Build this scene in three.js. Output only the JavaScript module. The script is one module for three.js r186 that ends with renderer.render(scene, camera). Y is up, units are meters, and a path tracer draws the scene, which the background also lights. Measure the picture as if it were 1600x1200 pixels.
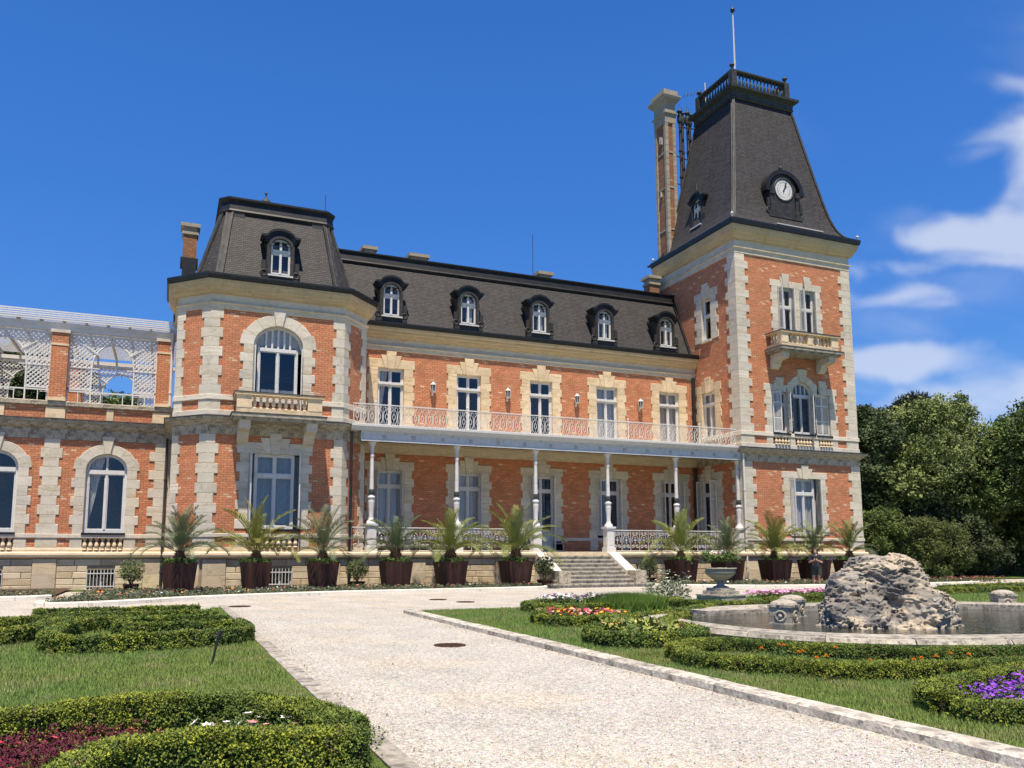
import * as THREE from 'three';
import { mergeGeometries, mergeVertices } from 'three/addons/utils/BufferGeometryUtils.js';

// ---------- camera, sky, sun, exposure ----------
const scene = new THREE.Scene();
const camera = new THREE.PerspectiveCamera(THREE.MathUtils.radToDeg(2 * Math.atan(709 / 1256)), 1680 / 1418, 0.1, 4000);
camera.setViewOffset(1680, 1418, 80, 0, 1600, 1200);
camera.position.set(0, 1.51, 0);
camera.rotation.order = 'YXZ';
camera.rotation.y = -21.76 * Math.PI / 180;
camera.rotation.x = Math.atan(154 / 1256);
const renderer = new THREE.WebGLRenderer({ antialias: true });
renderer.toneMapping = THREE.LinearToneMapping;
const EXPO = 1.55;
renderer.toneMappingExposure = EXPO;
renderer.shadowMap.enabled = true;
const SUN = new THREE.Vector3(-0.36, 2.8, 1).normalize();
const sun = new THREE.DirectionalLight(0xfff1dc, 4.4);
sun.name = 'sun';
sun.position.copy(SUN).multiplyScalar(120).add(new THREE.Vector3(14, 0, -22));
sun.target.position.set(14, 0, -22);
sun.castShadow = true;
sun.shadow.mapSize.set(4096, 4096);
Object.assign(sun.shadow.camera, { left: -60, right: 60, top: 60, bottom: -60, near: 1, far: 260 });
scene.add(sun, sun.target);

// ---------- random and noise ----------
function rng(seed) { let a = seed >>> 0; return () => { a = (a + 0x6D2B79F5) | 0; let t = Math.imul(a ^ (a >>> 15), 1 | a); t = (t + Math.imul(t ^ (t >>> 7), 61 | t)) ^ t; return ((t ^ (t >>> 14)) >>> 0) / 4294967296; }; }
const hash = (x, y, z) => { let h = Math.imul(x, 374761393) + Math.imul(y, 668265263) + Math.imul(z, 2147483647 - 1274126177); h = Math.imul(h ^ (h >>> 13), 1274126177); return ((h ^ (h >>> 16)) >>> 0) / 4294967296; };
const sm = (t) => t * t * (3 - 2 * t), mix = (a, b, t) => a + (b - a) * t, clamp = (x, a = 0, b = 1) => Math.min(b, Math.max(a, x)), step = (a, b, x) => sm(clamp((x - a) / (b - a)));
function vn(x, y, p, q, s = 0) { // value noise, periods p and q
  const X = Math.floor(x), Y = Math.floor(y), u = sm(x - X), v = sm(y - Y), m = (a, n) => ((a % n) + n) % n;
  return mix(mix(hash(m(X, p), m(Y, q), s), hash(m(X + 1, p), m(Y, q), s), u), mix(hash(m(X, p), m(Y + 1, q), s), hash(m(X + 1, p), m(Y + 1, q), s), u), v);
}
function fbm(x, y, p, q, o = 4, s = 0) { let a = 0.5, r = 0; for (let i = 0; i < o; i++) { r += a * vn(x, y, p, q, s + i); x *= 2; y *= 2; p *= 2; q *= 2; a *= 0.5; } return r / (1 - Math.pow(0.5, o)); }
function n3(x, y, z, s = 0) {
  const X = Math.floor(x), Y = Math.floor(y), Z = Math.floor(z), u = sm(x - X), v = sm(y - Y), w = sm(z - Z), h = (i, j, k) => hash(X + i + s * 17, Y + j, Z + k);
  return mix(mix(mix(h(0, 0, 0), h(1, 0, 0), u), mix(h(0, 1, 0), h(1, 1, 0), u), v), mix(mix(h(0, 0, 1), h(1, 0, 1), u), mix(h(0, 1, 1), h(1, 1, 1), u), v), w);
}
const f3 = (x, y, z, o = 4) => { let a = 0.5, r = 0; for (let i = 0; i < o; i++) { r += a * n3(x, y, z, i); x *= 2.03; y *= 2.03; z *= 2.03; a *= 0.5; } return r / (1 - Math.pow(0.5, o)); };

// ---------- sky: clear deep blue, thin fair-weather cloud towards the east ----------
{
  const W = 2048, H = 1024, d = new Float32Array(W * H * 4);
  for (let j = 0; j < H; j++) {
    const el = ((j + 0.5) / H - 0.5) * Math.PI, y = Math.sin(el), e = Math.max(0, el);
    const K = [[0, 0.30, 0.54, 0.95], [0.15, 0.15, 0.38, 0.85], [0.26, 0.082, 0.272, 0.76], [0.4, 0.055, 0.215, 0.67], [0.62, 0.038, 0.166, 0.56], [1.57, 0.026, 0.115, 0.44]];
    let q = 0; while (q < 4 && e > K[q + 1][0]) q++; const t = clamp((e - K[q][0]) / (K[q + 1][0] - K[q][0])), base = [1, 2, 3].map((c) => mix(K[q][c], K[q + 1][c], t) / EXPO);
    for (let i = 0; i < W; i++) {
      const az = ((i + 0.5) / W - 0.5) * 2 * Math.PI, x = Math.cos(az) * Math.cos(el), z = Math.sin(az) * Math.cos(el);
      let a = 0;
      if (y > 0.01) {
        const k = 1 / (y + 0.22), px = x * k * 1.5, pz = z * k * 1.5;
        const w1 = f3(px * 0.9 + 7.3, pz * 0.9 + 3.1, 1.7, 4), w2 = f3(px * 2.6 + 1.3 + w1 * 1.2, pz * 5.2 + 9.4, 5.2, 6);
        const east = step(-0.98, -0.62, az) * (1 - step(2.2, 2.9, az)) * (1 - step(0.45, 0.8, el));
        a = step(0.5, 0.78, w1 * 0.55 + w2 * 0.5) * 0.8 * step(0.01, 0.08, y) * east;
        const g = (u, v, su, sv) => Math.exp(-(((az - u) / su) ** 2 + ((el - v) / sv) ** 2));
        // the larger banks seen over the park
        const w0 = f3(az * 6 + 1, el * 12 + 4, 2.2, 3), w3 = f3(az * 13 + w0 * 2.2 + 3, el * 30 + az * 8 + w0 * 3, 8.1, 7) - 0.5, B = (m, amp, lo) => step(0.03, 0.3, m) * step(0.0, 0.95, m * 1.3 + w3 * amp - lo);
        a = Math.max(a * 0.45, 0.97 * B(g(-0.52, 0.405, 0.09, 0.075), 1.5, 0.2), 0.66 * B(g(-0.60, 0.318, 0.15, 0.046), 2.9, 0.36), 0.6 * B(g(-0.71, 0.207, 0.09, 0.02), 2.6, 0.3), 0.6 * B(g(-0.60, 0.16, 0.12, 0.035), 2.0, 0.3));
      }
      const o = (j * W + i) * 4, c = [0.86 / EXPO, 0.89 / EXPO, 0.96 / EXPO];
      for (let q = 0; q < 3; q++) d[o + q] = mix(base[q], c[q], a * 0.9);
      d[o + 3] = 1;
    }
  }
  const t = new THREE.DataTexture(d, W, H, THREE.RGBAFormat, THREE.FloatType);
  t.mapping = THREE.EquirectangularReflectionMapping; t.magFilter = t.minFilter = THREE.LinearFilter; t.wrapS = THREE.RepeatWrapping; t.needsUpdate = true;
  scene.background = t; scene.environment = t;
}

// ---------- textures ----------
function tex(w, h, fn, srgb = true) {
  const d = new Uint8Array(w * h * 4);
  for (let j = 0; j < h; j++) for (let i = 0; i < w; i++) { const c = fn(i / w, j / h, i, j), o = (j * w + i) * 4; if (typeof c === 'number') d[o] = d[o + 1] = d[o + 2] = clamp(c) * 255; else { d[o] = clamp(c[0], 0, 255); d[o + 1] = clamp(c[1], 0, 255); d[o + 2] = clamp(c[2], 0, 255); } d[o + 3] = 255; }
  const t = new THREE.DataTexture(d, w, h, THREE.RGBAFormat);
  t.wrapS = t.wrapT = THREE.RepeatWrapping; t.magFilter = THREE.LinearFilter; t.minFilter = THREE.LinearMipmapLinearFilter; t.generateMipmaps = true;
  if (srgb) t.colorSpace = THREE.SRGBColorSpace; t.needsUpdate = true; return t;
}
const rep = (t, x, y = x, ox = 0, oy = 0) => { const c = t.clone(); c.repeat.set(x, y); c.offset.set(ox, oy); c.needsUpdate = true; return c; };
const BW = 1.92, BH = 1.7; // brick tile: 8 bricks by 20 courses
function brickAt(u, v) { const row = Math.floor(v * 20), x = u * 8 + (row % 2) * 0.5, col = Math.floor(x) % 8, fx = x - Math.floor(x), fy = v * 20 - row, jit = (hash(row, 3, 5) - 0.5) * 0.1; const m = fx < 0.045 || fx > 0.955 || fy < 0.08 + jit * 0.5 || fy > 0.92; return [row, col, m, fx, fy]; }
const brickC = tex(1024, 1024, (u, v, i, j) => {
  const [r, c, m] = brickAt(u, v), a = hash(r, c, 1), b = hash(r, c, 2), g = fbm(u * 60, v * 60, 60, 60, 3, 4) - 0.5, big = fbm(u * 4, v * 4, 4, 4, 3, 9) - 0.5;
  if (m) { const k = 160 + g * 40 + big * 26; return [k, k * 0.74, k * 0.56]; }
  const k = 0.93 + (a - 0.5) * 0.12 + g * 0.24 + big * 0.12;
  if (b > 0.965) return [240 * k + 6, 190 * k + 12, 154 * k + 10];
  const warm = mix(0.95, 1.05, hash(r, c, 7));
  return [226 * k, 149 * k * warm, 108 * k * warm];
});
const brickB = tex(1024, 1024, (u, v) => { const [r, c, m] = brickAt(u, v); return m ? 0.12 : 0.75 + 0.2 * hash(r, c, 3) + (fbm(u * 90, v * 90, 90, 90, 2, 3) - 0.5) * 0.3; }, false);
const stoneC = tex(1024, 1024, (u, v) => {
  const w = fbm(u * 3, v * 4, 3, 4, 4, 21), bands = fbm(u * 2, v * 18 + w * 4, 2, 64, 4, 31), g = fbm(u * 80, v * 80, 80, 80, 3, 41) - 0.5, st = step(0.52, 0.85, bands), sp = step(0.68, 0.86, fbm(u * 9, v * 9, 9, 9, 4, 51));
  const k = 1 + g * 0.14 + (w - 0.5) * 0.2; return [mix(mix(240, 214, st), 196, sp * 0.5) * k, mix(mix(237, 201, st), 190, sp * 0.5) * k, mix(mix(230, 178, st), 180, sp * 0.5) * k];
});
const stoneB = tex(512, 512, (u, v) => fbm(u * 40, v * 40, 40, 40, 4, 5) * 0.7 + 0.3 * fbm(u * 5, v * 18, 5, 18, 3, 6), false);
const slateAt = (u, v) => { const r = Math.floor(v * 16), x = u * 10 + (r % 2) * 0.5, c = Math.floor(x) % 10; return [r, c, x - Math.floor(x), v * 16 - r]; }; // 1.6 m tile, courses 0.1 m
const slateC = tex(1024, 1024, (u, v) => { const [r, c, fx, fy] = slateAt(u, v), k = 0.8 + 0.42 * (hash(r, c, 1) - 0.4) + (fbm(u * 70, v * 70, 70, 70, 3, 3) - 0.5) * 0.4 + (fbm(u * 3, v * 3, 3, 3, 3, 8) - 0.5) * 0.3; if (fy < 0.2 || fx < 0.05) return [44, 43, 43]; const w = hash(r, c, 5); return [116 * k + w * 6, 112 * k + w * 4, 109 * k]; });
const slateB = tex(1024, 1024, (u, v) => { const [r, c, fx, fy] = slateAt(u, v); if (fy < 0.1) return 0.0; if (fx < 0.05) return 0.25; return 0.95 - fy * 0.6 + hash(r, c, 2) * 0.12; }, false);
const patina = tex(512, 512, (u, v) => { const n = fbm(u * 8, v * 8, 8, 8, 5, 61), s = fbm(u * 24, v * 3, 24, 3, 4, 66); const k = 0.6 + n * 0.8; return [150 * k + s * 20, 150 * k + s * 20, 148 * k + s * 18]; });
const paintT = tex(512, 512, (u, v) => { const n = fbm(u * 6, v * 6, 6, 6, 4, 71), f = fbm(u * 60, v * 12, 60, 12, 3, 75), chip = step(0.7, 0.78, fbm(u * 22, v * 22, 22, 22, 3, 77)); const k = 238 + n * 14 - f * 16 - chip * 26; return [k, k - 1, k - 4]; });
const gravelC = tex(1024, 1024, (u, v) => { const a = vn(u * 220, v * 220, 220, 220, 1), b = fbm(u * 110, v * 110, 110, 110, 3, 3), c = fbm(u * 5, v * 5, 5, 5, 4, 7), tan = step(0.5, 0.75, fbm(u * 3, v * 3, 3, 3, 4, 17)), sp = step(0.9, 0.97, vn(u * 260, v * 260, 260, 260, 6)); const k = 0.82 + a * 0.26 + (b - 0.5) * 0.48 + (c - 0.5) * 0.18; return [226 * k - sp * 90, mix(221, 216, tan) * k - sp * 86, mix(212, 198, tan) * k - sp * 82]; });
const gravelB = tex(1024, 1024, (u, v) => vn(u * 150, v * 150, 150, 150, 1) * 0.6 + vn(u * 80, v * 80, 80, 80, 2) * 0.4, false);
const lawnC = tex(1024, 1024, (u, v) => { const a = fbm(u * 120, v * 120, 120, 120, 3, 1), c = fbm(u * 6, v * 6, 6, 6, 4, 2), dry = step(0.55, 0.8, fbm(u * 9, v * 9, 9, 9, 4, 6)); const k = 0.6 + a * 0.8; return [mix(86, 122, dry) * k + c * 14, mix(104, 112, dry) * k + c * 10, mix(42, 62, dry) * k]; });
const soilC = tex(512, 512, (u, v) => { const a = fbm(u * 50, v * 50, 50, 50, 4, 1), k = 0.5 + a; return [92 * k, 74 * k, 56 * k]; });
const woodC = tex(512, 512, (u, v) => { const g = fbm(u * 40, v * 3, 40, 3, 5, 3), s = fbm(u * 6, v * 2, 6, 2, 3, 9), k = 0.55 + g * 0.7 + (s - 0.5) * 0.5; return [96 * k, 58 * k, 44 * k]; });
const barkC = tex(512, 512, (u, v) => { const g = fbm(u * 16, v * 6, 16, 6, 5, 13), k = 0.45 + g; return [104 * k, 90 * k, 76 * k]; });
const noiseB = tex(512, 512, (u, v) => fbm(u * 30, v * 30, 30, 30, 5, 90), false);
const curtT = tex(256, 256, (u, v) => { const l = step(0.45, 0.6, fbm(u * 22, v * 22, 22, 22, 3, 3)); const k = 222 + l * 18; return [k, k - 1, k - 6]; });

// ---------- materials ----------
const std = (o) => new THREE.MeshStandardMaterial({ roughness: 0.9, ...o });
const lin = (r, g, b) => new THREE.Color().setRGB(r, g, b);
const MAT = {};
MAT.brick = std({ map: rep(brickC, 1 / BW, 1 / BH), bumpMap: rep(brickB, 1 / BW, 1 / BH), bumpScale: 0.01, color: lin(0.86, 0.85, 0.82) });
const stoneMat = (r, g, b, ox, oy) => std({ map: rep(stoneC, 0.5, 0.5, ox, oy), bumpMap: rep(stoneB, 1, 1, ox, oy), bumpScale: 0.006, color: lin(r, g, b), roughness: 0.93 });
MAT.grey = [[0.71, 0.67, 0.58], [0.76, 0.72, 0.64], [0.65, 0.62, 0.54], [0.72, 0.67, 0.56], [0.69, 0.66, 0.59]].map((c, i) => stoneMat(...c, i * 0.23, i * 0.37));
MAT.cream = [[0.82, 0.67, 0.46], [0.85, 0.70, 0.49], [0.77, 0.62, 0.42], [0.81, 0.67, 0.47]].map((c, i) => stoneMat(...c, i * 0.31 + 0.1, i * 0.19));
MAT.plinth = [[0.76, 0.65, 0.46], [0.70, 0.58, 0.40], [0.80, 0.69, 0.51], [0.73, 0.64, 0.48], [0.66, 0.57, 0.43]].map((c, i) => stoneMat(...c, i * 0.27 + 0.4, i * 0.33));
MAT.ochre = stoneMat(0.62, 0.46, 0.22, 0.2, 0.6);
MAT.step = stoneMat(0.60, 0.57, 0.50, 0.6, 0.1);
MAT.slate = std({ map: rep(slateC, 1 / 1.7, 1 / 1.45), bumpMap: rep(slateB, 1 / 1.7, 1 / 1.45), bumpScale: 0.025, color: lin(0.225, 0.232, 0.25), roughness: 0.7 });
MAT.lead = std({ map: rep(patina, 0.6, 0.6), color: lin(0.155, 0.15, 0.148), roughness: 0.6, metalness: 0.2 });
MAT.leadDark = std({ map: rep(patina, 0.6, 0.6), color: lin(0.04, 0.042, 0.045), roughness: 0.5, metalness: 0.2 });
MAT.verdigris = std({ map: rep(patina, 1.2, 1.2), color: lin(0.10, 0.115, 0.11), roughness: 0.65 });
MAT.gutter = std({ map: rep(patina, 1, 1), color: lin(0.035, 0.04, 0.046), roughness: 0.45 });
MAT.white = std({ map: rep(paintT, 1, 1), color: lin(0.80, 0.80, 0.79), roughness: 0.5 });
MAT.whiteOld = std({ map: rep(paintT, 0.7, 0.7), color: lin(0.70, 0.71, 0.71), roughness: 0.6 });
MAT.iron = std({ map: rep(paintT, 2, 2), color: lin(0.82, 0.81, 0.78), roughness: 0.55 });
MAT.pane = new THREE.MeshPhysicalMaterial({ color: 0xffffff, roughness: 0.03, transmission: 1, thickness: 0, ior: 1.5 });
MAT.curtain = std({ map: rep(curtT, 1.6, 1.6), color: lin(0.60, 0.60, 0.58), side: THREE.DoubleSide });
MAT.drape = std({ color: lin(0.42, 0.42, 0.41), side: THREE.DoubleSide });
MAT.blueDrape = std({ color: lin(0.16, 0.26, 0.36), side: THREE.DoubleSide });
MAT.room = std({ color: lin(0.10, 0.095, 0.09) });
MAT.dark = std({ color: lin(0.02, 0.02, 0.022), roughness: 0.5 });
MAT.pipe = std({ map: rep(patina, 1, 1), color: lin(0.13, 0.125, 0.12), roughness: 0.5 });
MAT.rust = std({ map: rep(soilC, 2, 2), color: lin(0.55, 0.34, 0.26), roughness: 0.85 });
MAT.soffit = std({ map: rep(paintT, 0.5, 0.5), color: lin(0.62, 0.52, 0.38) });
MAT.gravel = std({ map: rep(gravelC, 0.37, 0.37), bumpMap: rep(gravelB, 0.5, 0.5), bumpScale: 0.014, color: lin(0.68, 0.67, 0.645), roughness: 1 });
MAT.lawn = std({ map: rep(lawnC, 0.4, 0.4), bumpMap: rep(noiseB, 3, 3), bumpScale: 0.02, color: lin(0.9, 1.0, 0.72), roughness: 1 });
MAT.soil = std({ map: rep(soilC, 1.4, 1.4), bumpMap: rep(noiseB, 2, 2), bumpScale: 0.03, color: lin(0.85, 0.8, 0.75), roughness: 1 });
MAT.wood = [[0.40, 0.36, 0.34], [0.29, 0.26, 0.25], [0.50, 0.44, 0.41]].map((c, i) => std({ map: rep(woodC, 2, 1, i * 0.3, i * 0.2), bumpMap: rep(noiseB, 8, 1), bumpScale: 0.004, color: lin(...c), roughness: 0.7 }));
MAT.bark = std({ map: rep(barkC, 1, 1), bumpMap: rep(barkC, 1, 1), bumpScale: 0.03, color: lin(0.6, 0.58, 0.55), roughness: 1 });
const stainC = tex(1024, 1024, (u, v) => { const a = fbm(u * 7, v * 7, 7, 7, 5, 101), b = fbm(u * 34, v * 34, 34, 34, 4, 103), d = step(0.5, 0.68, a * 0.65 + b * 0.35), e = step(0.6, 0.75, fbm(u * 16, v * 16, 16, 16, 4, 107)), k = 0.9 + (b - 0.5) * 0.35; return [mix(mix(230, 172, d), 118, e * 0.55) * k, mix(mix(224, 167, d), 114, e * 0.55) * k, mix(mix(211, 157, d), 108, e * 0.55) * k]; });
const stained = (r, g, b, o) => std({ map: rep(stainC, 0.8, 0.8, o, o * 0.7), bumpMap: rep(stoneB, 1, 1), bumpScale: 0.01, color: lin(r, g, b), roughness: 0.95 });
MAT.kerb = [[0.86, 0.85, 0.82], [0.78, 0.77, 0.74], [0.92, 0.90, 0.86]].map((c, i) => stained(...c, i * 0.3));
MAT.basin = [[0.66, 0.65, 0.61], [0.58, 0.57, 0.54], [0.72, 0.70, 0.65]].map((c, i) => stained(...c, i * 0.37 + 0.1));
MAT.beam = std({ map: rep(paintT, 0.5, 0.5), color: lin(0.66, 0.69, 0.72), roughness: 0.55 });
MAT.smoke = std({ color: lin(0.06, 0.07, 0.08), roughness: 0.15 });
MAT.perg = std({ map: rep(paintT, 1, 1), color: lin(0.52, 0.48, 0.43), roughness: 0.7 });
MAT.kerbWhite = stoneMat(0.84, 0.82, 0.76, 0.5, 0.1);
MAT.lawnFar = std({ map: rep(lawnC, 0.2, 0.2), color: lin(0.5, 0.6, 0.45), roughness: 1 });
MAT.water = std({ color: lin(0.03, 0.034, 0.024), roughness: 0.07, bumpMap: rep(noiseB, 0.25, 0.5), bumpScale: 0.012 });
MAT.brickOld = std({ map: rep(brickC, 1 / BW, 1 / BH), bumpMap: rep(brickB, 1 / BW, 1 / BH), bumpScale: 0.004, color: lin(0.46, 0.52, 0.52) });
MAT.greyLace = std({ map: rep(curtT, 2, 2), color: lin(0.25, 0.30, 0.34), side: THREE.DoubleSide });
MAT.greyOld = stoneMat(0.42, 0.385, 0.32, 0.15, 0.45);
MAT.mortar = stoneMat(0.36, 0.31, 0.24, 0.3, 0.2);
MAT.stepS = stained(0.72, 0.70, 0.64, 0.2);
MAT.weather = stained(0.74, 0.70, 0.61, 0.55);
MAT.kerbGrey = [[0.62, 0.61, 0.59], [0.54, 0.53, 0.51], [0.68, 0.66, 0.63]].map((c, i) => stained(...c, i * 0.41 + 0.2));

// ---------- building blocks ----------
const V3 = THREE.Vector3, G = 0.12;
const taken = new Map();
function numbered(n) { const k = taken.get(n) ?? 0; taken.set(n, k + 1); return k ? n + '_' + String(k).padStart(3, '0') : n; }
function add(p, name, geo, mat) { const m = new THREE.Mesh(geo, mat); m.name = p === scene ? numbered(name) : name; m.castShadow = m.receiveShadow = true; p.add(m); return m; }
function tag(o, label, category, group, kind) { if (label) o.userData.label = label; if (category) o.userData.category = category; if (group) o.userData.group = group; if (kind) o.userData.kind = kind; return o; }
function thing(name, label, category, x = 0, y = 0, z = 0, ry = 0, group) { const o = new THREE.Group(); o.name = numbered(name); o.position.set(x, y, z); o.rotation.y = ry; scene.add(o); return tag(o, label, category, group); }
function grp(p, name, x = 0, y = 0, z = 0, ry = 0) { const o = new THREE.Group(); o.name = name; o.position.set(x, y, z); o.rotation.y = ry; p.add(o); return o; }
const pick = (a, r) => a[Math.floor(r() * a.length)];
// texture coordinates in metres, laid out face by face; v runs up the face
function uvw(g, ox = 0, oy = 0) {
  if (g.index) g = g.toNonIndexed();
  const p = g.attributes.position, uv = new Float32Array(p.count * 2), a = new V3(), b = new V3(), c = new V3(), n = new V3(), t = new V3(), w = new V3(), q = new V3();
  for (let i = 0; i < p.count; i += 3) {
    a.fromBufferAttribute(p, i); b.fromBufferAttribute(p, i + 1); c.fromBufferAttribute(p, i + 2);
    n.copy(b).sub(a).cross(q.copy(c).sub(a)).normalize();
    if (Math.abs(n.y) > 0.9) { t.set(1, 0, 0); w.set(0, 0, -1); } else { t.set(n.z, 0, -n.x).normalize(); w.crossVectors(n, t); if (w.y < 0) w.negate(); }
    [a, b, c].forEach((v, k) => { uv[(i + k) * 2] = v.dot(t) + ox; uv[(i + k) * 2 + 1] = v.dot(w) + oy; });
  }
  g.setAttribute('uv', new THREE.BufferAttribute(uv, 2)); return g;
}
const clean = (g) => { const o = g.index ? g.toNonIndexed() : g; for (const k of Object.keys(o.attributes)) if (k !== 'position' && k !== 'normal') o.deleteAttribute(k); if (!o.attributes.normal) o.computeVertexNormals(); return o; };
const merge = (gs, ox, oy) => uvw(mergeGeometries(gs.map(clean)), ox, oy);
const box = (w, h, d, x = 0, y = 0, z = 0) => new THREE.BoxGeometry(w, h, d).translate(x, y, z);
const bx = (x0, x1, y0, y1, z0, z1) => box(x1 - x0, y1 - y0, z1 - z0, (x0 + x1) / 2, (y0 + y1) / 2, (z0 + z1) / 2);
const cyl = (r0, r1, h, x, y, z, n = 12) => new THREE.CylinderGeometry(r1, r0, h, n).translate(x, y + h / 2, z);
const shapeOf = (pts) => new THREE.Shape(pts.map(([x, y]) => new THREE.Vector2(x, y)));
function lathe(pts, n = 16) { return new THREE.LatheGeometry(pts.map(([r, y]) => new THREE.Vector2(r, y)), n); }
function tube(pts, r, seg = 12, rad = 5, closed = false) { return new THREE.TubeGeometry(new THREE.CatmullRomCurve3(pts.map((p) => new V3(...p)), closed), seg, r, rad, closed); }
function rod(a, b, r, n = 6, r2 = r) { const A = new V3(...a), B = new V3(...b), d = B.clone().sub(A), L = d.length(); return new THREE.CylinderGeometry(r2, r, L, n).translate(0, L / 2, 0).applyQuaternion(new THREE.Quaternion().setFromUnitVectors(new V3(0, 1, 0), d.normalize())).translate(...a); }
function bar(a, b, w, h) { const A = new V3(...a), B = new V3(...b), d = B.clone().sub(A), L = d.length(); const m = new THREE.Matrix4().lookAt(A, B, new V3(0, 1, 0)); return new THREE.BoxGeometry(w, h, L).applyMatrix4(m).translate((a[0] + b[0]) / 2, (a[1] + b[1]) / 2, (a[2] + b[2]) / 2); }
// moulding: profile [out, y] swept along a plan path [x, z] with mitred corners; outward is on the right-hand side of the camera-facing run
function sweep(path, prof, closed = false) {
  const n = path.length, m = prof.length, pos = [], nor = (a, b) => { const dx = b[0] - a[0], dz = b[1] - a[1], l = Math.hypot(dx, dz); return [-dz / l, dx / l]; };
  const rings = path.map((p, i) => {
    const p0 = closed ? path[(i + n - 1) % n] : path[i - 1], p1 = closed ? path[(i + 1) % n] : path[i + 1], n1 = p0 ? nor(p0, p) : nor(p, p1), n2 = p1 ? nor(p, p1) : n1, k = 1 / Math.max(0.25, 1 + n1[0] * n2[0] + n1[1] * n2[1]), mx = (n1[0] + n2[0]) * k, mz = (n1[1] + n2[1]) * k;
    return prof.map(([o, y]) => [p[0] + mx * o, y, p[1] + mz * o]);
  });
  const quad = (a, b, c, d) => pos.push(...a, ...b, ...c, ...a, ...c, ...d);
  for (let i = 0; i < (closed ? n : n - 1); i++) { const r0 = rings[i], r1 = rings[(i + 1) % n]; for (let j = 0; j < m; j++) { const k = (j + 1) % m; quad(r0[j], r1[j], r1[k], r0[k]); } }
  if (!closed) for (const [r, f] of [[rings[0], 1], [rings[n - 1], -1]]) { const tri = THREE.ShapeUtils.triangulateShape(prof.map(([o, y]) => new THREE.Vector2(o, y)), []); for (const t of tri) { const q = f > 0 ? t : [t[0], t[2], t[1]]; pos.push(...r[q[0]], ...r[q[1]], ...r[q[2]]); } }
  const g = new THREE.BufferGeometry(); g.setAttribute('position', new THREE.Float32BufferAttribute(pos, 3)); g.computeVertexNormals(); return uvw(g);
}
// dressed block, face at z = 0, chamfered front edges
const blocks = new Map();
function block(w, h, d, r = Math.random) {
  const v = Math.floor(r() * 4), key = [w.toFixed(3), h.toFixed(3), d.toFixed(3), v].join();
  if (blocks.has(key)) return blocks.get(key);
  const c = 0.013, W = w / 2, H = h / 2, ring = (x, y, z) => [[-x, -y, z], [x, -y, z], [x, y, z], [-x, y, z]], R = [ring(W, H, -d), ring(W, H, -c), ring(W - c, H - c, 0)], pos = [];
  for (let k = 0; k < 2; k++) for (let i = 0; i < 4; i++) { const j = (i + 1) % 4, a = R[k][i], b = R[k][j], e = R[k + 1][j], f = R[k + 1][i]; pos.push(...a, ...b, ...e, ...a, ...e, ...f); }
  const f = R[2]; pos.push(...f[0], ...f[1], ...f[2], ...f[0], ...f[2], ...f[3]);
  let g = new THREE.BufferGeometry(); g.setAttribute('position', new THREE.Float32BufferAttribute(pos, 3)); g.computeVertexNormals(); g = uvw(g, v * 0.47, v * 0.31); blocks.set(key, g); return g;
}
function polyBlock(pts, d, ox = 0) { const c = 0.012; return uvw(new THREE.ExtrudeGeometry(shapeOf(pts), { depth: d - c, bevelEnabled: true, bevelThickness: c, bevelSize: c, bevelOffset: -c, bevelSegments: 1, curveSegments: 6 }).translate(0, 0, -d), ox, ox * 0.7); }
function planBlock(pts, h, ox = 0) { const c = 0.012; return uvw(new THREE.ExtrudeGeometry(shapeOf(pts.map(([x, z]) => [x, -z])), { depth: h - 2 * c, bevelEnabled: true, bevelThickness: c, bevelSize: c, bevelOffset: -c, bevelSegments: 1 }).rotateX(-Math.PI / 2).translate(0, c, 0), ox, ox * 1.3); }
// a wall face from plan point A to B
function face(A, B) { const dx = B[0] - A[0], dz = B[1] - A[1], L = Math.hypot(dx, dz); return { A, L, ry: Math.atan2(-dz, dx), d: [dx / L, dz / L], at(u) { return [A[0] + this.d[0] * u, A[1] + this.d[1] * u]; } }; }
function archPath(P, w, y0, ys, rise, cx = 0) { // opening with a segmental or round head
  P.moveTo(cx - w / 2, y0); P.lineTo(cx - w / 2, ys); for (let i = 1; i <= 14; i++) { const a = Math.PI - Math.PI * i / 14; P.lineTo(cx + Math.cos(a) * w / 2, ys + Math.sin(a) * rise); } P.lineTo(cx + w / 2, y0); P.closePath(); return P;
}
function wall(parent, name, F, y0, y1, holes, thick = 0.4, mat = MAT.brick) {
  const s = new THREE.Shape(); s.moveTo(0, y0); s.lineTo(F.L, y0); s.lineTo(F.L, y1); s.lineTo(0, y1); s.closePath();
  for (const h of holes) { const p = new THREE.Path(), { u, w, a, b, rise } = h; if (rise) archPath(p, w, a, b, rise, u); else { p.moveTo(u - w / 2, a); p.lineTo(u - w / 2, b); p.lineTo(u + w / 2, b); p.lineTo(u + w / 2, a); p.closePath(); } s.holes.push(p); }
  const m = add(parent, name, uvw(new THREE.ExtrudeGeometry(s, { depth: thick, bevelEnabled: false }).translate(0, 0, -thick), F.A[0] * F.d[0] + F.A[1] * F.d[1], 0), mat);
  m.position.set(F.A[0], 0, F.A[1]); m.rotation.y = F.ry; return m;
}
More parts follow.
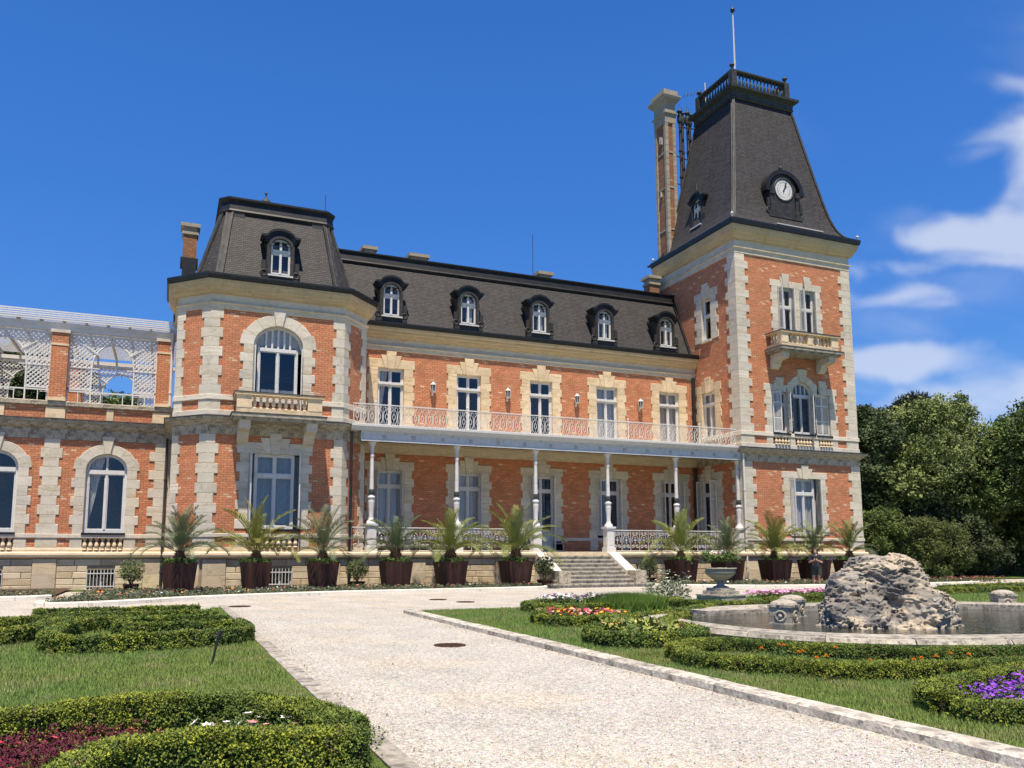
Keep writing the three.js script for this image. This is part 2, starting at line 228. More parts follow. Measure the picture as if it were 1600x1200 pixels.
// corner stones in courses: path of three plan points, corner in the middle
const QR = rng(77);
function quoins(parent, P0, P, P1, y0, y1, lo, hi, mats, name = 'quoin_stone', sync = true) {
  const n = Math.max(1, Math.round((y1 - y0) / 0.365)), h = (y1 - y0) / n, un = (a, b) => { const x = b[0] - a[0], z = b[1] - a[1], l = Math.hypot(x, z); return [x / l, z / l]; }, d1 = un(P, P0), d2 = un(P, P1), n1 = [d1[1], -d1[0]], n2 = [-d2[1], d2[0]], k = 1 / (1 + n1[0] * n2[0] + n1[1] * n2[1]), mt = [(n1[0] + n2[0]) * k, (n1[1] + n2[1]) * k], p = 0.035, t = 0.12, cache = {};
  for (let i = 0; i < n; i++) {
    const a = i % 2 ? lo : hi, b = sync ? a : (i % 2 ? hi : lo), v = Math.floor(QR() * 3), key = (i % 2) + ':' + v;
    cache[key] ??= planBlock([[mt[0] * p, mt[1] * p], [d1[0] * a + n1[0] * p, d1[1] * a + n1[1] * p], [d1[0] * a - n1[0] * t, d1[1] * a - n1[1] * t], [-mt[0] * t, -mt[1] * t], [d2[0] * b - n2[0] * t, d2[1] * b - n2[1] * t], [d2[0] * b + n2[0] * p, d2[1] * b + n2[1] * p]].reverse(), h, v * 0.37);
    const m = add(parent, name, cache[key], pick(mats, QR)); m.position.set(P[0], y0 + i * h, P[1]);
  }
}
// run of flat stones on a wall face at u (pilaster or half quoin)
function pilaster(parent, F, u, y0, y1, lo, hi, mats, side = 0, name = 'pilaster_stone') {
  const n = Math.max(1, Math.round((y1 - y0) / 0.365)), h = (y1 - y0) / n;
  for (let i = 0; i < n; i++) { const w = i % 2 ? lo : hi, m = add(parent, name, block(w, h, 0.15, QR), pick(mats, QR)), q = F.at(u + side * w / 2), nz = [-F.d[1], F.d[0]]; m.position.set(q[0] + nz[0] * 0.035, y0 + (i + 0.5) * h, q[1] + nz[1] * 0.035); m.rotation.y = F.ry; }
}

// ---------- windows ----------
const WR = rng(5);
function wavy(w, h, amp, n, flare = 0) { // hanging cloth
  const g = new THREE.PlaneGeometry(w, h, 36, 10), p = g.attributes.position;
  for (let i = 0; i < p.count; i++) { const x = p.getX(i), y = p.getY(i), t = 0.5 - y / h; p.setZ(i, Math.sin(x / w * n * Math.PI * 2) * amp + Math.sin(x * 31 + 1) * amp * 0.3); if (flare) p.setX(i, x + flare * (1 - Math.abs(t - 0.62) * 1.6) * (x / w + 0.5)); }
  g.computeVertexNormals(); return g;
}
// window(parent, F, u, opts): parts frame, pane, curtain, shutter, surround stones, sill
function windowUnit(parent, F, u, o) {
  const q = F.at(u), g = grp(parent, o.name ?? 'window', q[0], 0, q[1], F.ry), { w, y0, y1 } = o, rise = o.rise ?? 0, ys = y1 - rise, zf = o.zf ?? -0.13, mats = o.mats ?? MAT.grey, fr = MAT[o.paint ?? 'white'];
  if (!o.skipSurround) {
    const sd = 0.27, zo = 0.035, lo = o.lo ?? 0.4, hi = o.hi ?? 0.5, base = o.sBase ?? y0, head = rise ? ys : y1, n = Math.max(1, Math.round((head - base) / 0.36)), h = (head - base) / n;
    for (const s of [-1, 1]) {
      if (o.only && o.only !== s) continue;
      for (let i = 0; i < n; i++) { const sw = (n - i) % 2 ? lo : hi, m = add(g, 'jamb_stone', block(sw, h, sd + zo, WR), pick(mats, WR)); m.position.set(s * (w / 2 + sw / 2), base + (i + 0.5) * h, zo); }
      if (!rise) { // flat head: long lintel stone either side of a fan of three
        const kw = o.kw ?? 0.42, lh = o.lh ?? 0.4, x0 = kw, x1 = w / 2 + hi;
        const m = add(g, 'lintel_stone', block(x1 - x0, lh, sd + zo, WR), pick(mats, WR)); m.position.set(s * (x0 + x1) / 2, y1 + lh / 2, zo);
        const sidek = [[s * 0.15, y1 - 0.001], [s * (kw * 0.72), y1 - 0.001], [s * (kw + 0.06), y1 + lh + 0.18], [s * 0.21, y1 + lh + 0.18]]; add(g, 'keystone', polyBlock(s > 0 ? sidek : sidek.reverse(), sd + 0.05, WR()), pick(mats, WR)).position.z = 0.05;
        const fill = [[s * kw * 0.70, y1], [s * kw, y1], [s * kw, y1 + lh], [s * (kw * 0.9), y1 + lh]]; add(g, 'lintel_stone', polyBlock(s > 0 ? fill : fill.reverse(), sd, WR()), pick(mats, WR)).position.z = 0.03;
      }
    }
    if (!rise) add(g, 'keystone', polyBlock([[-0.15, y1 - 0.03], [0.15, y1 - 0.03], [0.235, y1 + (o.lh ?? 0.4) + 0.36], [-0.235, y1 + (o.lh ?? 0.4) + 0.36]], sd + 0.08, WR()), pick(mats, WR)).position.z = 0.085;
    else { // voussoirs round the arch, keystone on top
      const N = o.nv ?? 7, ro = o.ring ?? 0.46, E = (t, k) => { const a = Math.PI - t * Math.PI; return [Math.cos(a) * (w / 2 + k), ys + Math.sin(a) * (rise + k)]; };
      for (let i = 0; i < N; i++) {
        const t0 = i / N, t1 = (i + 1) / N, key = i === (N - 1) / 2, pts = [], ko = key ? ro + 0.3 : ro + (i === 0 || i === N - 1 ? 0.06 : 0);
        const e0 = key ? t0 + 0.02 : t0, e1 = key ? t1 - 0.02 : t1;
        for (let k = 0; k <= 5; k++) pts.push(E(mix(key ? t0 + 0.028 : t0, key ? t1 - 0.028 : t1, k / 5), -0.004)); for (let k = 5; k >= 0; k--) pts.push(E(mix(e0, e1, k / 5), ko));
        add(g, key ? 'keystone' : 'arch_stone', polyBlock(pts.reverse(), sd + (key ? 0.09 : 0.035), i * 0.3), pick(mats, WR)).position.z = key ? 0.09 : 0.035;
        if (key) for (const s of [-1, 1]) { const pp = []; const a0 = s < 0 ? t0 : t1 - 0.028, a1 = s < 0 ? t0 + 0.028 : t1; for (let k = 0; k <= 2; k++) pp.push(E(mix(a0, a1, k / 2), -0.004)); for (let k = 2; k >= 0; k--) pp.push(E(mix(a0, a1, k / 2), ro + 0.05)); add(g, 'arch_stone', polyBlock(pp.reverse(), sd, 0.2), pick(mats, WR)).position.z = 0.035; }
      }
    }
  }
  if (o.sill !== false) add(g, 'sill', uvw(bx(-w / 2 - 0.04, w / 2 + 0.04, y0 - (o.sillH ?? 0.08), y0, -0.36, 0.1)), o.sillMat ?? (o.leadSill ? MAT.leadDark : mats[0]));
  // frame: outer bars, mullion, transom
  const ft = o.ft ?? 0.085, fd = 0.08, yt = o.yt ?? y0 + (y1 - y0) * 0.68, bars = [], W = w / 2 - (o.inset ?? 0.0), cols = o.cols ?? 2, panes = [];
  const topY = (x) => rise ? ys + rise * Math.sqrt(Math.max(0, 1 - (x / (w / 2)) ** 2)) : y1;
  bars.push(bx(-W, -W + ft, y0, rise ? ys : y1, zf - fd, zf), bx(W - ft, W, y0, rise ? ys : y1, zf - fd, zf), bx(-W + ft, W - ft, y0, y0 + ft * (o.foot ?? 1.3), zf - fd, zf));
  if (!rise) bars.push(bx(-W + ft, W - ft, y1 - ft, y1, zf - fd, zf));
  else { const s = new THREE.Shape(); archPath(s, w - 0.002, ys, ys, rise); const hP = new THREE.Path(), k = ft; hP.moveTo(-w / 2 + k, ys); for (let i = 1; i <= 14; i++) { const a = Math.PI - Math.PI * i / 14; hP.lineTo(Math.cos(a) * (w / 2 - k), ys + Math.sin(a) * (rise - k)); } hP.closePath(); s.holes.push(hP); bars.push(new THREE.ExtrudeGeometry(s, { depth: fd, bevelEnabled: false }).translate(0, 0, zf - fd)); }
  bars.push(bx(-W + ft, W - ft, yt - ft * 0.8, yt + ft * 0.8, zf - fd, zf + 0.035));
  if (o.hood) bars.push(bx(-W, W, yt - 0.03, yt + 0.06, zf, zf + 0.09));
  const mw = o.mw ?? 0.075, upC = o.upCols ?? cols, rows = [[y0 + ft * (o.foot ?? 1.3), yt - ft * 0.8, cols], [yt + ft * 0.8, null, upC]];
  for (const [a, b, nc] of rows) {
    for (let i = 0; i < nc; i++) {
      const x0 = -W + ft + (2 * W - 2 * ft) * i / nc, x1 = -W + ft + (2 * W - 2 * ft) * (i + 1) / nc, m0 = i ? mw / 2 : 0, m1 = i < nc - 1 ? mw / 2 : 0, bb = b ?? (rise ? null : y1 - ft);
      const xa = x0 + m0, xb = x1 - m1, sash = 0.035;
      if (i < nc - 1) bars.push(bx(x1 - mw / 2, x1 + mw / 2, a, bb ?? topY(x1) - ft * 0.7, zf - fd, zf + 0.02));
      if (bb !== null) { bars.push(bx(xa, xa + sash, a, bb, zf - 0.055, zf - 0.015), bx(xb - sash, xb, a, bb, zf - 0.055, zf - 0.015), bx(xa + sash, xb - sash, a, a + sash, zf - 0.055, zf - 0.015), bx(xa + sash, xb - sash, bb - sash, bb, zf - 0.055, zf - 0.015)); panes.push(uvw(bx(xa + sash * 0.5, xb - sash * 0.5, a + sash * 0.5, bb - sash * 0.5, zf - 0.04, zf - 0.034))); }
      else { const pts = [[xa, a], [xb, a]]; for (let k = 0; k <= 6; k++) { const x = mix(xb, xa, k / 6); pts.push([x, Math.max(a + 0.01, topY(x) - ft * 0.6)]); } panes.push(uvw(new THREE.ExtrudeGeometry(shapeOf(pts), { depth: 0.006, bevelEnabled: false }).translate(0, 0, zf - 0.04))); }
    }
  }
  if (o.door) { bars.push(bx(-W + ft, W - ft, y0 + ft, y0 + 0.95, zf - 0.05, zf - 0.012)); for (const s of [-1, 1]) bars.push(bx(s * W * 0.5 - W * 0.3, s * W * 0.5 + W * 0.3, y0 + 0.2, y0 + 0.82, zf - 0.02, zf + 0.008)); }
  add(g, 'frame', merge(bars), fr);
  for (const p of panes) add(g, 'pane', p, MAT.pane);
  if (o.louvre) for (let k = 0; k < 2; k++) { }
  // cloth behind the glass
  const cz = zf - 0.22;
  if (o.curtain === 'lace') add(g, 'curtain', wavy(w * 1.04, (y1 - y0) * 0.98, 0.018, 9).translate(0, (y0 + y1) / 2, cz), MAT.curtain);
  if (o.curtain === 'greyLace') add(g, 'curtain', wavy(w * 1.04, (y1 - y0) * 0.98, 0.018, 9).translate(0, (y0 + y1) / 2, cz), MAT.greyLace);
  if (o.curtain === 'valance') { add(g, 'curtain', wavy(w * 0.98, y1 - yt, 0.012, 9).translate(0, (y1 + yt) / 2 - 0.05, zf - 0.1), MAT.curtain); add(g, 'curtain', wavy(w * 0.9, 1.1, 0.018, 6).translate(0, y0 + 0.55, cz), MAT.greyLace); }
  if (o.curtain === 'sides') for (const s of [-1, 1]) { const c = wavy(w * 0.3, y1 - y0, 0.02, 4, 0); const p = c.attributes.position; for (let i = 0; i < p.count; i++) { const t = 0.5 - p.getY(i) / (y1 - y0); p.setX(i, (p.getX(i) + w * 0.15) * mix(1.5, 0.35, Math.min(1, t * 1.15)) ); } c.computeVertexNormals(); c.scale(s, 1, 1).rotateY(0).translate(-s * w / 2, (y0 + y1) / 2, cz); add(g, 'curtain', c, MAT.curtain); }
  if (o.curtain === 'drape') add(g, 'curtain', wavy(w * 1.04, (y1 - y0) * 0.98, 0.03, 7).translate(0, (y0 + y1) / 2, cz), MAT.drape);
  if (o.curtain === 'blue') add(g, 'curtain', wavy(w * 0.55, (y1 - y0) * 0.98, 0.03, 4).translate(-w * 0.24, (y0 + y1) / 2, cz), MAT.blueDrape);
  // louvred leaves
  if (o.shutters) for (const [s, ang, sw] of o.shutters) {
    const sh = [], hgt = (rise ? ys : y1) - y0 - 0.06, rail = 0.05;
    sh.push(bx(0, rail, 0, hgt, -0.02, 0.02), bx(sw - rail, sw, 0, hgt, -0.02, 0.02)); for (const yy of [0, hgt * 0.33, hgt * 0.72, hgt - 0.06]) sh.push(bx(rail, sw - rail, yy, yy + 0.06, -0.018, 0.018));
    for (let y = 0.07; y < hgt - 0.05; y += 0.055) sh.push(box(sw - 2 * rail, 0.008, 0.045).rotateX(0.7).translate(sw / 2, y, 0));
    const m = add(g, 'shutter', merge(sh), fr); m.position.set(-s * (w / 2 - 0.03), y0 + 0.03, zf + 0.16); m.rotation.y = s > 0 ? -ang : Math.PI + ang;
  }
  return g;
}
const hole = (u, o, lo = 0.25) => o.rise ? { u, w: o.w + lo * 2, a: (o.sBase ?? o.y0) - 0.0, b: o.y1 - o.rise, rise: o.rise + lo } : { u, w: o.w + lo * 2, a: o.sBase ?? o.y0, b: o.y1 + 0.2 };
// turned baluster of given height
const balCache = new Map();
function baluster(h, r = 0.07) { const k = h.toFixed(2) + r; if (!balCache.has(k)) balCache.set(k, uvw(lathe([[r * 0.95, 0], [r * 0.95, h * 0.08], [r * 0.5, h * 0.12], [r * 0.62, h * 0.2], [r, h * 0.36], [r * 0.8, h * 0.5], [r * 0.42, h * 0.72], [r * 0.5, h * 0.78], [r * 0.72, h * 0.82], [r * 0.5, h * 0.88], [r * 0.95, h * 0.92], [r * 0.95, h]], 10))); return balCache.get(k); }

// ---------- the palace ----------
const palace = thing('palace', 'red brick and pale stone palace with slate mansard roofs, white iron veranda and clock tower', 'palace');
const T = -30.8, M = -34.3, BK = -44;
const pavPath = [[0.15, M], [0.15, -31.93], [1.28, T], [6.25, T], [7.38, -31.93], [7.38, M]];
const towPath = [[25.42, -37.4], [25.42, T], [32.72, T], [32.72, -37.4]];
const wingF = face([-18, M], [0.15, M]), mainF = face([7.38, M], [25.42, M]), pavF = face(pavPath[2], pavPath[3]), towF = face(towPath[1], towPath[2]), towS = face(towPath[0], towPath[1]), verF = face([7.38, T], [25.42, T]);
const pavW = grp(palace, 'wall'), wingW = grp(palace, 'wall'), mainW = grp(palace, 'wall'), towW = grp(palace, 'wall'), plinthG = grp(palace, 'plinth');
const GR = MAT.grey, CR = MAT.cream;
// window specifications
const pavUp = { w: 1.84, y0: 6.6, y1: 10.09, rise: 0.79, yt: 9.2, inset: 0.16, upCols: 6, mw: 0.07, curtain: 'valance', lo: 0.36, hi: 0.48, sBase: 7.3, ring: 0.44, nv: 7, sill: false, zf: -0.2, shutters: [[1, 1.45, 0.22], [-1, 1.45, 0.22]] };
const pavLo = { w: 1.87, y0: 2.37, y1: 5.17, yt: 4.36, inset: 0.2, curtain: 'greyLace', lo: 0.33, hi: 0.45, lh: 0.42, kw: 0.5, shutters: [[1, 1.5, 0.34], [-1, 1.5, 0.34]], leadSill: true };
const wingWn = { w: 1.45, y0: 2.25, y1: 5.3, rise: 0.62, yt: 4.6, upCols: 2, curtain: 'sides', lo: 0.36, hi: 0.48, ring: 0.38, nv: 7, leadSill: true, ft: 0.1, sBase: 2.2 };
const mainUp = { w: 1.2, y0: 6.52, y1: 9.68, yt: 8.98, lo: 0.42, hi: 0.5, lh: 0.4, kw: 0.42, mats: CR, hood: true, sill: false };
const mainLo = { w: 1.3, y0: 2.4, y1: 5.1, yt: 4.4, lo: 0.36, hi: 0.46, lh: 0.38, kw: 0.42, mats: GR, shutters: [[-1, 1.25, 0.36], [1, 1.5, 0.3]], sBase: 2.2 };
const mainDoor = { ...mainLo, y0: 1.56, sBase: 1.56, door: true, sill: false, name: 'door' };
const tw2 = { w: 1.0, y0: 11.45, y1: 14.74, yt: 13.75, lo: 0.36, hi: 0.46, lh: 0.33, kw: 0.3, sill: false, ft: 0.09, shutters: [[1, 1.5, 0.3], [-1, 1.1, 0.3]] };
const tw1 = { w: 1.0, y0: 7.3, y1: 9.38, yt: 8.75, lo: 0.36, hi: 0.48, lh: 0.34, kw: 0.3, leadSill: true };
const tw1c = { w: 1.27, y0: 7.3, y1: 9.93, rise: 0.6, yt: 9.25, upCols: 4, mw: 0.05, ring: 0.36, nv: 5, lo: 0.2, hi: 0.2, leadSill: true, shutters: [[-1, 0.9, 0.5]] };
const tw0 = { w: 1.9, y0: 2.37, y1: 5.1, yt: 4.35, inset: 0.26, lo: 0.36, hi: 0.47, lh: 0.32, kw: 0.45, shutters: [[1, 1.5, 0.3], [-1, 1.0, 0.4]], curtain: 'drape' };
const ts2 = { w: 0.72, y0: 12.27, y1: 14.5, yt: 13.6, lo: 0.45, hi: 0.6, lh: 0.42, kw: 0.3, cols: 1, upCols: 1 };
const ts1 = { ...mainUp, w: 1.05, y1: 9.6 }, ts0 = { ...mainLo, w: 1.3, y0: 1.6, sBase: 1.6 };
const mainX = [9.1, 12.82, 16.52, 20.14, 23.8], wingX = [-2.17, -5.9, -9.63];

// brickwork
wall(wingW, 'brickwork', wingF, 1.3, 6.5, wingX.map((x) => hole(x + 18, wingWn)));
wall(pavW, 'brickwork', pavF, 1.3, 11.1, [hole(2.47, pavUp), hole(2.47, pavLo)]);
wall(pavW, 'brickwork', face(pavPath[1], pavPath[2]), 1.3, 11.1, []); wall(pavW, 'brickwork', face(pavPath[3], pavPath[4]), 1.3, 11.1, []);
wall(pavW, 'brickwork', face([0.15, BK], pavPath[1]), -0.3, 11.1, []); wall(pavW, 'brickwork', face(pavPath[4], [7.38, BK]), 6.2, 11.1, []); wall(pavW, 'brickwork', face(pavPath[4], [7.38, M + 0.0]), 1.3, 6.2, []); 
wall(mainW, 'brickwork', mainF, 1.3, 11.1, [...mainX.map((x) => hole(x - 7.38, mainUp)), ...mainX.map((x, i) => hole(x - 7.38, i === 2 ? mainDoor : mainLo))]);
wall(mainW, 'brickwork', face([25.42, BK], [-18, BK]), -0.3, 6.5, []); wall(mainW, 'brickwork', face([25.42, BK], [0.15, BK]), 6.5, 11.3, []);
wall(wingW, 'brickwork', face([-18, BK], [-18, M]), -0.3, 6.5, []);
const s2u = -33.15 + 37.4, s1u = -33.2 + 37.4, s0u = -33.38 + 37.4;
wall(towW, 'brickwork', towS, 1.3, 16.5, [hole(s2u, ts2), hole(s1u, ts1), hole(s0u, ts0)]);
wall(towW, 'brickwork', towF, 1.3, 16.5, [hole(3.05, tw2, 0.15), hole(4.43, tw2, 0.15), hole(2.41, tw1, 0.04), hole(3.85, tw1c, 0.04), hole(5.1, { ...tw1, w: 0.95 }, 0.03), hole(3.72, tw0)]);
wall(towW, 'brickwork', face([32.72, T], [32.72, -37.4]), -0.3, 16.5, []); wall(towW, 'brickwork', face([32.72, -37.4], [25.42, -37.4]), 6, 16.5, []);
wall(mainW, 'brickwork', face([32.72, -37.4], [25.42, BK]), -0.3, 11.3, []);
// floors close the rooms
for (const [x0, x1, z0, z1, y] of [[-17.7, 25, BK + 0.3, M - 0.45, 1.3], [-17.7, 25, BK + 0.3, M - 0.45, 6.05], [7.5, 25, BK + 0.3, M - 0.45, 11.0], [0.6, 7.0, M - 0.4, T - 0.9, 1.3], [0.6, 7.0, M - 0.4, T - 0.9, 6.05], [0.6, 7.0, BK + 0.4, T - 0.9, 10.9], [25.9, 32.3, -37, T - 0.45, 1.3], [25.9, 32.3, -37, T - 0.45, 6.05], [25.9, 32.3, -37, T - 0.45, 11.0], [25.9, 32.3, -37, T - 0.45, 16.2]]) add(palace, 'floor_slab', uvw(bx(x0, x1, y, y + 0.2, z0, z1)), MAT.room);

// windows
windowUnit(palace, pavF, 2.47, pavUp); windowUnit(palace, pavF, 2.47, pavLo);
wingX.forEach((x, i) => windowUnit(palace, wingF, x + 18, { ...wingWn, curtain: 'sides' }));
mainX.forEach((x, i) => { windowUnit(palace, mainF, x - 7.38, { ...mainUp, curtain: ['sides', '', '', 'drape', 'drape'][i] }); windowUnit(palace, mainF, x - 7.38, i === 2 ? mainDoor : { ...mainLo, curtain: ['drape', 'drape', '', 'blue', ''][i] }); });
windowUnit(palace, towS, s2u, ts2); windowUnit(palace, towS, s1u, { ...ts1, curtain: 'drape' }); windowUnit(palace, towS, s0u, { ...ts0 });
windowUnit(palace, towF, 3.05, { ...tw2, only: -1 }); windowUnit(palace, towF, 4.43, { ...tw2, only: 1 });
windowUnit(palace, towF, 2.41, { ...tw1, only: -1, shutters: [[1, 0.35, 0.44], [-1, 1.15, 0.44]] }); windowUnit(palace, towF, 3.85, tw1c); windowUnit(palace, towF, 5.1, { ...tw1, w: 0.95, only: 1, zf: -0.24, shutters: [[1, 0.03, 0.44], [-1, 0.03, 0.44]] });
windowUnit(palace, towF, 3.72, tw0);
// stone piers between the coupled tower windows
const flat = (p, F, u, y, w, h, mats = GR, name = 'pier_stone', z = 0.035) => { const m = add(p, name, block(w, h, 0.3, QR), pick(mats, QR)), q = F.at(u), n = [-F.d[1], F.d[0]]; m.position.set(q[0] + n[0] * z, y + h / 2, q[1] + n[1] * z); m.rotation.y = F.ry; return m; };
for (let i = 0; i < 6; i++) flat(towW, towF, 3.74, 11.45 + i * 0.548, 0.38, 0.548);
flat(towW, towF, 3.74, 14.74, 0.9, 0.33);
for (let i = 0; i < 4; i++) { flat(towW, towF, 3.06, 7.3 + i * 0.5, 0.3, 0.5); flat(towW, towF, 4.56, 7.3 + i * 0.5, 0.16, 0.5); }
flat(towW, towF, 3.05, 9.3, 0.36, 0.42, GR, 'pier_stone', 0.05); flat(towW, towF, 4.62, 9.3, 0.3, 0.42, GR, 'pier_stone', 0.05); flat(towW, towF, 2.75, 9.38, 0.26, 0.33); flat(towW, towF, 4.88, 9.38, 0.24, 0.33);

// quoins, pilasters
const bands = [[1.7, 2.05], [2.2, 5.83]], bandsUp = [[6.73, 7.1], [7.3, 10.56]];
for (const [a, b] of [...bands, ...bandsUp]) { quoins(pavW, pavPath[1], pavPath[2], pavPath[3], a, b, 0.31, 0.43, GR); quoins(pavW, pavPath[2], pavPath[3], pavPath[4], a, b, 0.31, 0.43, GR); quoins(pavW, pavPath[0], pavPath[1], pavPath[2], a, b, 0.28, 0.38, GR); quoins(pavW, pavPath[3], pavPath[4], pavPath[5], a, b, 0.28, 0.38, GR); }
for (const [a, b] of [[1.7, 2.05], [2.2, 5.83], [6.73, 7.1], [7.3, 16.14]]) { quoins(towW, towPath[0], towPath[1], towPath[2], a, b, 0.55, 0.75, GR); quoins(towW, towPath[1], towPath[2], towPath[3], a, b, 0.55, 0.75, GR); }
for (const [a, b] of [[1.6, 2.05], [2.2, 5.8]]) { for (const x of [-4.1, -7.83]) pilaster(wingW, wingF, x + 18, a, b, 0.54, 0.74, GR); pilaster(wingW, wingF, 18.15, a, b, 0.62, 0.82, GR, -1); }
for (const x of [-4.1, -7.83]) for (const s of [-1, 1]) { }
pilaster(mainW, mainF, 0, 6.6, 10.3, 0.3, 0.42, GR, 1); pilaster(mainW, mainF, 0, 2.2, 5.8, 0.3, 0.42, GR, 1);
// narrow stones between string courses beside the window balustrades
for (const x of wingX) for (const s of [-1, 1]) flat(wingW, wingF, x + 18 + s * (0.725 + 0.21), 1.62, 0.42, 0.42);
for (const s of [-1, 1]) flat(pavW, pavF, 2.47 + s * (0.935 + 0.2), 1.7, 0.4, 0.35);
for (const u of [2.41 - 0.72, 3.08, 4.58, 5.1 + 0.7]) flat(towW, towF, u, 6.73, u > 2 && u < 5 ? 0.34 : 0.38, 0.37);
for (const x of mainX) for (const s of [-1, 1]) flat(mainW, mainF, x - 7.38 + s * 0.86, 1.6, 0.42, 0.45);
// balustrades under the windows, each baluster a piece
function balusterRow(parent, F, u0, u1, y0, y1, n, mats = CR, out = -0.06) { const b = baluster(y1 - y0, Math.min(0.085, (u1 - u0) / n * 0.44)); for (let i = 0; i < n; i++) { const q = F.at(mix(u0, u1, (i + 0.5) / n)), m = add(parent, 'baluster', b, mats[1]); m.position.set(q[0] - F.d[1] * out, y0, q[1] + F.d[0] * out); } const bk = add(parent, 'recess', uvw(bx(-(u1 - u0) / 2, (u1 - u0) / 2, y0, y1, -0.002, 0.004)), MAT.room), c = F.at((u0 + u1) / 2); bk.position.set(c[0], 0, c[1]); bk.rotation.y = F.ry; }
const balG = (F, u0, u1, y0, y1, n) => { const g = grp(palace, 'window_balustrade'); balusterRow(g, F, u0, u1, y0, y1, n, CR, 0.07); };
balG(pavF, 2.47 - 0.93, 2.47 + 0.93, 1.7, 2.06, 9); for (const x of wingX) balG(wingF, x + 18 - 0.72, x + 18 + 0.72, 1.6, 2.04, 7);
balG(towF, 1.92, 2.9, 6.73, 7.1, 5); balG(towF, 3.28, 4.42, 6.73, 7.1, 6); balG(towF, 4.74, 5.6, 6.73, 7.1, 5); balG(towF, 3.72 - 0.95, 3.72 + 0.95, 1.7, 2.06, 9);

// mouldings
const solid = (p) => [...p, [-0.2, p[p.length - 1][1]], [-0.2, p[0][1]]].reverse();
const course = (parent, name, path, prof, mat) => add(parent, name, sweep(path, solid(prof).reverse()), mat);
const band = (p, path, a, b, out, mat = GR[1], name = 'string_course') => course(p, name, path, [[out, a], [out + 0.012, a + 0.02], [out + 0.012, b - 0.015], [out, b]], mat);
const beltProf = [[0.03, 5.83], [0.045, 6.16], [0.08, 6.18], [0.1, 6.22], [0.2, 6.28], [0.22, 6.34], [0.31, 6.36], [0.32, 6.44]];
const beltLead = [[0.3, 6.442], [0.35, 6.44], [0.35, 6.475], [0.05, 6.52]];
for (const [g, path] of [[pavW, pavPath], [towW, towPath]]) {
  course(g, 'belt_cornice', path, beltProf, MAT.weather); course(g, 'flashing', path, beltLead, MAT.lead);
  band(g, path, 6.525, 6.73, 0.05); band(g, path, 7.1, 7.3, 0.06); band(g, path, 2.05, 2.2, 0.055);
}
course(wingW, 'belt_cornice', [[-18, M], [0.15, M]], [[0.03, 5.8], [0.045, 6.2], [0.1, 6.22], [0.2, 6.3], [0.22, 6.4], [0.31, 6.42], [0.32, 6.52]], MAT.weather);
course(wingW, 'flashing', [[-18, M], [0.15, M]], [[0.3, 6.522], [0.35, 6.52], [0.35, 6.555], [0.02, 6.6]], MAT.lead);
band(wingW, [[-18, M], [0.15, M]], 2.04, 2.2, 0.055);
course(mainW, 'belt_cornice', [[7.38, M], [25.42, M]], [[0.03, 5.83], [0.045, 6.2], [0.06, 6.22], [0.06, 6.3]], GR[3]);
band(mainW, [[7.38, M], [16.52 - 1.1, M]], 2.05, 2.2, 0.05); band(mainW, [[16.52 + 1.1, M], [25.42, M]], 2.05, 2.2, 0.05);
const crown = (g, path, y, s, reach) => { // frieze, ochre-stained cornice, gutter
  course(g, 'frieze', path, [[0.03, y], [0.05, y + 0.02 * s], [0.05, y + 0.22 * s], [0.12, y + 0.25 * s], [0.12, y + 0.29 * s], [0.045, y + 0.31 * s], [0.045, y + 0.66 * s]], GR[3]);
  course(g, 'cornice', path, [[0.06, y + 0.66 * s], [0.14, y + 0.68 * s], [0.2, y + 0.78 * s], [0.24, y + 0.8 * s], [0.26, y + 0.88 * s], [reach - 0.13, y + 0.92 * s], [reach - 0.1, y + 1.04 * s], [reach - 0.06, y + 1.12 * s], [reach - 0.05, y + 1.24 * s]], MAT.ochre2);
  course(g, 'gutter', path, [[reach - 0.1, y + 1.245 * s], [reach, y + 1.26 * s], [reach + 0.04, y + 1.42 * s], [reach + 0.04, y + 1.5 * s], [-0.4, y + 1.5 * s]], MAT.gutter);
};
MAT.ochre2 = stoneMat(0.62, 0.50, 0.31, 0.7, 0.2);
crown(pavW, pavPath, 10.56, 0.83, 0.44); crown(towW, towPath, 16.14, 1.07, 0.46); crown(mainW, [[7.38, M], [25.42, M]], 10.47, 0.8, 0.44);

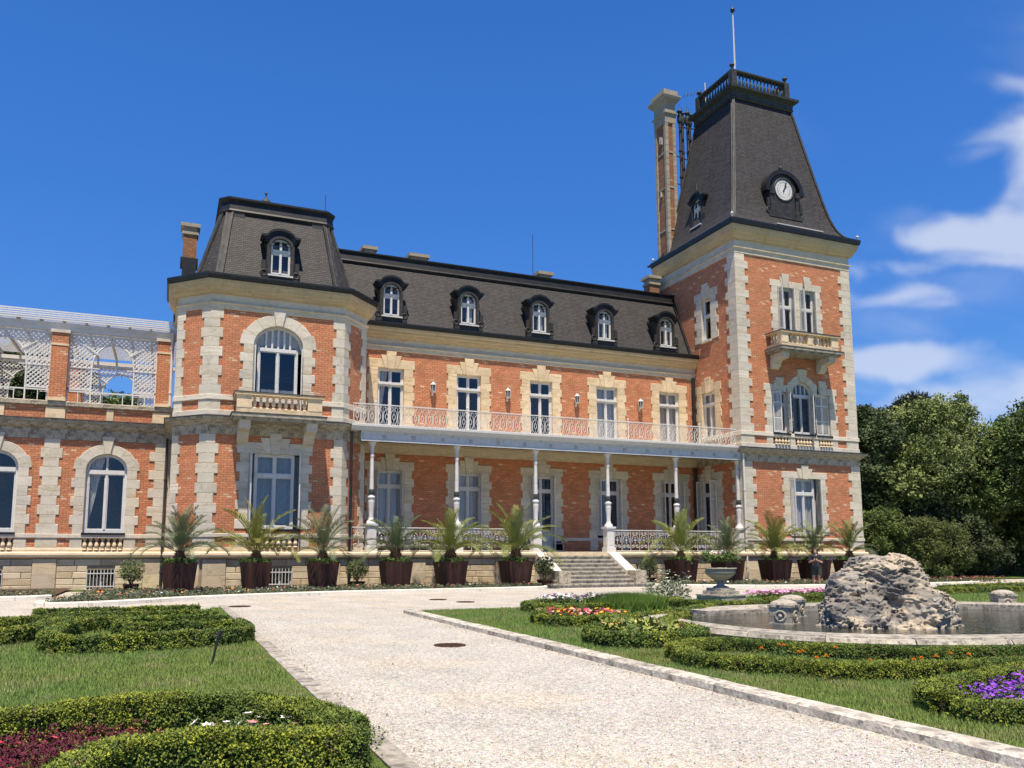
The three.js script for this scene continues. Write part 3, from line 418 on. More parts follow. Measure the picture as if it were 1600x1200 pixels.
// plinth: torus moulding, stone band above, ashlar courses below
const plPath = [[-18, M], [0.15, M], [0.15, -31.93], [1.28, T], [6.25, T], [7.0, T], [14.5, T]], plPath2 = [[18.36, T], [32.72, T], [32.72, -37]];
const torus = [[0.02, 1.28], [0.1, 1.3], [0.16, 1.34], [0.18, 1.41], [0.17, 1.48], [0.12, 1.53], [0.06, 1.535], [0.05, 1.6], [0.03, 1.7]];
for (const p of [[[-18, M], [0.15, M], [0.15, -31.93], [1.28, T], [14.5, T]], plPath2]) { course(plinthG, 'torus_moulding', p, torus.slice(0, 7), MAT.plinth[2]); }
for (const p of [[[-18, M], [0.15, M]], pavPath.slice(1, 5), towPath.slice(1)]) course(plinthG, 'base_course', p, [[0.05, 1.536], [0.055, 1.6], [0.03, 1.7]], MAT.plinth[3]);
const PR = rng(31);
function ashlar(F, u0, u1, piers, wins, W = [F, 0]) {
  wall(plinthG, 'plinth_wall', W[0], -0.3, 1.3, wins.map(([a, b, c, d]) => ({ u: (a + b) / 2 + W[1], w: b - a, a: c, b: d })), 0.4, MAT.mortar);
  const rows = 5, y0 = G - 0.06, y1 = 1.26, h = (y1 - y0) / rows;
  for (const [a, b] of piers) for (let k = 0; k < 2; k++) { const m = flat(plinthG, F, (a + b) / 2, y0 + k * (y1 - y0) / 2, b - a - 0.004, (y1 - y0) / 2, MAT.plinth, 'plinth_stone', 0.075); }
  for (let r = 0; r < rows; r++) {
    let u = u0, first = true;
    while (u < u1 - 0.02) {
      const blk = [...piers, ...wins.filter((w) => y0 + r * h < w[3] - 0.02 && y0 + (r + 1) * h > w[2] + 0.02)].sort((a, b) => a[0] - b[0]).find((s) => s[1] > u + 0.001), lim = blk ? blk[0] : u1;
      if (lim - u < 0.06) { u = blk ? blk[1] : u1; first = true; continue; }
      let L = (first && r % 2 ? 0.35 : 0.55) + PR() * 0.4; first = false; if (lim - u - L < 0.3) L = lim - u; L = Math.min(L, 1.2);
      L = Math.round(L * 20) / 20 || L; L = Math.min(L, lim - u);
      flat(plinthG, F, u + L / 2, y0 + r * h, L - 0.02, h - 0.018, MAT.plinth, 'plinth_stone', 0.03 + PR() * 0.014); u += L;
    }
  }
  for (const [a, b, c, d] of wins) {
    const q = F.at((a + b) / 2), g = grp(palace, 'basement_window', q[0], 0, q[1], F.ry), w = b - a, bars = [];
    add(g, 'pane', uvw(bx(-w / 2, w / 2, c, d, -0.2, -0.195)), MAT.pane); add(g, 'frame', merge([bx(-0.03, 0.03, c, d, -0.22, -0.16), bx(-w / 2, -w / 2 + 0.04, c, d, -0.22, -0.16), bx(w / 2 - 0.04, w / 2, c, d, -0.22, -0.16)]), MAT.whiteOld); add(g, 'sill', uvw(bx(-w / 2 - 0.05, w / 2 + 0.05, c - 0.08, c - 0.002, 0.0, 0.1)), MAT.plinth[2]);
    const n = Math.round(w / 0.115); for (let i = 0; i <= n; i++) bars.push(bx(-w / 2 + i * w / n - 0.012, -w / 2 + i * w / n + 0.012, c, d, 0.055, 0.079)); bars.push(bx(-w / 2 - 0.02, w / 2 + 0.02, c + 0.08, c + 0.12, 0.05, 0.084), bx(-w / 2 - 0.02, w / 2 + 0.02, d - 0.16, d - 0.12, 0.05, 0.084)); add(g, 'grille', merge(bars), MAT.white);
  }
}
ashlar(wingF, 8, 18.1, [[13.5, 14.3], [17.3, 18.1]], [[15.35, 16.3, G, 0.85], [11.6, 12.55, G, 0.85]]);
ashlar(face(pavPath[1], pavPath[2]), 0.05, 1.55, [[0.05, 0.5], [1.1, 1.55]], []);
ashlar(pavF, 0.04, 6.1, [[0.04, 0.85], [4.1, 5.0]], [[2.38, 3.2, 0.24, 0.92]]);
ashlar(verF, 0.0, 7.1, [[1.55, 2.3], [5.3, 5.9]], [[3.0, 3.75, 0.2, 0.9], [6.0, 6.6, 0.2, 0.9]], [face([6.25, T], [14.5, T]), 1.13]); ashlar(verF, 11.0, 18.0, [[13.6, 14.3], [17.2, 18.0]], [[12.0, 12.7, 0.2, 0.9]], [face([18.36, T], [25.42, T]), 7.38 - 18.36]);
ashlar(towF, 0.04, 7.26, [[0.04, 0.8], [6.5, 7.26]], [[4.2, 5.0, 0.25, 0.95]]);

// wing parapet
const par = grp(palace, 'parapet');
add(par, 'brickwork', uvw(bx(-18, 0.1, 6.55, 7.07, M - 0.35, M)), MAT.brick);
for (const x of [-4.07, -0.3, -7.8, -2.17, -5.9]) { const w = x === -2.17 || x === -5.9 ? 0.26 : 0.68; const m = add(par, 'parapet_stone', block(w, 0.44, 0.2, QR), pick(MAT.cream, QR)); m.position.set(x, 6.82, M + 0.05); }
course(par, 'coping', [[-18, M], [0.13, M]], [[0.06, 7.07], [0.1, 7.1], [0.1, 7.24], [0.06, 7.27], [-0.4, 7.27]], MAT.weather);
add(par, 'terrace_floor', uvw(bx(-18, 0.1, 6.45, 6.6, BK, M - 0.36)), MAT.step);

// pavilion balcony
function balcony(F, u0, u1, ys, rail, outSlab, outRail, pierW, mids, n, brk, mats) {
  const q = F.at(0), g = grp(palace, 'balcony', q[0], 0, q[1], F.ry);
  add(g, 'slab', merge([bx(u0, u1, ys - 0.12, ys, 0.0, outSlab), bx(u0 + 0.08, u1 - 0.08, ys - 0.22, ys - 0.12, 0.0, outSlab - 0.1)]), MAT.basin[1]);
  add(g, 'flashing', uvw(bx(u0 - 0.02, u1 + 0.02, ys, ys + 0.03, 0, outSlab + 0.02)), MAT.lead);
  const a = u0 + 0.16, b = u1 - 0.16, y0 = ys + 0.03, yr = rail - 0.12;
  add(g, 'parapet_base', merge([bx(a, b, y0, y0 + 0.2, outRail - 0.28, outRail), bx(a, a + 0.28, y0, y0 + 0.2, 0, outRail - 0.28), bx(b - 0.28, b, y0, y0 + 0.2, 0, outRail - 0.28)]), mats[0]);
  for (const [x, w] of [[a + pierW / 2, pierW], [b - pierW / 2, pierW], ...mids]) add(g, 'pier', uvw(bx(x - w / 2, x + w / 2, y0 + 0.2, yr, outRail - 0.29, outRail + 0.012)), mats[1]);
  add(g, 'rail', merge([bx(a - 0.07, b + 0.07, yr, rail - 0.035, outRail - 0.35, outRail + 0.07), bx(a - 0.07, a + 0.33, yr, rail - 0.035, 0, outRail - 0.35), bx(b - 0.33, b + 0.07, yr, rail - 0.035, 0, outRail - 0.35)]), mats[2]); add(g, 'flashing', merge([bx(a - 0.09, b + 0.09, rail - 0.035, rail, outRail - 0.37, outRail + 0.09), bx(a - 0.09, a + 0.35, rail - 0.035, rail, 0, outRail - 0.37), bx(b - 0.35, b + 0.09, rail - 0.035, rail, 0, outRail - 0.37)]), MAT.lead);
  const bal = baluster(yr - y0 - 0.2, 0.08); const spans = mids.length ? [[a + pierW, mids[0][0] - mids[0][1] / 2], [mids[0][0] + mids[0][1] / 2, b - pierW]] : [[a + pierW, b - pierW]];
  for (const [s0, s1] of spans) { const k = Math.round(n * (s1 - s0) / (spans.reduce((t, s) => t + s[1] - s[0], 0))); for (let i = 0; i < k; i++) add(g, 'baluster', bal, mats[1]).position.set(mix(s0, s1, (i + 0.5) / k), y0 + 0.2, outRail - 0.14); }
  for (const s of [a + 0.14, b - 0.14]) for (let i = 0; i < 2; i++) add(g, 'baluster', bal, mats[1]).position.set(s, y0 + 0.2, 0.2 + i * 0.22);
  const prof = [[0, brk[2]], [0.12, brk[2] - 0.02], [0.3, brk[2] + 0.12], [0.42, brk[2] + 0.34], [outSlab - 0.25, brk[2] + 0.4], [outSlab - 0.22, ys - 0.22], [0, ys - 0.22]];
  for (const x of brk.slice(0, 2)) { const e = new THREE.ExtrudeGeometry(shapeOf(prof), { depth: 0.38, bevelEnabled: true, bevelSize: 0.012, bevelThickness: 0.012, bevelOffset: -0.012, bevelSegments: 1 }).rotateY(-Math.PI / 2).translate(x + 0.19, 0, 0.03); add(g, 'bracket', uvw(e), GR[2]); }
}
balcony(pavF, 0.78, 4.16, 6.48, 7.3, 1.2, 1.0, 0.52, [], 9, [1.25, 3.65, 5.55], CR);
balcony(towF, 1.62, 5.5, 11.36, 12.2, 1.15, 1.0, 0.42, [[3.56, 0.3]], 10, [2.08, 4.98, 10.45], CR);

// ---------- roofs ----------
function loft(rings, closed = true) { const pos = []; for (let k = 0; k < rings.length - 1; k++) { const a = rings[k], b = rings[k + 1], n = a.length; for (let i = 0; i < (closed ? n : n - 1); i++) { const j = (i + 1) % n; pos.push(...a[i], ...a[j], ...b[j], ...a[i], ...b[j], ...b[i]); } } const g = new THREE.BufferGeometry(); g.setAttribute('position', new THREE.Float32BufferAttribute(pos, 3)); g.computeVertexNormals(); return g; }
const mainRoof = grp(palace, 'roof'), pavRoof = grp(palace, 'roof'), towRoof = grp(palace, 'roof');
{ // central block
  const X0 = 6.9, X1 = 25.4, z0 = -34.42, y0 = 11.6, z1 = -35.95, y1 = 15.05, zb = BK + 1.6;
  add(mainRoof, 'slates', uvw(loft([[[X0, y0, z0], [X1, y0, z0]], [[X0, y1, z1], [X1, y1, z1]]], false)), MAT.slate);
  add(mainRoof, 'back_slope', uvw(loft([[[X1, y0, BK], [X0, y0, BK]], [[X1, y1, zb], [X0, y1, zb]]], false)), MAT.slate);
  add(mainRoof, 'curb', sweep([[X0, z1], [X1, z1]], [[-0.1, 14.9], [0.1, 14.9], [0.16, 14.98], [0.12, 15.05], [0.06, 15.36], [0.14, 15.44], [0.14, 15.5], [-0.1, 15.52]]), MAT.leadDark);
  add(mainRoof, 'flat_roof', uvw(loft([[[X0, 15.5, z1 + 0.05], [X1, 15.5, z1 + 0.05]], [[X0, 15.62, (z1 + zb) / 2], [X1, 15.62, (z1 + zb) / 2]], [[X0, 15.2, zb], [X1, 15.2, zb]]], false)), MAT.lead);
  add(mainRoof, 'eaves_ledge', uvw(bx(X0, X1, y0 - 0.1, y0 + 0.02, z0 - 0.1, M + 0.2)), MAT.leadDark);
  add(mainRoof, 'side_flashing', uvw(bar([25.34, y0, z0 + 0.06], [25.34, y1 + 0.1, z1 + 0.06], 0.14, 0.05)), MAT.leadDark);
}
const inset = (path, k) => { const n = path.length; return path.map((p, i) => { const a = path[(i + n - 1) % n], b = path[(i + 1) % n], nr = (s, e) => { const dx = e[0] - s[0], dz = e[1] - s[1], l = Math.hypot(dx, dz); return [-dz / l, dx / l]; }, n1 = nr(a, p), n2 = nr(p, b), q = 1 / (1 + n1[0] * n2[0] + n1[1] * n2[1]); return [p[0] - (n1[0] + n2[0]) * q * k, p[1] - (n1[1] + n2[1]) * q * k]; }); };
const ring3 = (path, k, y) => inset(path, k).map(([x, z]) => [x, y, z]);
{ // corner pavilion: chamfered frustum
  const plan = [[0.15, -38.6], [0.15, -31.93], [1.28, T], [6.25, T], [7.38, -31.93], [7.38, -38.6], [6.25, -39.7], [1.28, -39.7]];
  add(pavRoof, 'slates', uvw(loft([ring3(plan, 0.32, 11.7), ring3(plan, 0.52, 11.98), ring3(plan, 1.45, 15.1)])), MAT.slate);
  add(pavRoof, 'eaves_ledge', uvw(loft([ring3(plan, -0.2, 11.76), ring3(plan, 0.6, 11.8)])), MAT.leadDark);
  const c = inset(plan, 1.45); add(pavRoof, 'curb', sweep(c, [[-0.2, 14.95], [0.08, 14.95], [0.14, 15.02], [0.1, 15.1], [0.06, 15.42], [0.16, 15.5], [0.16, 15.58], [-0.2, 15.6]], true), MAT.leadDark);
  const top = ring3(plan, 1.4, 15.56); add(pavRoof, 'flat_roof', uvw(loft([top, top.map(() => [3.77, 15.75, -35.2])])), MAT.lead);
  const a = ring3(plan, 0.32, 11.64), m = ring3(plan, 0.52, 11.92), b = ring3(plan, 1.45, 15.1);
  for (let i = 1; i < 5; i++) add(pavRoof, 'hip_flashing', merge([bar(a[i], m[i], 0.3, 0.06), bar(m[i], b[i], 0.3, 0.06), rod(m[i], b[i], 0.045, 8)]), MAT.lead);
  for (const s of [2, 3]) { const q = b[s], e = b[s === 2 ? 3 : 2], d = Math.sign(e[0] - q[0]); add(pavRoof, 'corner_plate', uvw(bx(Math.min(q[0], q[0] + d * 0.55), Math.max(q[0], q[0] + d * 0.55), 14.75, 15.02, q[2] - 0.05, q[2] + 0.1)), MAT.lead); }
  add(pavRoof, 'vent_cap', uvw(lathe([[0.12, 0], [0.12, 0.15], [0.3, 0.2], [0.16, 0.36], [0.03, 0.5], [0.03, 0.62], [0.07, 0.68], [0, 0.75]], 12).translate(3.3, 15.6, -32.9)), MAT.verdigris);
  add(pavRoof, 'lightning_rod', rod([5.7, 15.5, -32.6], [5.7, 16.5, -32.6], 0.015), MAT.pipe);
}
const prof = [[-0.4, 17.72], [-0.25, 17.78], [-0.1, 17.88], [0.08, 18.06], [0.25, 18.32], [0.4, 18.7], [0.54, 19.2], [0.68, 19.85], [0.82, 20.6], [1.0, 21.6], [1.35, 23.6], [1.72, 25.75]];
{ // clock tower
  const plan = [towPath[0], towPath[1], towPath[2], towPath[3]], rings = prof.map(([k, y]) => ring3(plan, k, y));
  add(towRoof, 'slates', uvw(loft(rings)), MAT.slate);
  for (let i = 0; i < 4; i++) add(towRoof, 'hip_flashing', merge([tube(rings.map((r) => r[i]), 0.07, 40, 8), ...rings.slice(0, -1).map((r, k) => bar(r[i], rings[k + 1][i], 0.2, 0.05))]), MAT.lead);
  const c = inset(plan, 1.7);
  add(towRoof, 'curb', sweep(c, [[-0.3, 25.55], [0.06, 25.55], [0.12, 25.6], [0.08, 25.68], [0.1, 25.92], [0.22, 26.0], [0.32, 26.05], [0.34, 26.17], [-0.3, 26.2]], true), MAT.verdigris);
  const f = ring3(plan, 1.5, 26.15); add(towRoof, 'flat_roof', uvw(loft([f, f.map(() => [29.07, 26.3, -34.1])])), MAT.lead);
  const rl = inset(plan, 1.86), R = grp(palace, 'roof_railing');
  add(R, 'top_rail', sweep(rl, [[-0.14, 27.14], [0.1, 27.14], [0.16, 27.2], [0.16, 27.27], [-0.14, 27.31]], true), MAT.verdigris); add(R, 'bottom_rail', sweep(rl, [[-0.1, 26.2], [0.08, 26.2], [0.08, 26.34], [-0.1, 26.34]], true), MAT.verdigris);
  for (let i = 0; i < 4; i++) {
    const a = rl[i], b = rl[(i + 1) % 4], L = Math.hypot(b[0] - a[0], b[1] - a[1]), n = Math.round(L / 0.24);
    add(R, 'corner_post', uvw(bx(a[0] - 0.16, a[0] + 0.16, 26.2, 27.2, a[1] - 0.16, a[1] + 0.16)), MAT.verdigris);
    for (let k = 1; k < n; k++) { const m = add(R, 'baluster', baluster(0.8, 0.075), MAT.verdigris); m.position.set(mix(a[0], b[0], k / n), 26.34, mix(a[1], b[1], k / n)); }
    add(R, 'finial', uvw(lathe([[0.08, 0], [0.05, 0.06], [0.04, 0.14], [0.13, 0.24], [0.14, 0.3], [0.05, 0.4], [0, 0.42]], 12).translate(a[0], 27.3, a[1])), MAT.verdigris);
  }
  add(towRoof, 'snow_guard', uvw(bx(28.1, 31.1, 18.02, 18.06, T - 0.06, T + 0.1)), MAT.white);
}
// dormers
function dormerGeo() {
  const w = 0.75, ys = 1.15, rise = 0.3, body = shapeOf([[-0.53, -0.28], [0.53, -0.28], [0.53, 1.3], [-0.53, 1.3]]), h = new THREE.Path(); archPath(h, w, 0, ys, rise); body.holes.push(h);
  const arc = (x0, y0, yt, n = 10) => Array.from({ length: n + 1 }, (_, i) => { const t = -1 + 2 * i / n; return [t * x0, y0 + (yt - y0) * Math.sqrt(Math.max(0, 1 - t * t * 0.92)) * 1.0]; });
  const lay = (hw, yb, yt, th, z0, z1) => { const top = arc(hw * 0.72, yb + th, yt), bot = arc(hw * 0.72, yb, yt - th).reverse(); const y0 = top[0][1], y1 = bot[0][1]; return new THREE.ExtrudeGeometry(shapeOf([[-hw, y0 - 0.02], ...top, [hw, y0 - 0.02], [hw, Math.min(y1, y0 - th)], ...bot, [-hw, Math.min(y1, y0 - th)]].reverse()), { depth: z1 - z0, bevelEnabled: false }).translate(0, 0, z0); };
  const surround = merge([new THREE.ExtrudeGeometry(body, { depth: 0.5, bevelEnabled: false }).translate(0, 0, -0.45), bx(-0.7, 0.7, -0.3, -0.16, -0.3, 0.1), ...[-1, 1].map((s) => bx(s * 0.45 - 0.05, s * 0.45 + 0.05, -0.16, 1.2, 0.05, 0.09)),
    (() => { const s = new THREE.Shape(); archPath(s, w + 0.18, ys, ys, rise + 0.1); const p = new THREE.Path(); archPath(p, w, ys, ys, rise); s.holes.push(p); return new THREE.ExtrudeGeometry(s, { depth: 0.05, bevelEnabled: false }).translate(0, 0, 0.05); })()]);
  const hood = merge([lay(0.76, 1.36, 1.84, 0.1, -0.5, 0.16), lay(0.7, 1.27, 1.76, 0.12, -0.5, 0.12), lay(0.62, 1.18, 1.68, 0.14, -0.5, 0.08)]);
  const cheek = merge([bx(-0.5, 0.5, -0.28, 1.32, -1.0, -0.44), new THREE.CylinderGeometry(0.62, 0.62, 1.5, 16, 1, false, 0, Math.PI * 2).scale(1, 1, 0.62).rotateX(Math.PI / 2).translate(0, 1.36, -0.95)]);
  const scroll = merge([new THREE.TorusGeometry(0.12, 0.05, 6, 14).translate(0, 0, 0), new THREE.TorusGeometry(0.05, 0.03, 6, 10), bx(-0.1, 0.06, 0.1, 0.5, -0.06, 0.04)]);
  return { surround, hood, cheek, scroll, w, ys, rise };
}
const DG = dormerGeo();
function dormer(x, y, z, ry = 0, curtain = true) {
  const g = grp(palace, 'dormer', x, y, z, ry), f = -0.03, w = DG.w, bars = [], { ys, rise } = DG;
  add(g, 'surround', DG.surround, MAT.leadMid); add(g, 'hood', DG.hood, MAT.leadDark); add(g, 'cheek', DG.cheek, MAT.lead);
  for (const s of [-1, 1]) { const m = add(g, 'scroll', DG.scroll, MAT.leadMid); m.position.set(s * 0.62, 0.02, 0.02); m.scale.x = -s; }
  const S = new THREE.Shape(); archPath(S, w, 0, ys, rise); const P = new THREE.Path(); archPath(P, w - 0.15, 0.09, ys, rise - 0.07); S.holes.push(P);
  bars.push(new THREE.ExtrudeGeometry(S, { depth: 0.07, bevelEnabled: false }).translate(0, 0, f - 0.07), bx(-0.045, 0.045, 0.05, ys + rise - 0.05, f - 0.07, f + 0.02), bx(-w / 2 + 0.06, w / 2 - 0.06, 0.92, 1.01, f - 0.07, f + 0.03));
  for (const s of [-1, 1]) bars.push(bx(s * 0.18 - 0.13, s * 0.18 + 0.13, 0.8, 0.92, f - 0.06, f - 0.02));
  add(g, 'frame', merge(bars), MAT.white); add(g, 'sill', uvw(bx(-0.48, 0.48, -0.12, -0.06, 0.0, 0.2)), MAT.white);
  for (const s of [-1, 1]) { add(g, 'pane', uvw(bx(s > 0 ? 0.04 : -0.32, s > 0 ? 0.32 : -0.04, 0.07, 0.93, f - 0.05, f - 0.045)), MAT.pane); add(g, 'pane', uvw(bx(s > 0 ? 0.04 : -0.32, s > 0 ? 0.32 : -0.04, 1.0, 1.36, f - 0.05, f - 0.045)), MAT.pane); }
  if (curtain) add(g, 'curtain', wavy(0.3, 1.2, 0.015, 3).translate(0.1, 0.65, f - 0.15), MAT.drape);
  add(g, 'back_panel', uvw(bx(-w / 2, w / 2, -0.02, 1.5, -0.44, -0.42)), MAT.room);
}
MAT.leadMid = std({ map: rep(patina, 0.9, 0.9), color: lin(0.105, 0.10, 0.095), roughness: 0.6, metalness: 0.1 });
for (const [i, x] of mainX.entries()) dormer(x, 12.14, -34.42, 0, i !== 0);
dormer(3.77, 12.3, -31.28, 0, false);
{ // tower side dormer and clock
  const g0 = palace.children.length; dormer(26.0, 19.0, -34.35, -Math.PI / 2, false); const g = palace.children[g0]; g.scale.set(0.92, 1, 1);
  add(g, 'finial', uvw(lathe([[0.05, 1.8], [0.03, 1.9], [0.1, 1.98], [0.03, 2.1], [0.008, 2.4], [0, 2.42]], 10)), MAT.verdigris);
  const c = grp(palace, 'clock', 29.1, 0, -31.28), cy = 20.2, r = 0.56, sh = shapeOf([[-0.72, 18.7], [0.72, 18.7], [0.72, 20.2], ...Array.from({ length: 17 }, (_, i) => { const a = i / 16 * Math.PI; return [Math.cos(a) * 0.8, 20.2 + Math.sin(a) * 0.86]; }), [-0.72, 20.2]]), hp = new THREE.Path(); hp.absarc(0, cy, r - 0.02, 0, Math.PI * 2); sh.holes.push(hp);
  add(c, 'case', merge([new THREE.ExtrudeGeometry(sh, { depth: 1.0, bevelEnabled: false }).translate(0, 0, -0.95), bx(-1.1, 1.1, 18.6, 18.76, -0.5, 0.16), bx(-0.95, 0.95, 18.3, 18.6, -0.5, 0.1), ...[-1, 1].flatMap((s) => [bx(s * 0.84 - 0.12, s * 0.84 + 0.12, 18.76, 20.1, -0.4, 0.1), bx(s * 0.84 - 0.16, s * 0.84 + 0.16, 19.85, 20.1, -0.3, 0.16)])]), MAT.leadMid);
  const hoodS = shapeOf([...Array.from({ length: 21 }, (_, i) => { const a = i / 20 * Math.PI; return [Math.cos(a) * 1.2, 20.16 + Math.sin(a) * 1.08]; }), ...Array.from({ length: 21 }, (_, i) => { const a = Math.PI - i / 20 * Math.PI; return [Math.cos(a) * 0.98, 20.12 + Math.sin(a) * 0.9]; })]);
  add(c, 'hood', merge([new THREE.ExtrudeGeometry(hoodS, { depth: 0.75, bevelEnabled: false }).translate(0, 0, -0.6), ...[-1, 1].map((s) => bx(s * 1.08 - 0.16, s * 1.08 + 0.16, 19.98, 20.2, -0.6, 0.17))]), MAT.leadDark);
  for (const s of [-1, 1]) { const m = add(c, 'scroll', DG.scroll, MAT.leadMid); m.position.set(s * 1.0, 18.95, 0.06); m.scale.set(-s * 1.3, 1.3, 1); }
  add(c, 'bezel', uvw(new THREE.TorusGeometry(r + 0.045, 0.05, 8, 40).translate(0, cy, 0.05)), MAT.lead);
  const cv = document.createElement('canvas'); cv.width = cv.height = 512; const x = cv.getContext('2d');
  x.fillStyle = '#efeee9'; x.fillRect(0, 0, 512, 512); x.strokeStyle = '#222'; x.lineWidth = 5; for (const q of [250, 118]) { x.beginPath(); x.arc(256, 256, q, 0, 7); x.stroke(); }
  x.fillStyle = '#1d1d1f'; x.font = 'bold 62px serif'; x.textAlign = 'center'; x.textBaseline = 'middle';
  ['XII', 'I', 'II', 'III', 'IIII', 'V', 'VI', 'VII', 'VIII', 'IX', 'X', 'XI'].forEach((t, i) => { x.save(); x.translate(256, 256); x.rotate(i * Math.PI / 6); x.fillText(t, 0, -184, 92); x.rotate(Math.PI / 12); x.lineWidth = 4; x.beginPath(); x.moveTo(0, -120); x.lineTo(0, -250); x.stroke(); x.restore(); });
  const ct = new THREE.CanvasTexture(cv); ct.colorSpace = THREE.SRGBColorSpace;
  const dial = add(c, 'dial', new THREE.CircleGeometry(r, 48), std({ map: ct, roughness: 0.5, color: lin(0.86, 0.86, 0.86) })); dial.position.set(0, cy, 0.055);
  const hand = (len, w, ang) => { const m = add(c, 'hand', uvw(new THREE.ExtrudeGeometry(shapeOf([[-w / 2, -0.12], [w / 2, -0.12], [w * 0.7, len * 0.55], [w * 1.3, len * 0.68], [0, len], [-w * 1.3, len * 0.68], [-w * 0.7, len * 0.55]]), { depth: 0.012, bevelEnabled: false })), MAT.dark); m.position.set(0, cy, len > 0.4 ? 0.085 : 0.067); m.rotation.z = -ang; };
  hand(0.5, 0.035, 3.5 / 60 * 2 * Math.PI); hand(0.33, 0.05, 1.05 / 12 * 2 * Math.PI);
  add(c, 'finial', uvw(lathe([[0.05, 21.2], [0.03, 21.32], [0.12, 21.44], [0.05, 21.56], [0.01, 21.6], [0.008, 22.0], [0, 22.01]], 10).translate(0, 0, -0.1)), MAT.verdigris);
}

// ---------- veranda ----------
const colX = [7.52, 11.08, 14.66, 18.2, 21.8, 25.3], VZ = T - 0.25;
{
  const v = grp(palace, 'veranda_roof');
  add(v, 'slab', merge([bx(7.0, 25.44, 6.36, 6.5, M + 0.02, T + 0.02)]), MAT.step);
  add(v, 'gutter', sweep([[6.6, T], [25.1, T]], [[-0.3, 6.26], [0.06, 6.26], [0.1, 6.3], [0.16, 6.4], [0.2, 6.42], [0.2, 6.5], [-0.3, 6.505]]), MAT.whiteOld);
  add(v, 'beam', merge([bx(7.0, 25.36, 5.86, 6.26, T - 0.22, T - 0.02), bx(7.0, 25.36, 5.86, 5.93, T - 0.24, T + 0.012), bx(7.0, 25.36, 6.19, 6.26, T - 0.24, T + 0.012)]), MAT.beam);
  for (let i = 0; i < 15; i++) { const x = 7.95 + i * 1.22; add(v, 'beam_boss', merge([bx(x - 0.06, x - 0.035, 6.0, 6.12, T - 0.03, T), bx(x + 0.035, x + 0.06, 6.0, 6.12, T - 0.03, T), bx(x - 0.06, x + 0.06, 6.1, 6.125, T - 0.03, T), bx(x - 0.06, x + 0.06, 6.0, 6.02, T - 0.03, T)]), MAT.perg); }
  for (let i = 0; i < 26; i++) { const x = 7.4 + i * 0.693; add(v, 'soffit_board', uvw(bx(x + 0.004, x + 0.689, 6.22 + (i % 2) * 0.006, 6.3, M + 0.05, T - 0.23)), MAT.soffit); }
  const fl = grp(palace, 'veranda_floor'); add(fl, 'floor', uvw(bx(7.3, 25.42, 1.3, 1.53, M, T - 0.05)), MAT.step); add(fl, 'edge', uvw(bx(14.5, 18.36, 1.36, 1.535, T - 0.06, T + 0.06)), MAT.plinth[2]);
  // iron columns on pedestals
  const ped = merge([bx(-0.22, 0.22, 0, 0.2, -0.22, 0.22), bx(-0.18, 0.18, 0.2, 0.98, -0.18, 0.18), bx(-0.2, 0.2, 0.98, 1.02, -0.2, 0.2), bx(-0.24, 0.24, 1.02, 1.1, -0.24, 0.24), bx(-0.12, 0.12, 0.3, 0.88, 0.18, 0.19), bx(0.18, 0.19, 0.3, 0.88, -0.12, 0.12), bx(-0.19, -0.18, 0.3, 0.88, -0.12, 0.12)]);
  const base = uvw(lathe([[0.19, 1.1], [0.17, 1.2], [0.1, 1.26], [0.11, 1.32], [0.085, 1.36], [0.1, 1.6], [0.125, 1.9], [0.125, 2.02], [0.1, 2.04], [0.145, 2.1], [0.145, 2.16], [0.09, 2.2], [0.09, 2.24]], 18)), collar = uvw(lathe([[0.088, 2.24], [0.115, 2.27], [0.1, 2.33], [0.12, 2.42], [0.08, 2.45]], 14)), shaft = uvw(lathe([[0.085, 2.44], [0.07, 3.72], [0.095, 3.76], [0.095, 3.8], [0.07, 3.84], [0.075, 3.98], [0.1, 4.0], [0.075, 4.03], [0.085, 4.15], [0.14, 4.26], [0.15, 4.33]], 18));
  for (const x of colX) { const c = grp(palace, 'column', x, 1.53, VZ); add(c, 'pedestal', ped, MAT.white); add(c, 'vase', base, MAT.white); add(c, 'leaf_collar', collar, MAT.verdigris); add(c, 'shaft', shaft, MAT.white); add(c, 'abacus', uvw(bx(-0.16, 0.16, 4.3, 4.335, -0.16, 0.16)), MAT.whiteOld); }
  // cast railings: one scrollwork panel repeated
  const scr = (cx, cy, r, s, turn = 1.4) => tube(Array.from({ length: 9 }, (_, i) => { const a = i / 8 * Math.PI * 2 * turn, q = r * (1 - 0.72 * i / 8); return [cx + s * Math.cos(a) * q, cy + Math.sin(a) * q, 0]; }), 0.011, 16, 4);
  const lower = (w) => merge([rod([-w / 2, 0.03, 0], [-w / 2, 0.9, 0], 0.013, 5), scr(-w * 0.22, 0.2, w * 0.19, 1), scr(w * 0.22, 0.2, w * 0.19, -1), scr(-w * 0.22, 0.78, w * 0.17, 1), scr(w * 0.22, 0.78, w * 0.17, -1), tube([[-w * 0.34, 0.38, 0], [-w * 0.34, 0.54, 0], [-w * 0.12, 0.7, 0], [w * 0.12, 0.7, 0], [w * 0.34, 0.54, 0], [w * 0.34, 0.38, 0]], 0.012, 20, 4), rod([0, 0.3, 0], [0, 0.62, 0], 0.012, 5), rod([-w * 0.1, 0.48, 0], [w * 0.1, 0.48, 0], 0.018, 5), new THREE.SphereGeometry(0.028, 6, 5).translate(0, 0.6, 0)]);
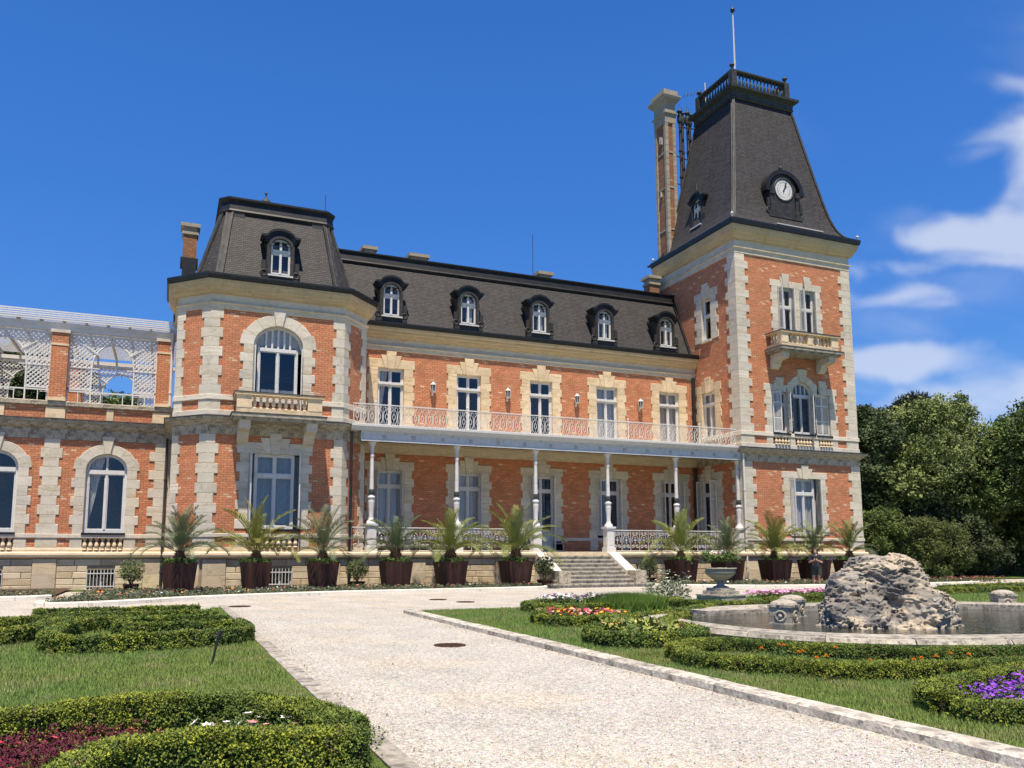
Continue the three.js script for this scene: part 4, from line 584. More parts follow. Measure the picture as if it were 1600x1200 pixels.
  const upper = (w) => merge([rod([-w / 2, 0.02, 0], [-w / 2, 0.82, 0], 0.008, 5), tube([[-w * 0.12, 0.03, 0], [-w * 0.38, 0.16, 0], [-w * 0.38, 0.5, 0], [-w * 0.1, 0.66, 0], [-w * 0.32, 0.76, 0]], 0.011, 18, 4), tube([[w * 0.12, 0.03, 0], [w * 0.38, 0.16, 0], [w * 0.38, 0.5, 0], [w * 0.1, 0.66, 0], [w * 0.32, 0.76, 0]], 0.011, 18, 4), tube([[0, 0.22, 0], [w * 0.2, 0.33, 0], [0, 0.46, 0], [-w * 0.2, 0.33, 0]], 0.013, 16, 5, true), rod([0, 0.05, 0], [0, 0.22, 0], 0.009, 5), rod([0, 0.46, 0], [0, 0.66, 0], 0.009, 5), scr(-w * 0.2, 0.72, w * 0.14, 1, 1), scr(w * 0.2, 0.72, w * 0.14, -1, 1)]);
  const R1 = grp(palace, 'veranda_railing'), spans = [[6.75, 7.32], [7.72, 10.88], [11.28, 14.46], [18.4, 21.6], [22.0, 25.1]];
  for (const [a, b] of spans) { const n = Math.max(1, Math.round((b - a) / 0.44)), w = (b - a) / n, geo = lower(w); for (let i = 0; i < n; i++) add(R1, 'railing_panel', geo, MAT.iron).position.set(a + (i + 0.5) * w, 1.56, VZ); add(R1, 'handrail', merge([bx(a, b, 2.46, 2.5, VZ - 0.03, VZ + 0.03), bx(a, b, 1.56, 1.59, VZ - 0.015, VZ + 0.015)]), MAT.iron); }
  const R2 = grp(palace, 'balcony_railing'), a = 6.68, b = 25.08, n = 62, w = (b - a) / n, geo = upper(w);
  for (let i = 0; i < n; i++) { add(R2, 'railing_panel', geo, MAT.iron).position.set(a + (i + 0.5) * w, 6.52, T + 0.02); if (i % 13 === 3) add(R2, 'railing_post', merge([rod([a + i * w, 6.5, T + 0.02], [a + i * w, 7.4, T + 0.02], 0.03, 8), new THREE.SphereGeometry(0.045, 8, 6).translate(a + i * w, 7.44, T + 0.02), rod([a + i * w, 6.9, T + 0.02], [a + i * w, 6.52, T - 0.35], 0.012, 5)]), MAT.iron); }
  add(R2, 'handrail', merge([bx(a, b, 7.31, 7.345, T - 0.01, T + 0.05), bx(a, b, 6.53, 6.55, T + 0.01, T + 0.03)]), MAT.iron);
  // stairs
  const st = grp(palace, 'staircase'), rise = (1.53 - G) / 9;
  for (let k = 0; k < 9; k++) { const y1 = 1.53 - rise * k, wide = k > 6 ? 0.55 + (k - 7) * 0.3 : 0, z1 = T + 0.02 + 0.3 * k; add(st, 'step', merge([bx(14.9 - wide, 17.93 + wide, G - 0.02, y1 - 0.05, T - 0.1 + (k > 6 ? 0.6 : 0), z1), bx(14.86 - wide, 17.97 + wide, y1 - 0.05, y1, z1 - 0.34, z1 + 0.035)], k * 0.3, k * 0.2), MAT.stepS); }
  for (const x of [14.68, 18.16]) { const c = new THREE.ExtrudeGeometry(shapeOf([[0.06, G - 0.02], [0.06, 1.52], [0.2, 1.5], [1.75, 0.72], [1.8, 0.72], [1.8, G - 0.02]]), { depth: 0.44, bevelEnabled: true, bevelSize: 0.015, bevelThickness: 0.015, bevelOffset: -0.015, bevelSegments: 1 }).rotateY(-Math.PI / 2).translate(x + 0.22, 0, T); add(st, 'cheek_wall', uvw(c), MAT.kerbWhite); add(st, 'end_block', uvw(bx(x - 0.25, x + 0.25, G - 0.02, 0.78, T + 1.7, T + 2.35)), MAT.weather); }
}

// ---------- drainpipes, chimneys, roof fittings ----------
function drainpipe(x, z, y0, y1, mat = MAT.pipe, r = 0.06) { const g = grp(palace, 'drainpipe'); add(g, 'pipe', rod([x, y0, z], [x, y1, z], r, 10), mat); for (let y = y0 + 0.5; y < y1; y += 1.8) add(g, 'collar', cyl(r * 1.35, r * 1.35, 0.08, x, y, z, 10), mat); return g; }
drainpipe(6.62, T + 0.06, 0.2, 6.2, MAT.gutter, 0.055); drainpipe(-0.05, M + 0.14, 0.2, 6.0, MAT.pipe, 0.05); drainpipe(25.22, M + 0.16, 6.5, 10.5, MAT.gutter, 0.09); drainpipe(25.15, M + 0.16, 1.55, 5.8, MAT.dark, 0.09); drainpipe(25.38, T + 0.12, 0.3, 6.2, MAT.iron, 0.045); drainpipe(-0.02, M + 0.25, 7.3, 10.3, MAT.iron, 0.06);
function chimney(x0, x1, z0, z1, y0, y1, label) {
  const g = grp(palace, 'chimney'); add(g, 'stack', uvw(bx(x0, x1, y0, y1 - 0.5, z0, z1)), MAT.brickOld);
  add(g, 'cap', merge([bx(x0 - 0.06, x1 + 0.06, y1 - 0.5, y1 - 0.38, z0 - 0.06, z1 + 0.06), bx(x0, x1, y1 - 0.38, y1 - 0.16, z0, z1), bx(x0 - 0.12, x1 + 0.12, y1 - 0.16, y1, z0 - 0.12, z1 + 0.12)]), MAT.greyOld); return g;
}
chimney(8.35, 8.85, -37.3, -36.7, 15.2, 16.15); chimney(10.7, 11.5, -37.4, -36.8, 15.2, 16.15); chimney(17.75, 18.4, -37.4, -36.9, 15.2, 16.2); chimney(24.35, 24.95, -37.2, -36.6, 15.2, 16.75);
add(palace, 'aerial', rod([17.4, 15.4, -37], [17.4, 18.2, -37], 0.015), MAT.pipe);
{ const g = chimney(0.2, 0.78, -37.5, -36.9, 11.5, 16.1); add(g, 'flue_box', merge([bx(0.12, 0.86, 14.2, 14.5, -37.6, -36.82), bx(0.2, 0.78, 12.6, 14.2, -36.9, -36.78)]), MAT.gutter); }
{ // tall panelled chimney beside the tower roof
  const g = grp(palace, 'chimney'), x0 = 25.6, x1 = 26.3, z1 = -36.5, z0 = -37.6, yb = 17, yt = 26.6, st = [];
  add(g, 'stack', uvw(bx(x0 + 0.06, x1 - 0.06, yb, yt, z0 + 0.06, z1 - 0.06)), MAT.brickOld);
  for (const [x, z] of [[x0, z0], [x1 - 0.2, z0], [x0, z1 - 0.2], [x1 - 0.2, z1 - 0.2]]) for (let i = 0; i < 24; i++) { const y = yb + i * 0.4; add(g, 'corner_stone', block(0.2, 0.395, 0.2, QR), MAT.greyOld).position.set(x + 0.1, y + 0.2, z + 0.2); }
  for (const y of [19.6, 22.1, 24.2]) add(g, 'band', uvw(bx(x0 + 0.03, x1 - 0.03, y, y + 0.1, z0 + 0.03, z1 - 0.03)), MAT.greyOld);
  const P = [[x0, z0], [x0, z1], [x1, z1], [x1, z0]];
  add(g, 'cap', sweep(P, [[-0.3, 26.0], [0.01, 26.0], [0.02, 26.5], [0.1, 26.55], [0.1, 26.62], [0.0, 26.66], [0.0, 27.15], [0.12, 27.3], [0.22, 27.42], [0.26, 27.55], [0.26, 27.62], [0.12, 27.7], [0.12, 27.95], [-0.3, 27.95]], true), MAT.greyOld);
  add(g, 'flue_box', merge([bx(x0 - 0.05, x0 + 0.05, 24.9, 25.3, -37.1, -37.0), bx(x0 - 0.05, x0 + 0.05, 24.8, 25.2, -36.95, -36.87), bx(x0 - 0.05, x0 + 0.05, 21.7, 22.0, -37.15, -37.05)]), MAT.perg);
  const f = thing('flue_pipes', 'cluster of tall dark metal flue pipes clamped beside the tower roof', 'flue pipes');
  f.position.set(26.75, 21.6, -36.7);
  for (let i = 0; i < 4; i++) { const x = i * 0.26, z = -0.15 * (i % 2), m = grp(f, 'flue_pipe'); add(m, 'pipe', tube([[x - 0.55 + i * 0.1, -3.3, z], [x - 0.35 + i * 0.06, -1.7, z], [x - 0.05, -0.6, z], [x, 0.6, z], [x, 5.0 + i * 0.05, z]], 0.085, 30, 10), MAT.pipe); for (const y of [1.3, 2.9]) add(m, 'collar', cyl(0.11, 0.11, 0.1, x, y, z, 12), MAT.rust); add(m, 'cap', uvw(lathe([[0.09, 4.6], [0.15, 4.75], [0.15, 5.1], [0.1, 5.15], [0.1, 5.3], [0.17, 5.35], [0.03, 5.5], [0.015, 5.8], [0, 5.81]], 12).translate(x, 0, z)), MAT.verdigris); }
  add(f, 'clamp', merge([bar([-0.2, 4.3, 0.15], [1.2, 4.4, 0.15], 0.05, 0.06), bar([-0.9, 2.6, 0.1], [1.0, 2.3, 0.12], 0.04, 0.05), bar([-0.9, 0.9, 0.1], [0.9, 0.7, 0.12], 0.04, 0.05)]), MAT.rust);
}
{ const a = thing('television_aerial', 'small television aerial on a short mast behind the tower top railing', 'aerial', 27.6, 26.2, -35.4); add(a, 'mast', rod([0, 0, 0], [0, 2.0, 0], 0.03), MAT.iron); add(a, 'boom', rod([-1.0, 1.35, -0.6], [0.3, 1.5, 0.1], 0.018), MAT.pipe); for (let i = 0; i < 9; i++) { const t = i / 8, x = mix(-1, 0.3, t), y = mix(1.35, 1.5, t), z = mix(-0.6, 0.1, t); add(a, 'element', rod([x - 0.1, y, z + 0.2], [x + 0.1, y, z - 0.2], 0.01), MAT.pipe); } add(a, 'box', uvw(bx(-0.12, 0.12, 0.3, 0.6, -0.12, 0.12)), MAT.white); }
{ const p = thing('flagpole', 'bare white flagpole with a dark ball on the clock tower roof', 'flagpole', 27.75, 26.2, -33.0); add(p, 'pole', rod([0, 0, 0], [0, 4.75, 0], 0.045, 10, 0.025), MAT.iron); add(p, 'ball', uvw(lathe([[0, 4.72], [0.05, 4.76], [0.13, 4.9], [0.1, 5.0], [0.02, 5.06], [0.012, 5.25], [0, 5.26]], 14)), MAT.gutter); add(p, 'halyard', rod([0.06, 0.1, 0.03], [0.03, 4.7, 0.02], 0.008, 4), MAT.iron); }
for (const [x, z, l] of [[25.0, -30.35, 'small white camera dome on the near corner of the tower gutter'], [33.1, -30.4, 'small camera dome on the far front corner of the tower gutter'], [25.0, -37.2, 'small camera dome on the rear corner of the tower gutter']]) { const c = thing('camera_dome', l, 'camera', x, 17.74, z, 0, 'cameras on the tower gutter'); add(c, 'bracket', rod([0, 0, 0], [0, 0.14, 0], 0.03), MAT.iron); add(c, 'dome', new THREE.SphereGeometry(0.075, 14, 10).translate(0, 0.19, 0), MAT.white); }
[[11.03, 'first wall lantern from the corner pavilion, on the balcony wall'], [14.72, 'second wall lantern from the corner pavilion, on the balcony wall'], [18.38, 'third wall lantern from the corner pavilion, on the balcony wall'], [21.98, 'wall lantern nearest the clock tower, on the balcony wall']].forEach(([x, l]) => {
  const g = thing('wall_lantern', 'white ' + l, 'lantern', x, 8.72, M + 0.02, 0, 'lanterns on the balcony wall'), c = 0.16;
  add(g, 'bracket', merge([bx(-0.05, 0.05, -0.15, 0.0, -0.02, 0.03), bar([0, -0.1, 0.02], [0, -0.02, c], 0.03, 0.03)]), MAT.white); add(g, 'roof', uvw(new THREE.ConeGeometry(0.15, 0.16, 8).translate(0, 0.4, c)), MAT.white); add(g, 'base', cyl(0.09, 0.12, 0.06, 0, -0.03, c, 8), MAT.white);
  for (let i = 0; i < 6; i++) { const a = i * Math.PI / 3; add(g, 'bar', rod([Math.cos(a) * 0.11, 0.02, c + Math.sin(a) * 0.11], [Math.cos(a) * 0.12, 0.33, c + Math.sin(a) * 0.12], 0.013, 5), MAT.white); } add(g, 'glass', cyl(0.09, 0.1, 0.3, 0, 0.03, c, 8), MAT.smoke);
});

// ---------- pergola on the wing terrace ----------
{
  const g = thing('pergola', 'white slatted pergola with lattice arches and brick piers on the wing terrace', 'pergola', 0, 7.27, M - 0.15);
  const zB = -5.8, top = 2.78, xs = [-7.82, -4.05, -0.28];
  for (const z of [0, zB]) for (const x of xs) { const p = grp(g, 'pier', x, 0, z); add(p, 'brickwork', uvw(bx(-0.29, 0.29, 0.12, top - 0.12, -0.29, 0.29)), MAT.brick); add(p, 'base_stone', uvw(bx(-0.31, 0.31, 0, 0.12, -0.31, 0.31)), MAT.cream[0]); add(p, 'band', uvw(bx(-0.31, 0.31, top - 0.62, top - 0.54, -0.31, 0.31)), MAT.cream[1]); add(p, 'cap', uvw(bx(-0.34, 0.34, top - 0.12, top, -0.34, 0.34)), GR[0]); }
  for (const z of [0, zB]) add(g, 'beam', uvw(bx(-11, 0.25, top, top + 0.16, z - 0.1, z + 0.1)), MAT.white);
  for (let x = -11; x < 0.3; x += 0.78) add(g, 'rafter', uvw(bx(x - 0.04, x + 0.04, top + 0.3, top + 0.42, zB - 0.5, 0.3)), MAT.perg);
  for (let z = zB - 0.5; z < 0.3; z += 0.2) add(g, 'slat', uvw(bx(-11, 0.12, top + 0.422, top + 0.445, z, z + 0.055)), MAT.white);
  for (let k = 0; k < 5; k++) add(g, 'slat', uvw(bx(-11, 0.12, top + 0.34 + k * 0.085, top + 0.39 + k * 0.085, 0.3 - k * 0.012, 0.325 - k * 0.012)), MAT.white);
  add(g, 'fascia', uvw(bx(-11, 0.12, top + 0.16, top + 0.3, 0.1, 0.13)), MAT.white);
  const panel = (x0, x1, z) => { // lattice with an arched opening
    const cx = (x0 + x1) / 2, hw = (x1 - x0) / 2, aw = hw * 0.46, spring = 1.42, ah = 0.98, y0 = 0.55, y1 = top - 0.1, inA = (x, y) => Math.abs(x - cx) < aw && (y < spring || ((x - cx) / aw) ** 2 + ((y - spring) / ah) ** 2 < 1), gs = [];
    for (const s of [1, -1]) for (let c = -3; c < 6.5; c += 0.17) { let run = null; for (let k = 0; k <= 120; k++) { const x = mix(x0, x1, k / 120), y = s * (x - cx) + c, ok = y > y0 && y < y1 && !inA(x, y); if (ok && !run) run = [x, y]; if (run && (!ok || k === 120)) { const px = mix(x0, x1, (k - 1) / 120), py = s * (px - cx) + c; if (px - run[0] > 0.04) gs.push(bar([run[0], run[1], z + s * 0.008], [px, py, z + s * 0.008], 0.014, 0.045)); run = null; } } }
    const L = add(g, 'lattice', merge(gs), MAT.white);
    const fr = [bx(x0, x1, y1 - 0.02, y1 + 0.06, z - 0.03, z + 0.03), bx(x0, x0 + 0.05, 0, y1, z - 0.03, z + 0.03), bx(x1 - 0.05, x1, 0, y1, z - 0.03, z + 0.03), bx(cx - aw - 0.05, cx - aw, 0, spring, z - 0.035, z + 0.035), bx(cx + aw, cx + aw + 0.05, 0, spring, z - 0.035, z + 0.035), bx(x0, cx - aw, y0 - 0.05, y0 + 0.02, z - 0.03, z + 0.03), bx(cx + aw, x1, y0 - 0.05, y0 + 0.02, z - 0.03, z + 0.03), tube(Array.from({ length: 13 }, (_, i) => { const a = i / 12 * Math.PI; return [cx + Math.cos(a) * (aw + 0.02), spring + Math.sin(a) * ah, z]; }), 0.035, 26, 6), rod([cx, spring + ah - 0.12, z], [cx, y1, z], 0.03, 6)];
    for (const s of [-1, 1]) fr.push(bar([cx + s * hw, spring - 0.02, z + 0.03], [cx + s * (aw - 0.25), spring - 0.02, z + 0.03], 0.03, 0.04), bar([cx + s * hw, y1, z + 0.03], [cx + s * (aw - 0.2), spring + 0.52, z + 0.03], 0.03, 0.04));
    add(g, 'arch_frame', merge(fr), MAT.white);
    if (z === 0) { add(g, 'guard_rail', merge([bx(x0, x1, 0.42, 0.47, z - 0.02, z + 0.02), ...Array.from({ length: 4 }, (_, i) => bx(mix(x0, x1, (i + 0.5) / 4) - 0.015, mix(x0, x1, (i + 0.5) / 4) + 0.015, 0, 0.42, z - 0.015, z + 0.015))]), MAT.white); }
  };
  for (const z of [0, zB]) for (let i = 0; i < 2; i++) panel(xs[i] + 0.29, xs[i + 1] - 0.29, z);
}

// ---------- ground, drive, lawns, kerbs ----------
const sheet = (pts, y, name, mat) => { const g = new THREE.ShapeGeometry(shapeOf(pts.map(([x, z]) => [x, -z]))).rotateX(-Math.PI / 2).translate(0, y, 0); return tag(add(scene, name, uvw(g), mat), null, null, null, 'structure'); };
sheet([[-900, 300], [900, 300], [900, -900], [-900, -900]], G - 0.02, 'ground', MAT.lawnFar);
sheet([[-60, 12], [80, 12], [80, -28.5], [34, -29.5], [34, T + 0.1], [-60, M + 0.1]], G, 'gravel_drive', MAT.gravel);
const lawnL = [[-30, 3], [1.39, 3], [1.39, -21.5], [0.9, -20.2], [0.2, -19.0], [-3, -19.4], [-30, -19.4]], lawnR = [[5.46, 3], [48, 3], [48, -22.5], [32, -22.5], [24, -22], [18, -20.5], [13, -18.8], [9, -18.2], [5.46, -17.85]];
sheet(lawnL, G + 0.03, 'lawn', MAT.lawn); sheet(lawnR, G + 0.06, 'lawn', MAT.lawn);
sheet([[36, -30], [90, -26.5], [120, -60], [36, -60]], G + 0.03, 'lawn', MAT.lawn);
const KR = rng(404);
{
  const k = thing('kerb', null, null); tag(k, null, null, null, 'structure'); // flush edging of the drive
  for (let z = 2.5; z > -21.4;) { const L = 0.8 + KR() * 0.5; add(k, 'kerb_stone', uvw(bx(-0.09, 0.09, -0.1, 0.035 + KR() * 0.008, -L / 2 + 0.006, L / 2 - 0.006), KR() * 3, KR() * 3), pick(MAT.kerbGrey, KR)).position.set(1.48 + (KR() - 0.5) * 0.02, G, z - L / 2); z -= L; }
  const r = thing('kerb', null, null); tag(r, null, null, null, 'structure'); // raised edging
  const st = (L) => { const e = new THREE.ExtrudeGeometry(shapeOf([[-0.135, -0.1], [0.135, -0.1], [0.135, 0.07], [0.09, 0.088], [-0.09, 0.088], [-0.125, 0.07]]), { depth: L - 0.014, bevelEnabled: true, bevelSize: 0.008, bevelThickness: 0.008, bevelOffset: -0.008, bevelSegments: 1 }); return uvw(e.translate(0, 0, -L / 2 + 0.007), KR() * 3, KR() * 3); };
  for (let z = 2.5; z > -17.4;) { const L = 0.85 + KR() * 0.35, m = add(r, 'kerb_stone', st(L), pick(MAT.kerb, KR)); m.position.set(5.32 + (KR() - 0.5) * 0.015, G + (KR() - 0.5) * 0.008, z - L / 2); m.rotation.y = (KR() - 0.5) * 0.01; z -= L; }
  const far = [[5.32, -17.5], [5.6, -17.95], [9, -18.3], [13, -18.9], [18, -20.6], [24, -22.1], [32, -22.6], [46, -22.6]];
  for (let i = 0; i < far.length - 1; i++) { const [ax, az] = far[i], [bx2, bz] = far[i + 1], D = Math.hypot(bx2 - ax, bz - az), n = Math.max(1, Math.round(D / 1.1)); for (let j = 0; j < n; j++) { const t = (j + 0.5) / n, m = add(r, 'kerb_stone', st(D / n), pick(MAT.kerb, KR)); m.scale.set(0.7, 0.9, 1); m.position.set(mix(ax, bx2, t), G, mix(az, bz, t)); m.rotation.y = Math.atan2(bx2 - ax, bz - az); } }
}
// planted border along the palace
const kerbPaths = [[[-2.3, -26.2], [-2.75, -24.6], [-2.95, -23.75], [-2.5, -23.35], [-1.5, -23.55], [0.85, -25.2], [4.8, -26.65], [9.4, -27.2], [12.3, -27.5], [13.4, -27.75], [13.75, -28.3]], [[18.7, -28.3], [19.0, -27.6], [20.2, -26.6], [22, -25.6], [24.8, -25.1], [29, -25], [33.5, -25.3]], [[-18, -27.4], [-3.6, -27.2], [-3.1, -27.6]]];
for (const P of kerbPaths) {
  const k = thing('kerb', null, null); tag(k, null, null, null, 'structure'); const c = new THREE.CatmullRomCurve3(P.map(([x, z]) => new V3(x, 0, z)), false, 'centripetal'), n = Math.round(c.getLength() / 1.0);
  for (let i = 0; i < n; i++) { const pts = [0.004, 0.25, 0.5, 0.75, 0.996].map((t) => { const p = c.getPointAt((i + t) / n); return [p.x, p.z]; }); add(k, 'kerb_stone', sweep(pts, [[-0.08, G - 0.05], [0.08, G - 0.05], [0.08, G + 0.1], [0.05, G + 0.13], [-0.05, G + 0.13], [-0.08, G + 0.1]]), MAT.kerbWhite); }
}
const bedL = [[-2.3, -26.2], [-2.75, -24.6], [-2.9, -23.75], [-2.5, -23.4], [-1.5, -23.6], [0.85, -25.25], [4.8, -26.7], [9.4, -27.25], [12.3, -27.55], [13.4, -27.8], [13.7, -28.3], [13.9, -30.7], [1.2, -30.7], [0.1, -31.9], [-2.3, -34.2]], bedR = [[18.8, -28.3], [19.1, -27.6], [20.2, -26.65], [22, -25.65], [24.8, -25.15], [29, -25.05], [33.5, -25.35], [33.5, -30.7], [19, -30.7]], bedW = [[-18, -27.45], [-3.6, -27.25], [-3.1, -27.6], [-3.1, -34.2], [-18, -34.2]];
for (const b of [bedL, bedR, bedW]) sheet(b, G + 0.06, 'soil', MAT.soil);
// paving strip and patches before the stairs
sheet([[14.0, -28.1], [18.6, -28.1], [18.4, -27.4], [14.4, -27.4]], G + 0.004, 'pavement', MAT.step);

// ---------- fountain ----------
const FC = [13.4, -11.1], FR = [5.45, 3.62], fpt = (t, k = 0) => { const c = Math.cos(t), s = Math.sin(t), p = 2 / 2.5; return [FC[0] + Math.sign(c) * Math.pow(Math.abs(c), p) * (FR[0] + k), FC[1] - Math.sign(s) * Math.pow(Math.abs(s), p) * (FR[1] + k)]; };
const fountain = thing('fountain', 'long grey stone fountain basin with moulded rim and dark murky water', 'fountain');
{
  const N = 22, pr = [[-0.46, G - 0.05], [0.0, G - 0.05], [0.02, G + 0.05], [0.1, G + 0.09], [0.14, G + 0.16], [0.1, G + 0.215], [0.04, G + 0.22], [0.035, G + 0.2], [0.0, G + 0.205], [-0.01, G + 0.235], [-0.42, G + 0.24], [-0.46, G + 0.2]];
  for (let i = 0; i < N; i++) { const pts = []; for (let k = 0; k <= 6; k++) pts.push(fpt(Math.PI + (i + 0.004 + 0.992 * k / 6) / N * Math.PI * 2)); add(fountain, 'rim_stone', sweep(pts, pr), MAT.basin[i % 3]); }
  const ws = []; for (let i = 0; i < 72; i++) { const [x, z] = fpt(i / 72 * Math.PI * 2, -0.4); ws.push([x, -z]); }
  add(fountain, 'water', uvw(new THREE.ShapeGeometry(shapeOf(ws)).rotateX(-Math.PI / 2).translate(0, G + 0.085, 0)), MAT.water);
  add(fountain, 'inlet_slab', merge([bx(9.5, 10.9, G + 0.24, G + 0.3, -13.2, -12.7)]), MAT.basin[2]);
}
[[10.72, -12.0, 0.5, 'carved stone water spout block with shell cap, nearest of two by the urn'], [12.05, -13.25, 0.5, 'carved stone water spout block with shell cap, behind its twin near the urn'], [18.25, -13.2, -0.5, 'carved stone water spout block with shell cap alone on the far rim']].forEach(([x, z, r, l]) => {
  const s = thing('water_spout', l, 'fountain spout', x, G + 0.05, z, r, 'spout blocks of the fountain');
  add(s, 'block', merge([bx(-0.2, 0.2, 0, 0.36, -0.2, 0.2), bx(-0.22, 0.22, 0, 0.05, -0.22, 0.22), bx(-0.225, 0.225, 0.34, 0.38, -0.225, 0.225)]), MAT.basin[2]);
  const cap = new THREE.SphereGeometry(0.235, 48, 8, 0, Math.PI * 2, 0, Math.PI / 2), p = cap.attributes.position; for (let i = 0; i < p.count; i++) { const a = Math.atan2(p.getZ(i), p.getX(i)), k = 1 + 0.05 * Math.sin(a * 12); p.setXYZ(i, p.getX(i) * k, 0.38 + p.getY(i) * 0.4, p.getZ(i) * k); } cap.computeVertexNormals(); add(s, 'shell_cap', uvw(cap), MAT.basin[2]);
  for (const a of [0, Math.PI / 2, -Math.PI / 2, Math.PI]) { const m = add(s, 'medallion', merge([new THREE.TorusGeometry(0.09, 0.025, 6, 18), new THREE.SphereGeometry(0.04, 8, 6)]), MAT.basin[0]); m.position.set(Math.sin(a) * 0.2, 0.18, Math.cos(a) * 0.2); m.rotation.y = a; }
});
// naive surface nets: mesh of field(x, y, z) < 0
function iso(field, lo, hi, cell) {
  const n = [0, 1, 2].map((k) => Math.ceil((hi[k] - lo[k]) / cell) + 1), [nx, ny, nz] = n, F = new Float32Array(nx * ny * nz), id = (i, j, k) => (k * ny + j) * nx + i;
  for (let k = 0; k < nz; k++) for (let j = 0; j < ny; j++) for (let i = 0; i < nx; i++) F[id(i, j, k)] = field(lo[0] + i * cell, lo[1] + j * cell, lo[2] + k * cell);
  const vid = new Int32Array(nx * ny * nz).fill(-1), pos = [], idx = [];
  for (let k = 0; k < nz - 1; k++) for (let j = 0; j < ny - 1; j++) for (let i = 0; i < nx - 1; i++) {
    let c = 0, sx = 0, sy = 0, sz = 0; const v = [];
    for (let q = 0; q < 8; q++) v.push(F[id(i + (q & 1), j + ((q >> 1) & 1), k + (q >> 2))]);
    if (v.every((x) => x < 0) || v.every((x) => x >= 0)) continue;
    for (let a = 0; a < 8; a++) for (const b of [1, 2, 4]) if (!(a & b)) { const f0 = v[a], f1 = v[a | b]; if ((f0 < 0) !== (f1 < 0)) { const t = f0 / (f0 - f1); c++; sx += (a & 1) + (b === 1 ? t : 0); sy += ((a >> 1) & 1) + (b === 2 ? t : 0); sz += (a >> 2) + (b === 4 ? t : 0); } }
    vid[id(i, j, k)] = pos.length / 3; pos.push(lo[0] + (i + sx / c) * cell, lo[1] + (j + sy / c) * cell, lo[2] + (k + sz / c) * cell);
  }
  const quad = (a, b, c, d, f) => { if (a < 0 || b < 0 || c < 0 || d < 0) return; if (f) idx.push(a, b, c, a, c, d); else idx.push(a, c, b, a, d, c); };
  for (let k = 1; k < nz - 1; k++) for (let j = 1; j < ny - 1; j++) for (let i = 1; i < nx - 1; i++) {
    const s = F[id(i, j, k)] < 0;
    if (s !== F[id(i + 1, j, k)] < 0) quad(vid[id(i, j - 1, k - 1)], vid[id(i, j, k - 1)], vid[id(i, j, k)], vid[id(i, j - 1, k)], s);
    if (s !== F[id(i, j + 1, k)] < 0) quad(vid[id(i - 1, j, k - 1)], vid[id(i - 1, j, k)], vid[id(i, j, k)], vid[id(i, j, k - 1)], s);
    if (s !== F[id(i, j, k + 1)] < 0) quad(vid[id(i - 1, j - 1, k)], vid[id(i, j - 1, k)], vid[id(i, j, k)], vid[id(i - 1, j, k)], s);
  }
  const g = new THREE.BufferGeometry(); g.setAttribute('position', new THREE.Float32BufferAttribute(pos, 3)); g.setIndex(idx); g.computeVertexNormals(); return g;
}
const smin = (a, b, k) => { const h = clamp(0.5 + 0.5 * (b - a) / k); return mix(b, a, h) - k * h * (1 - h); };
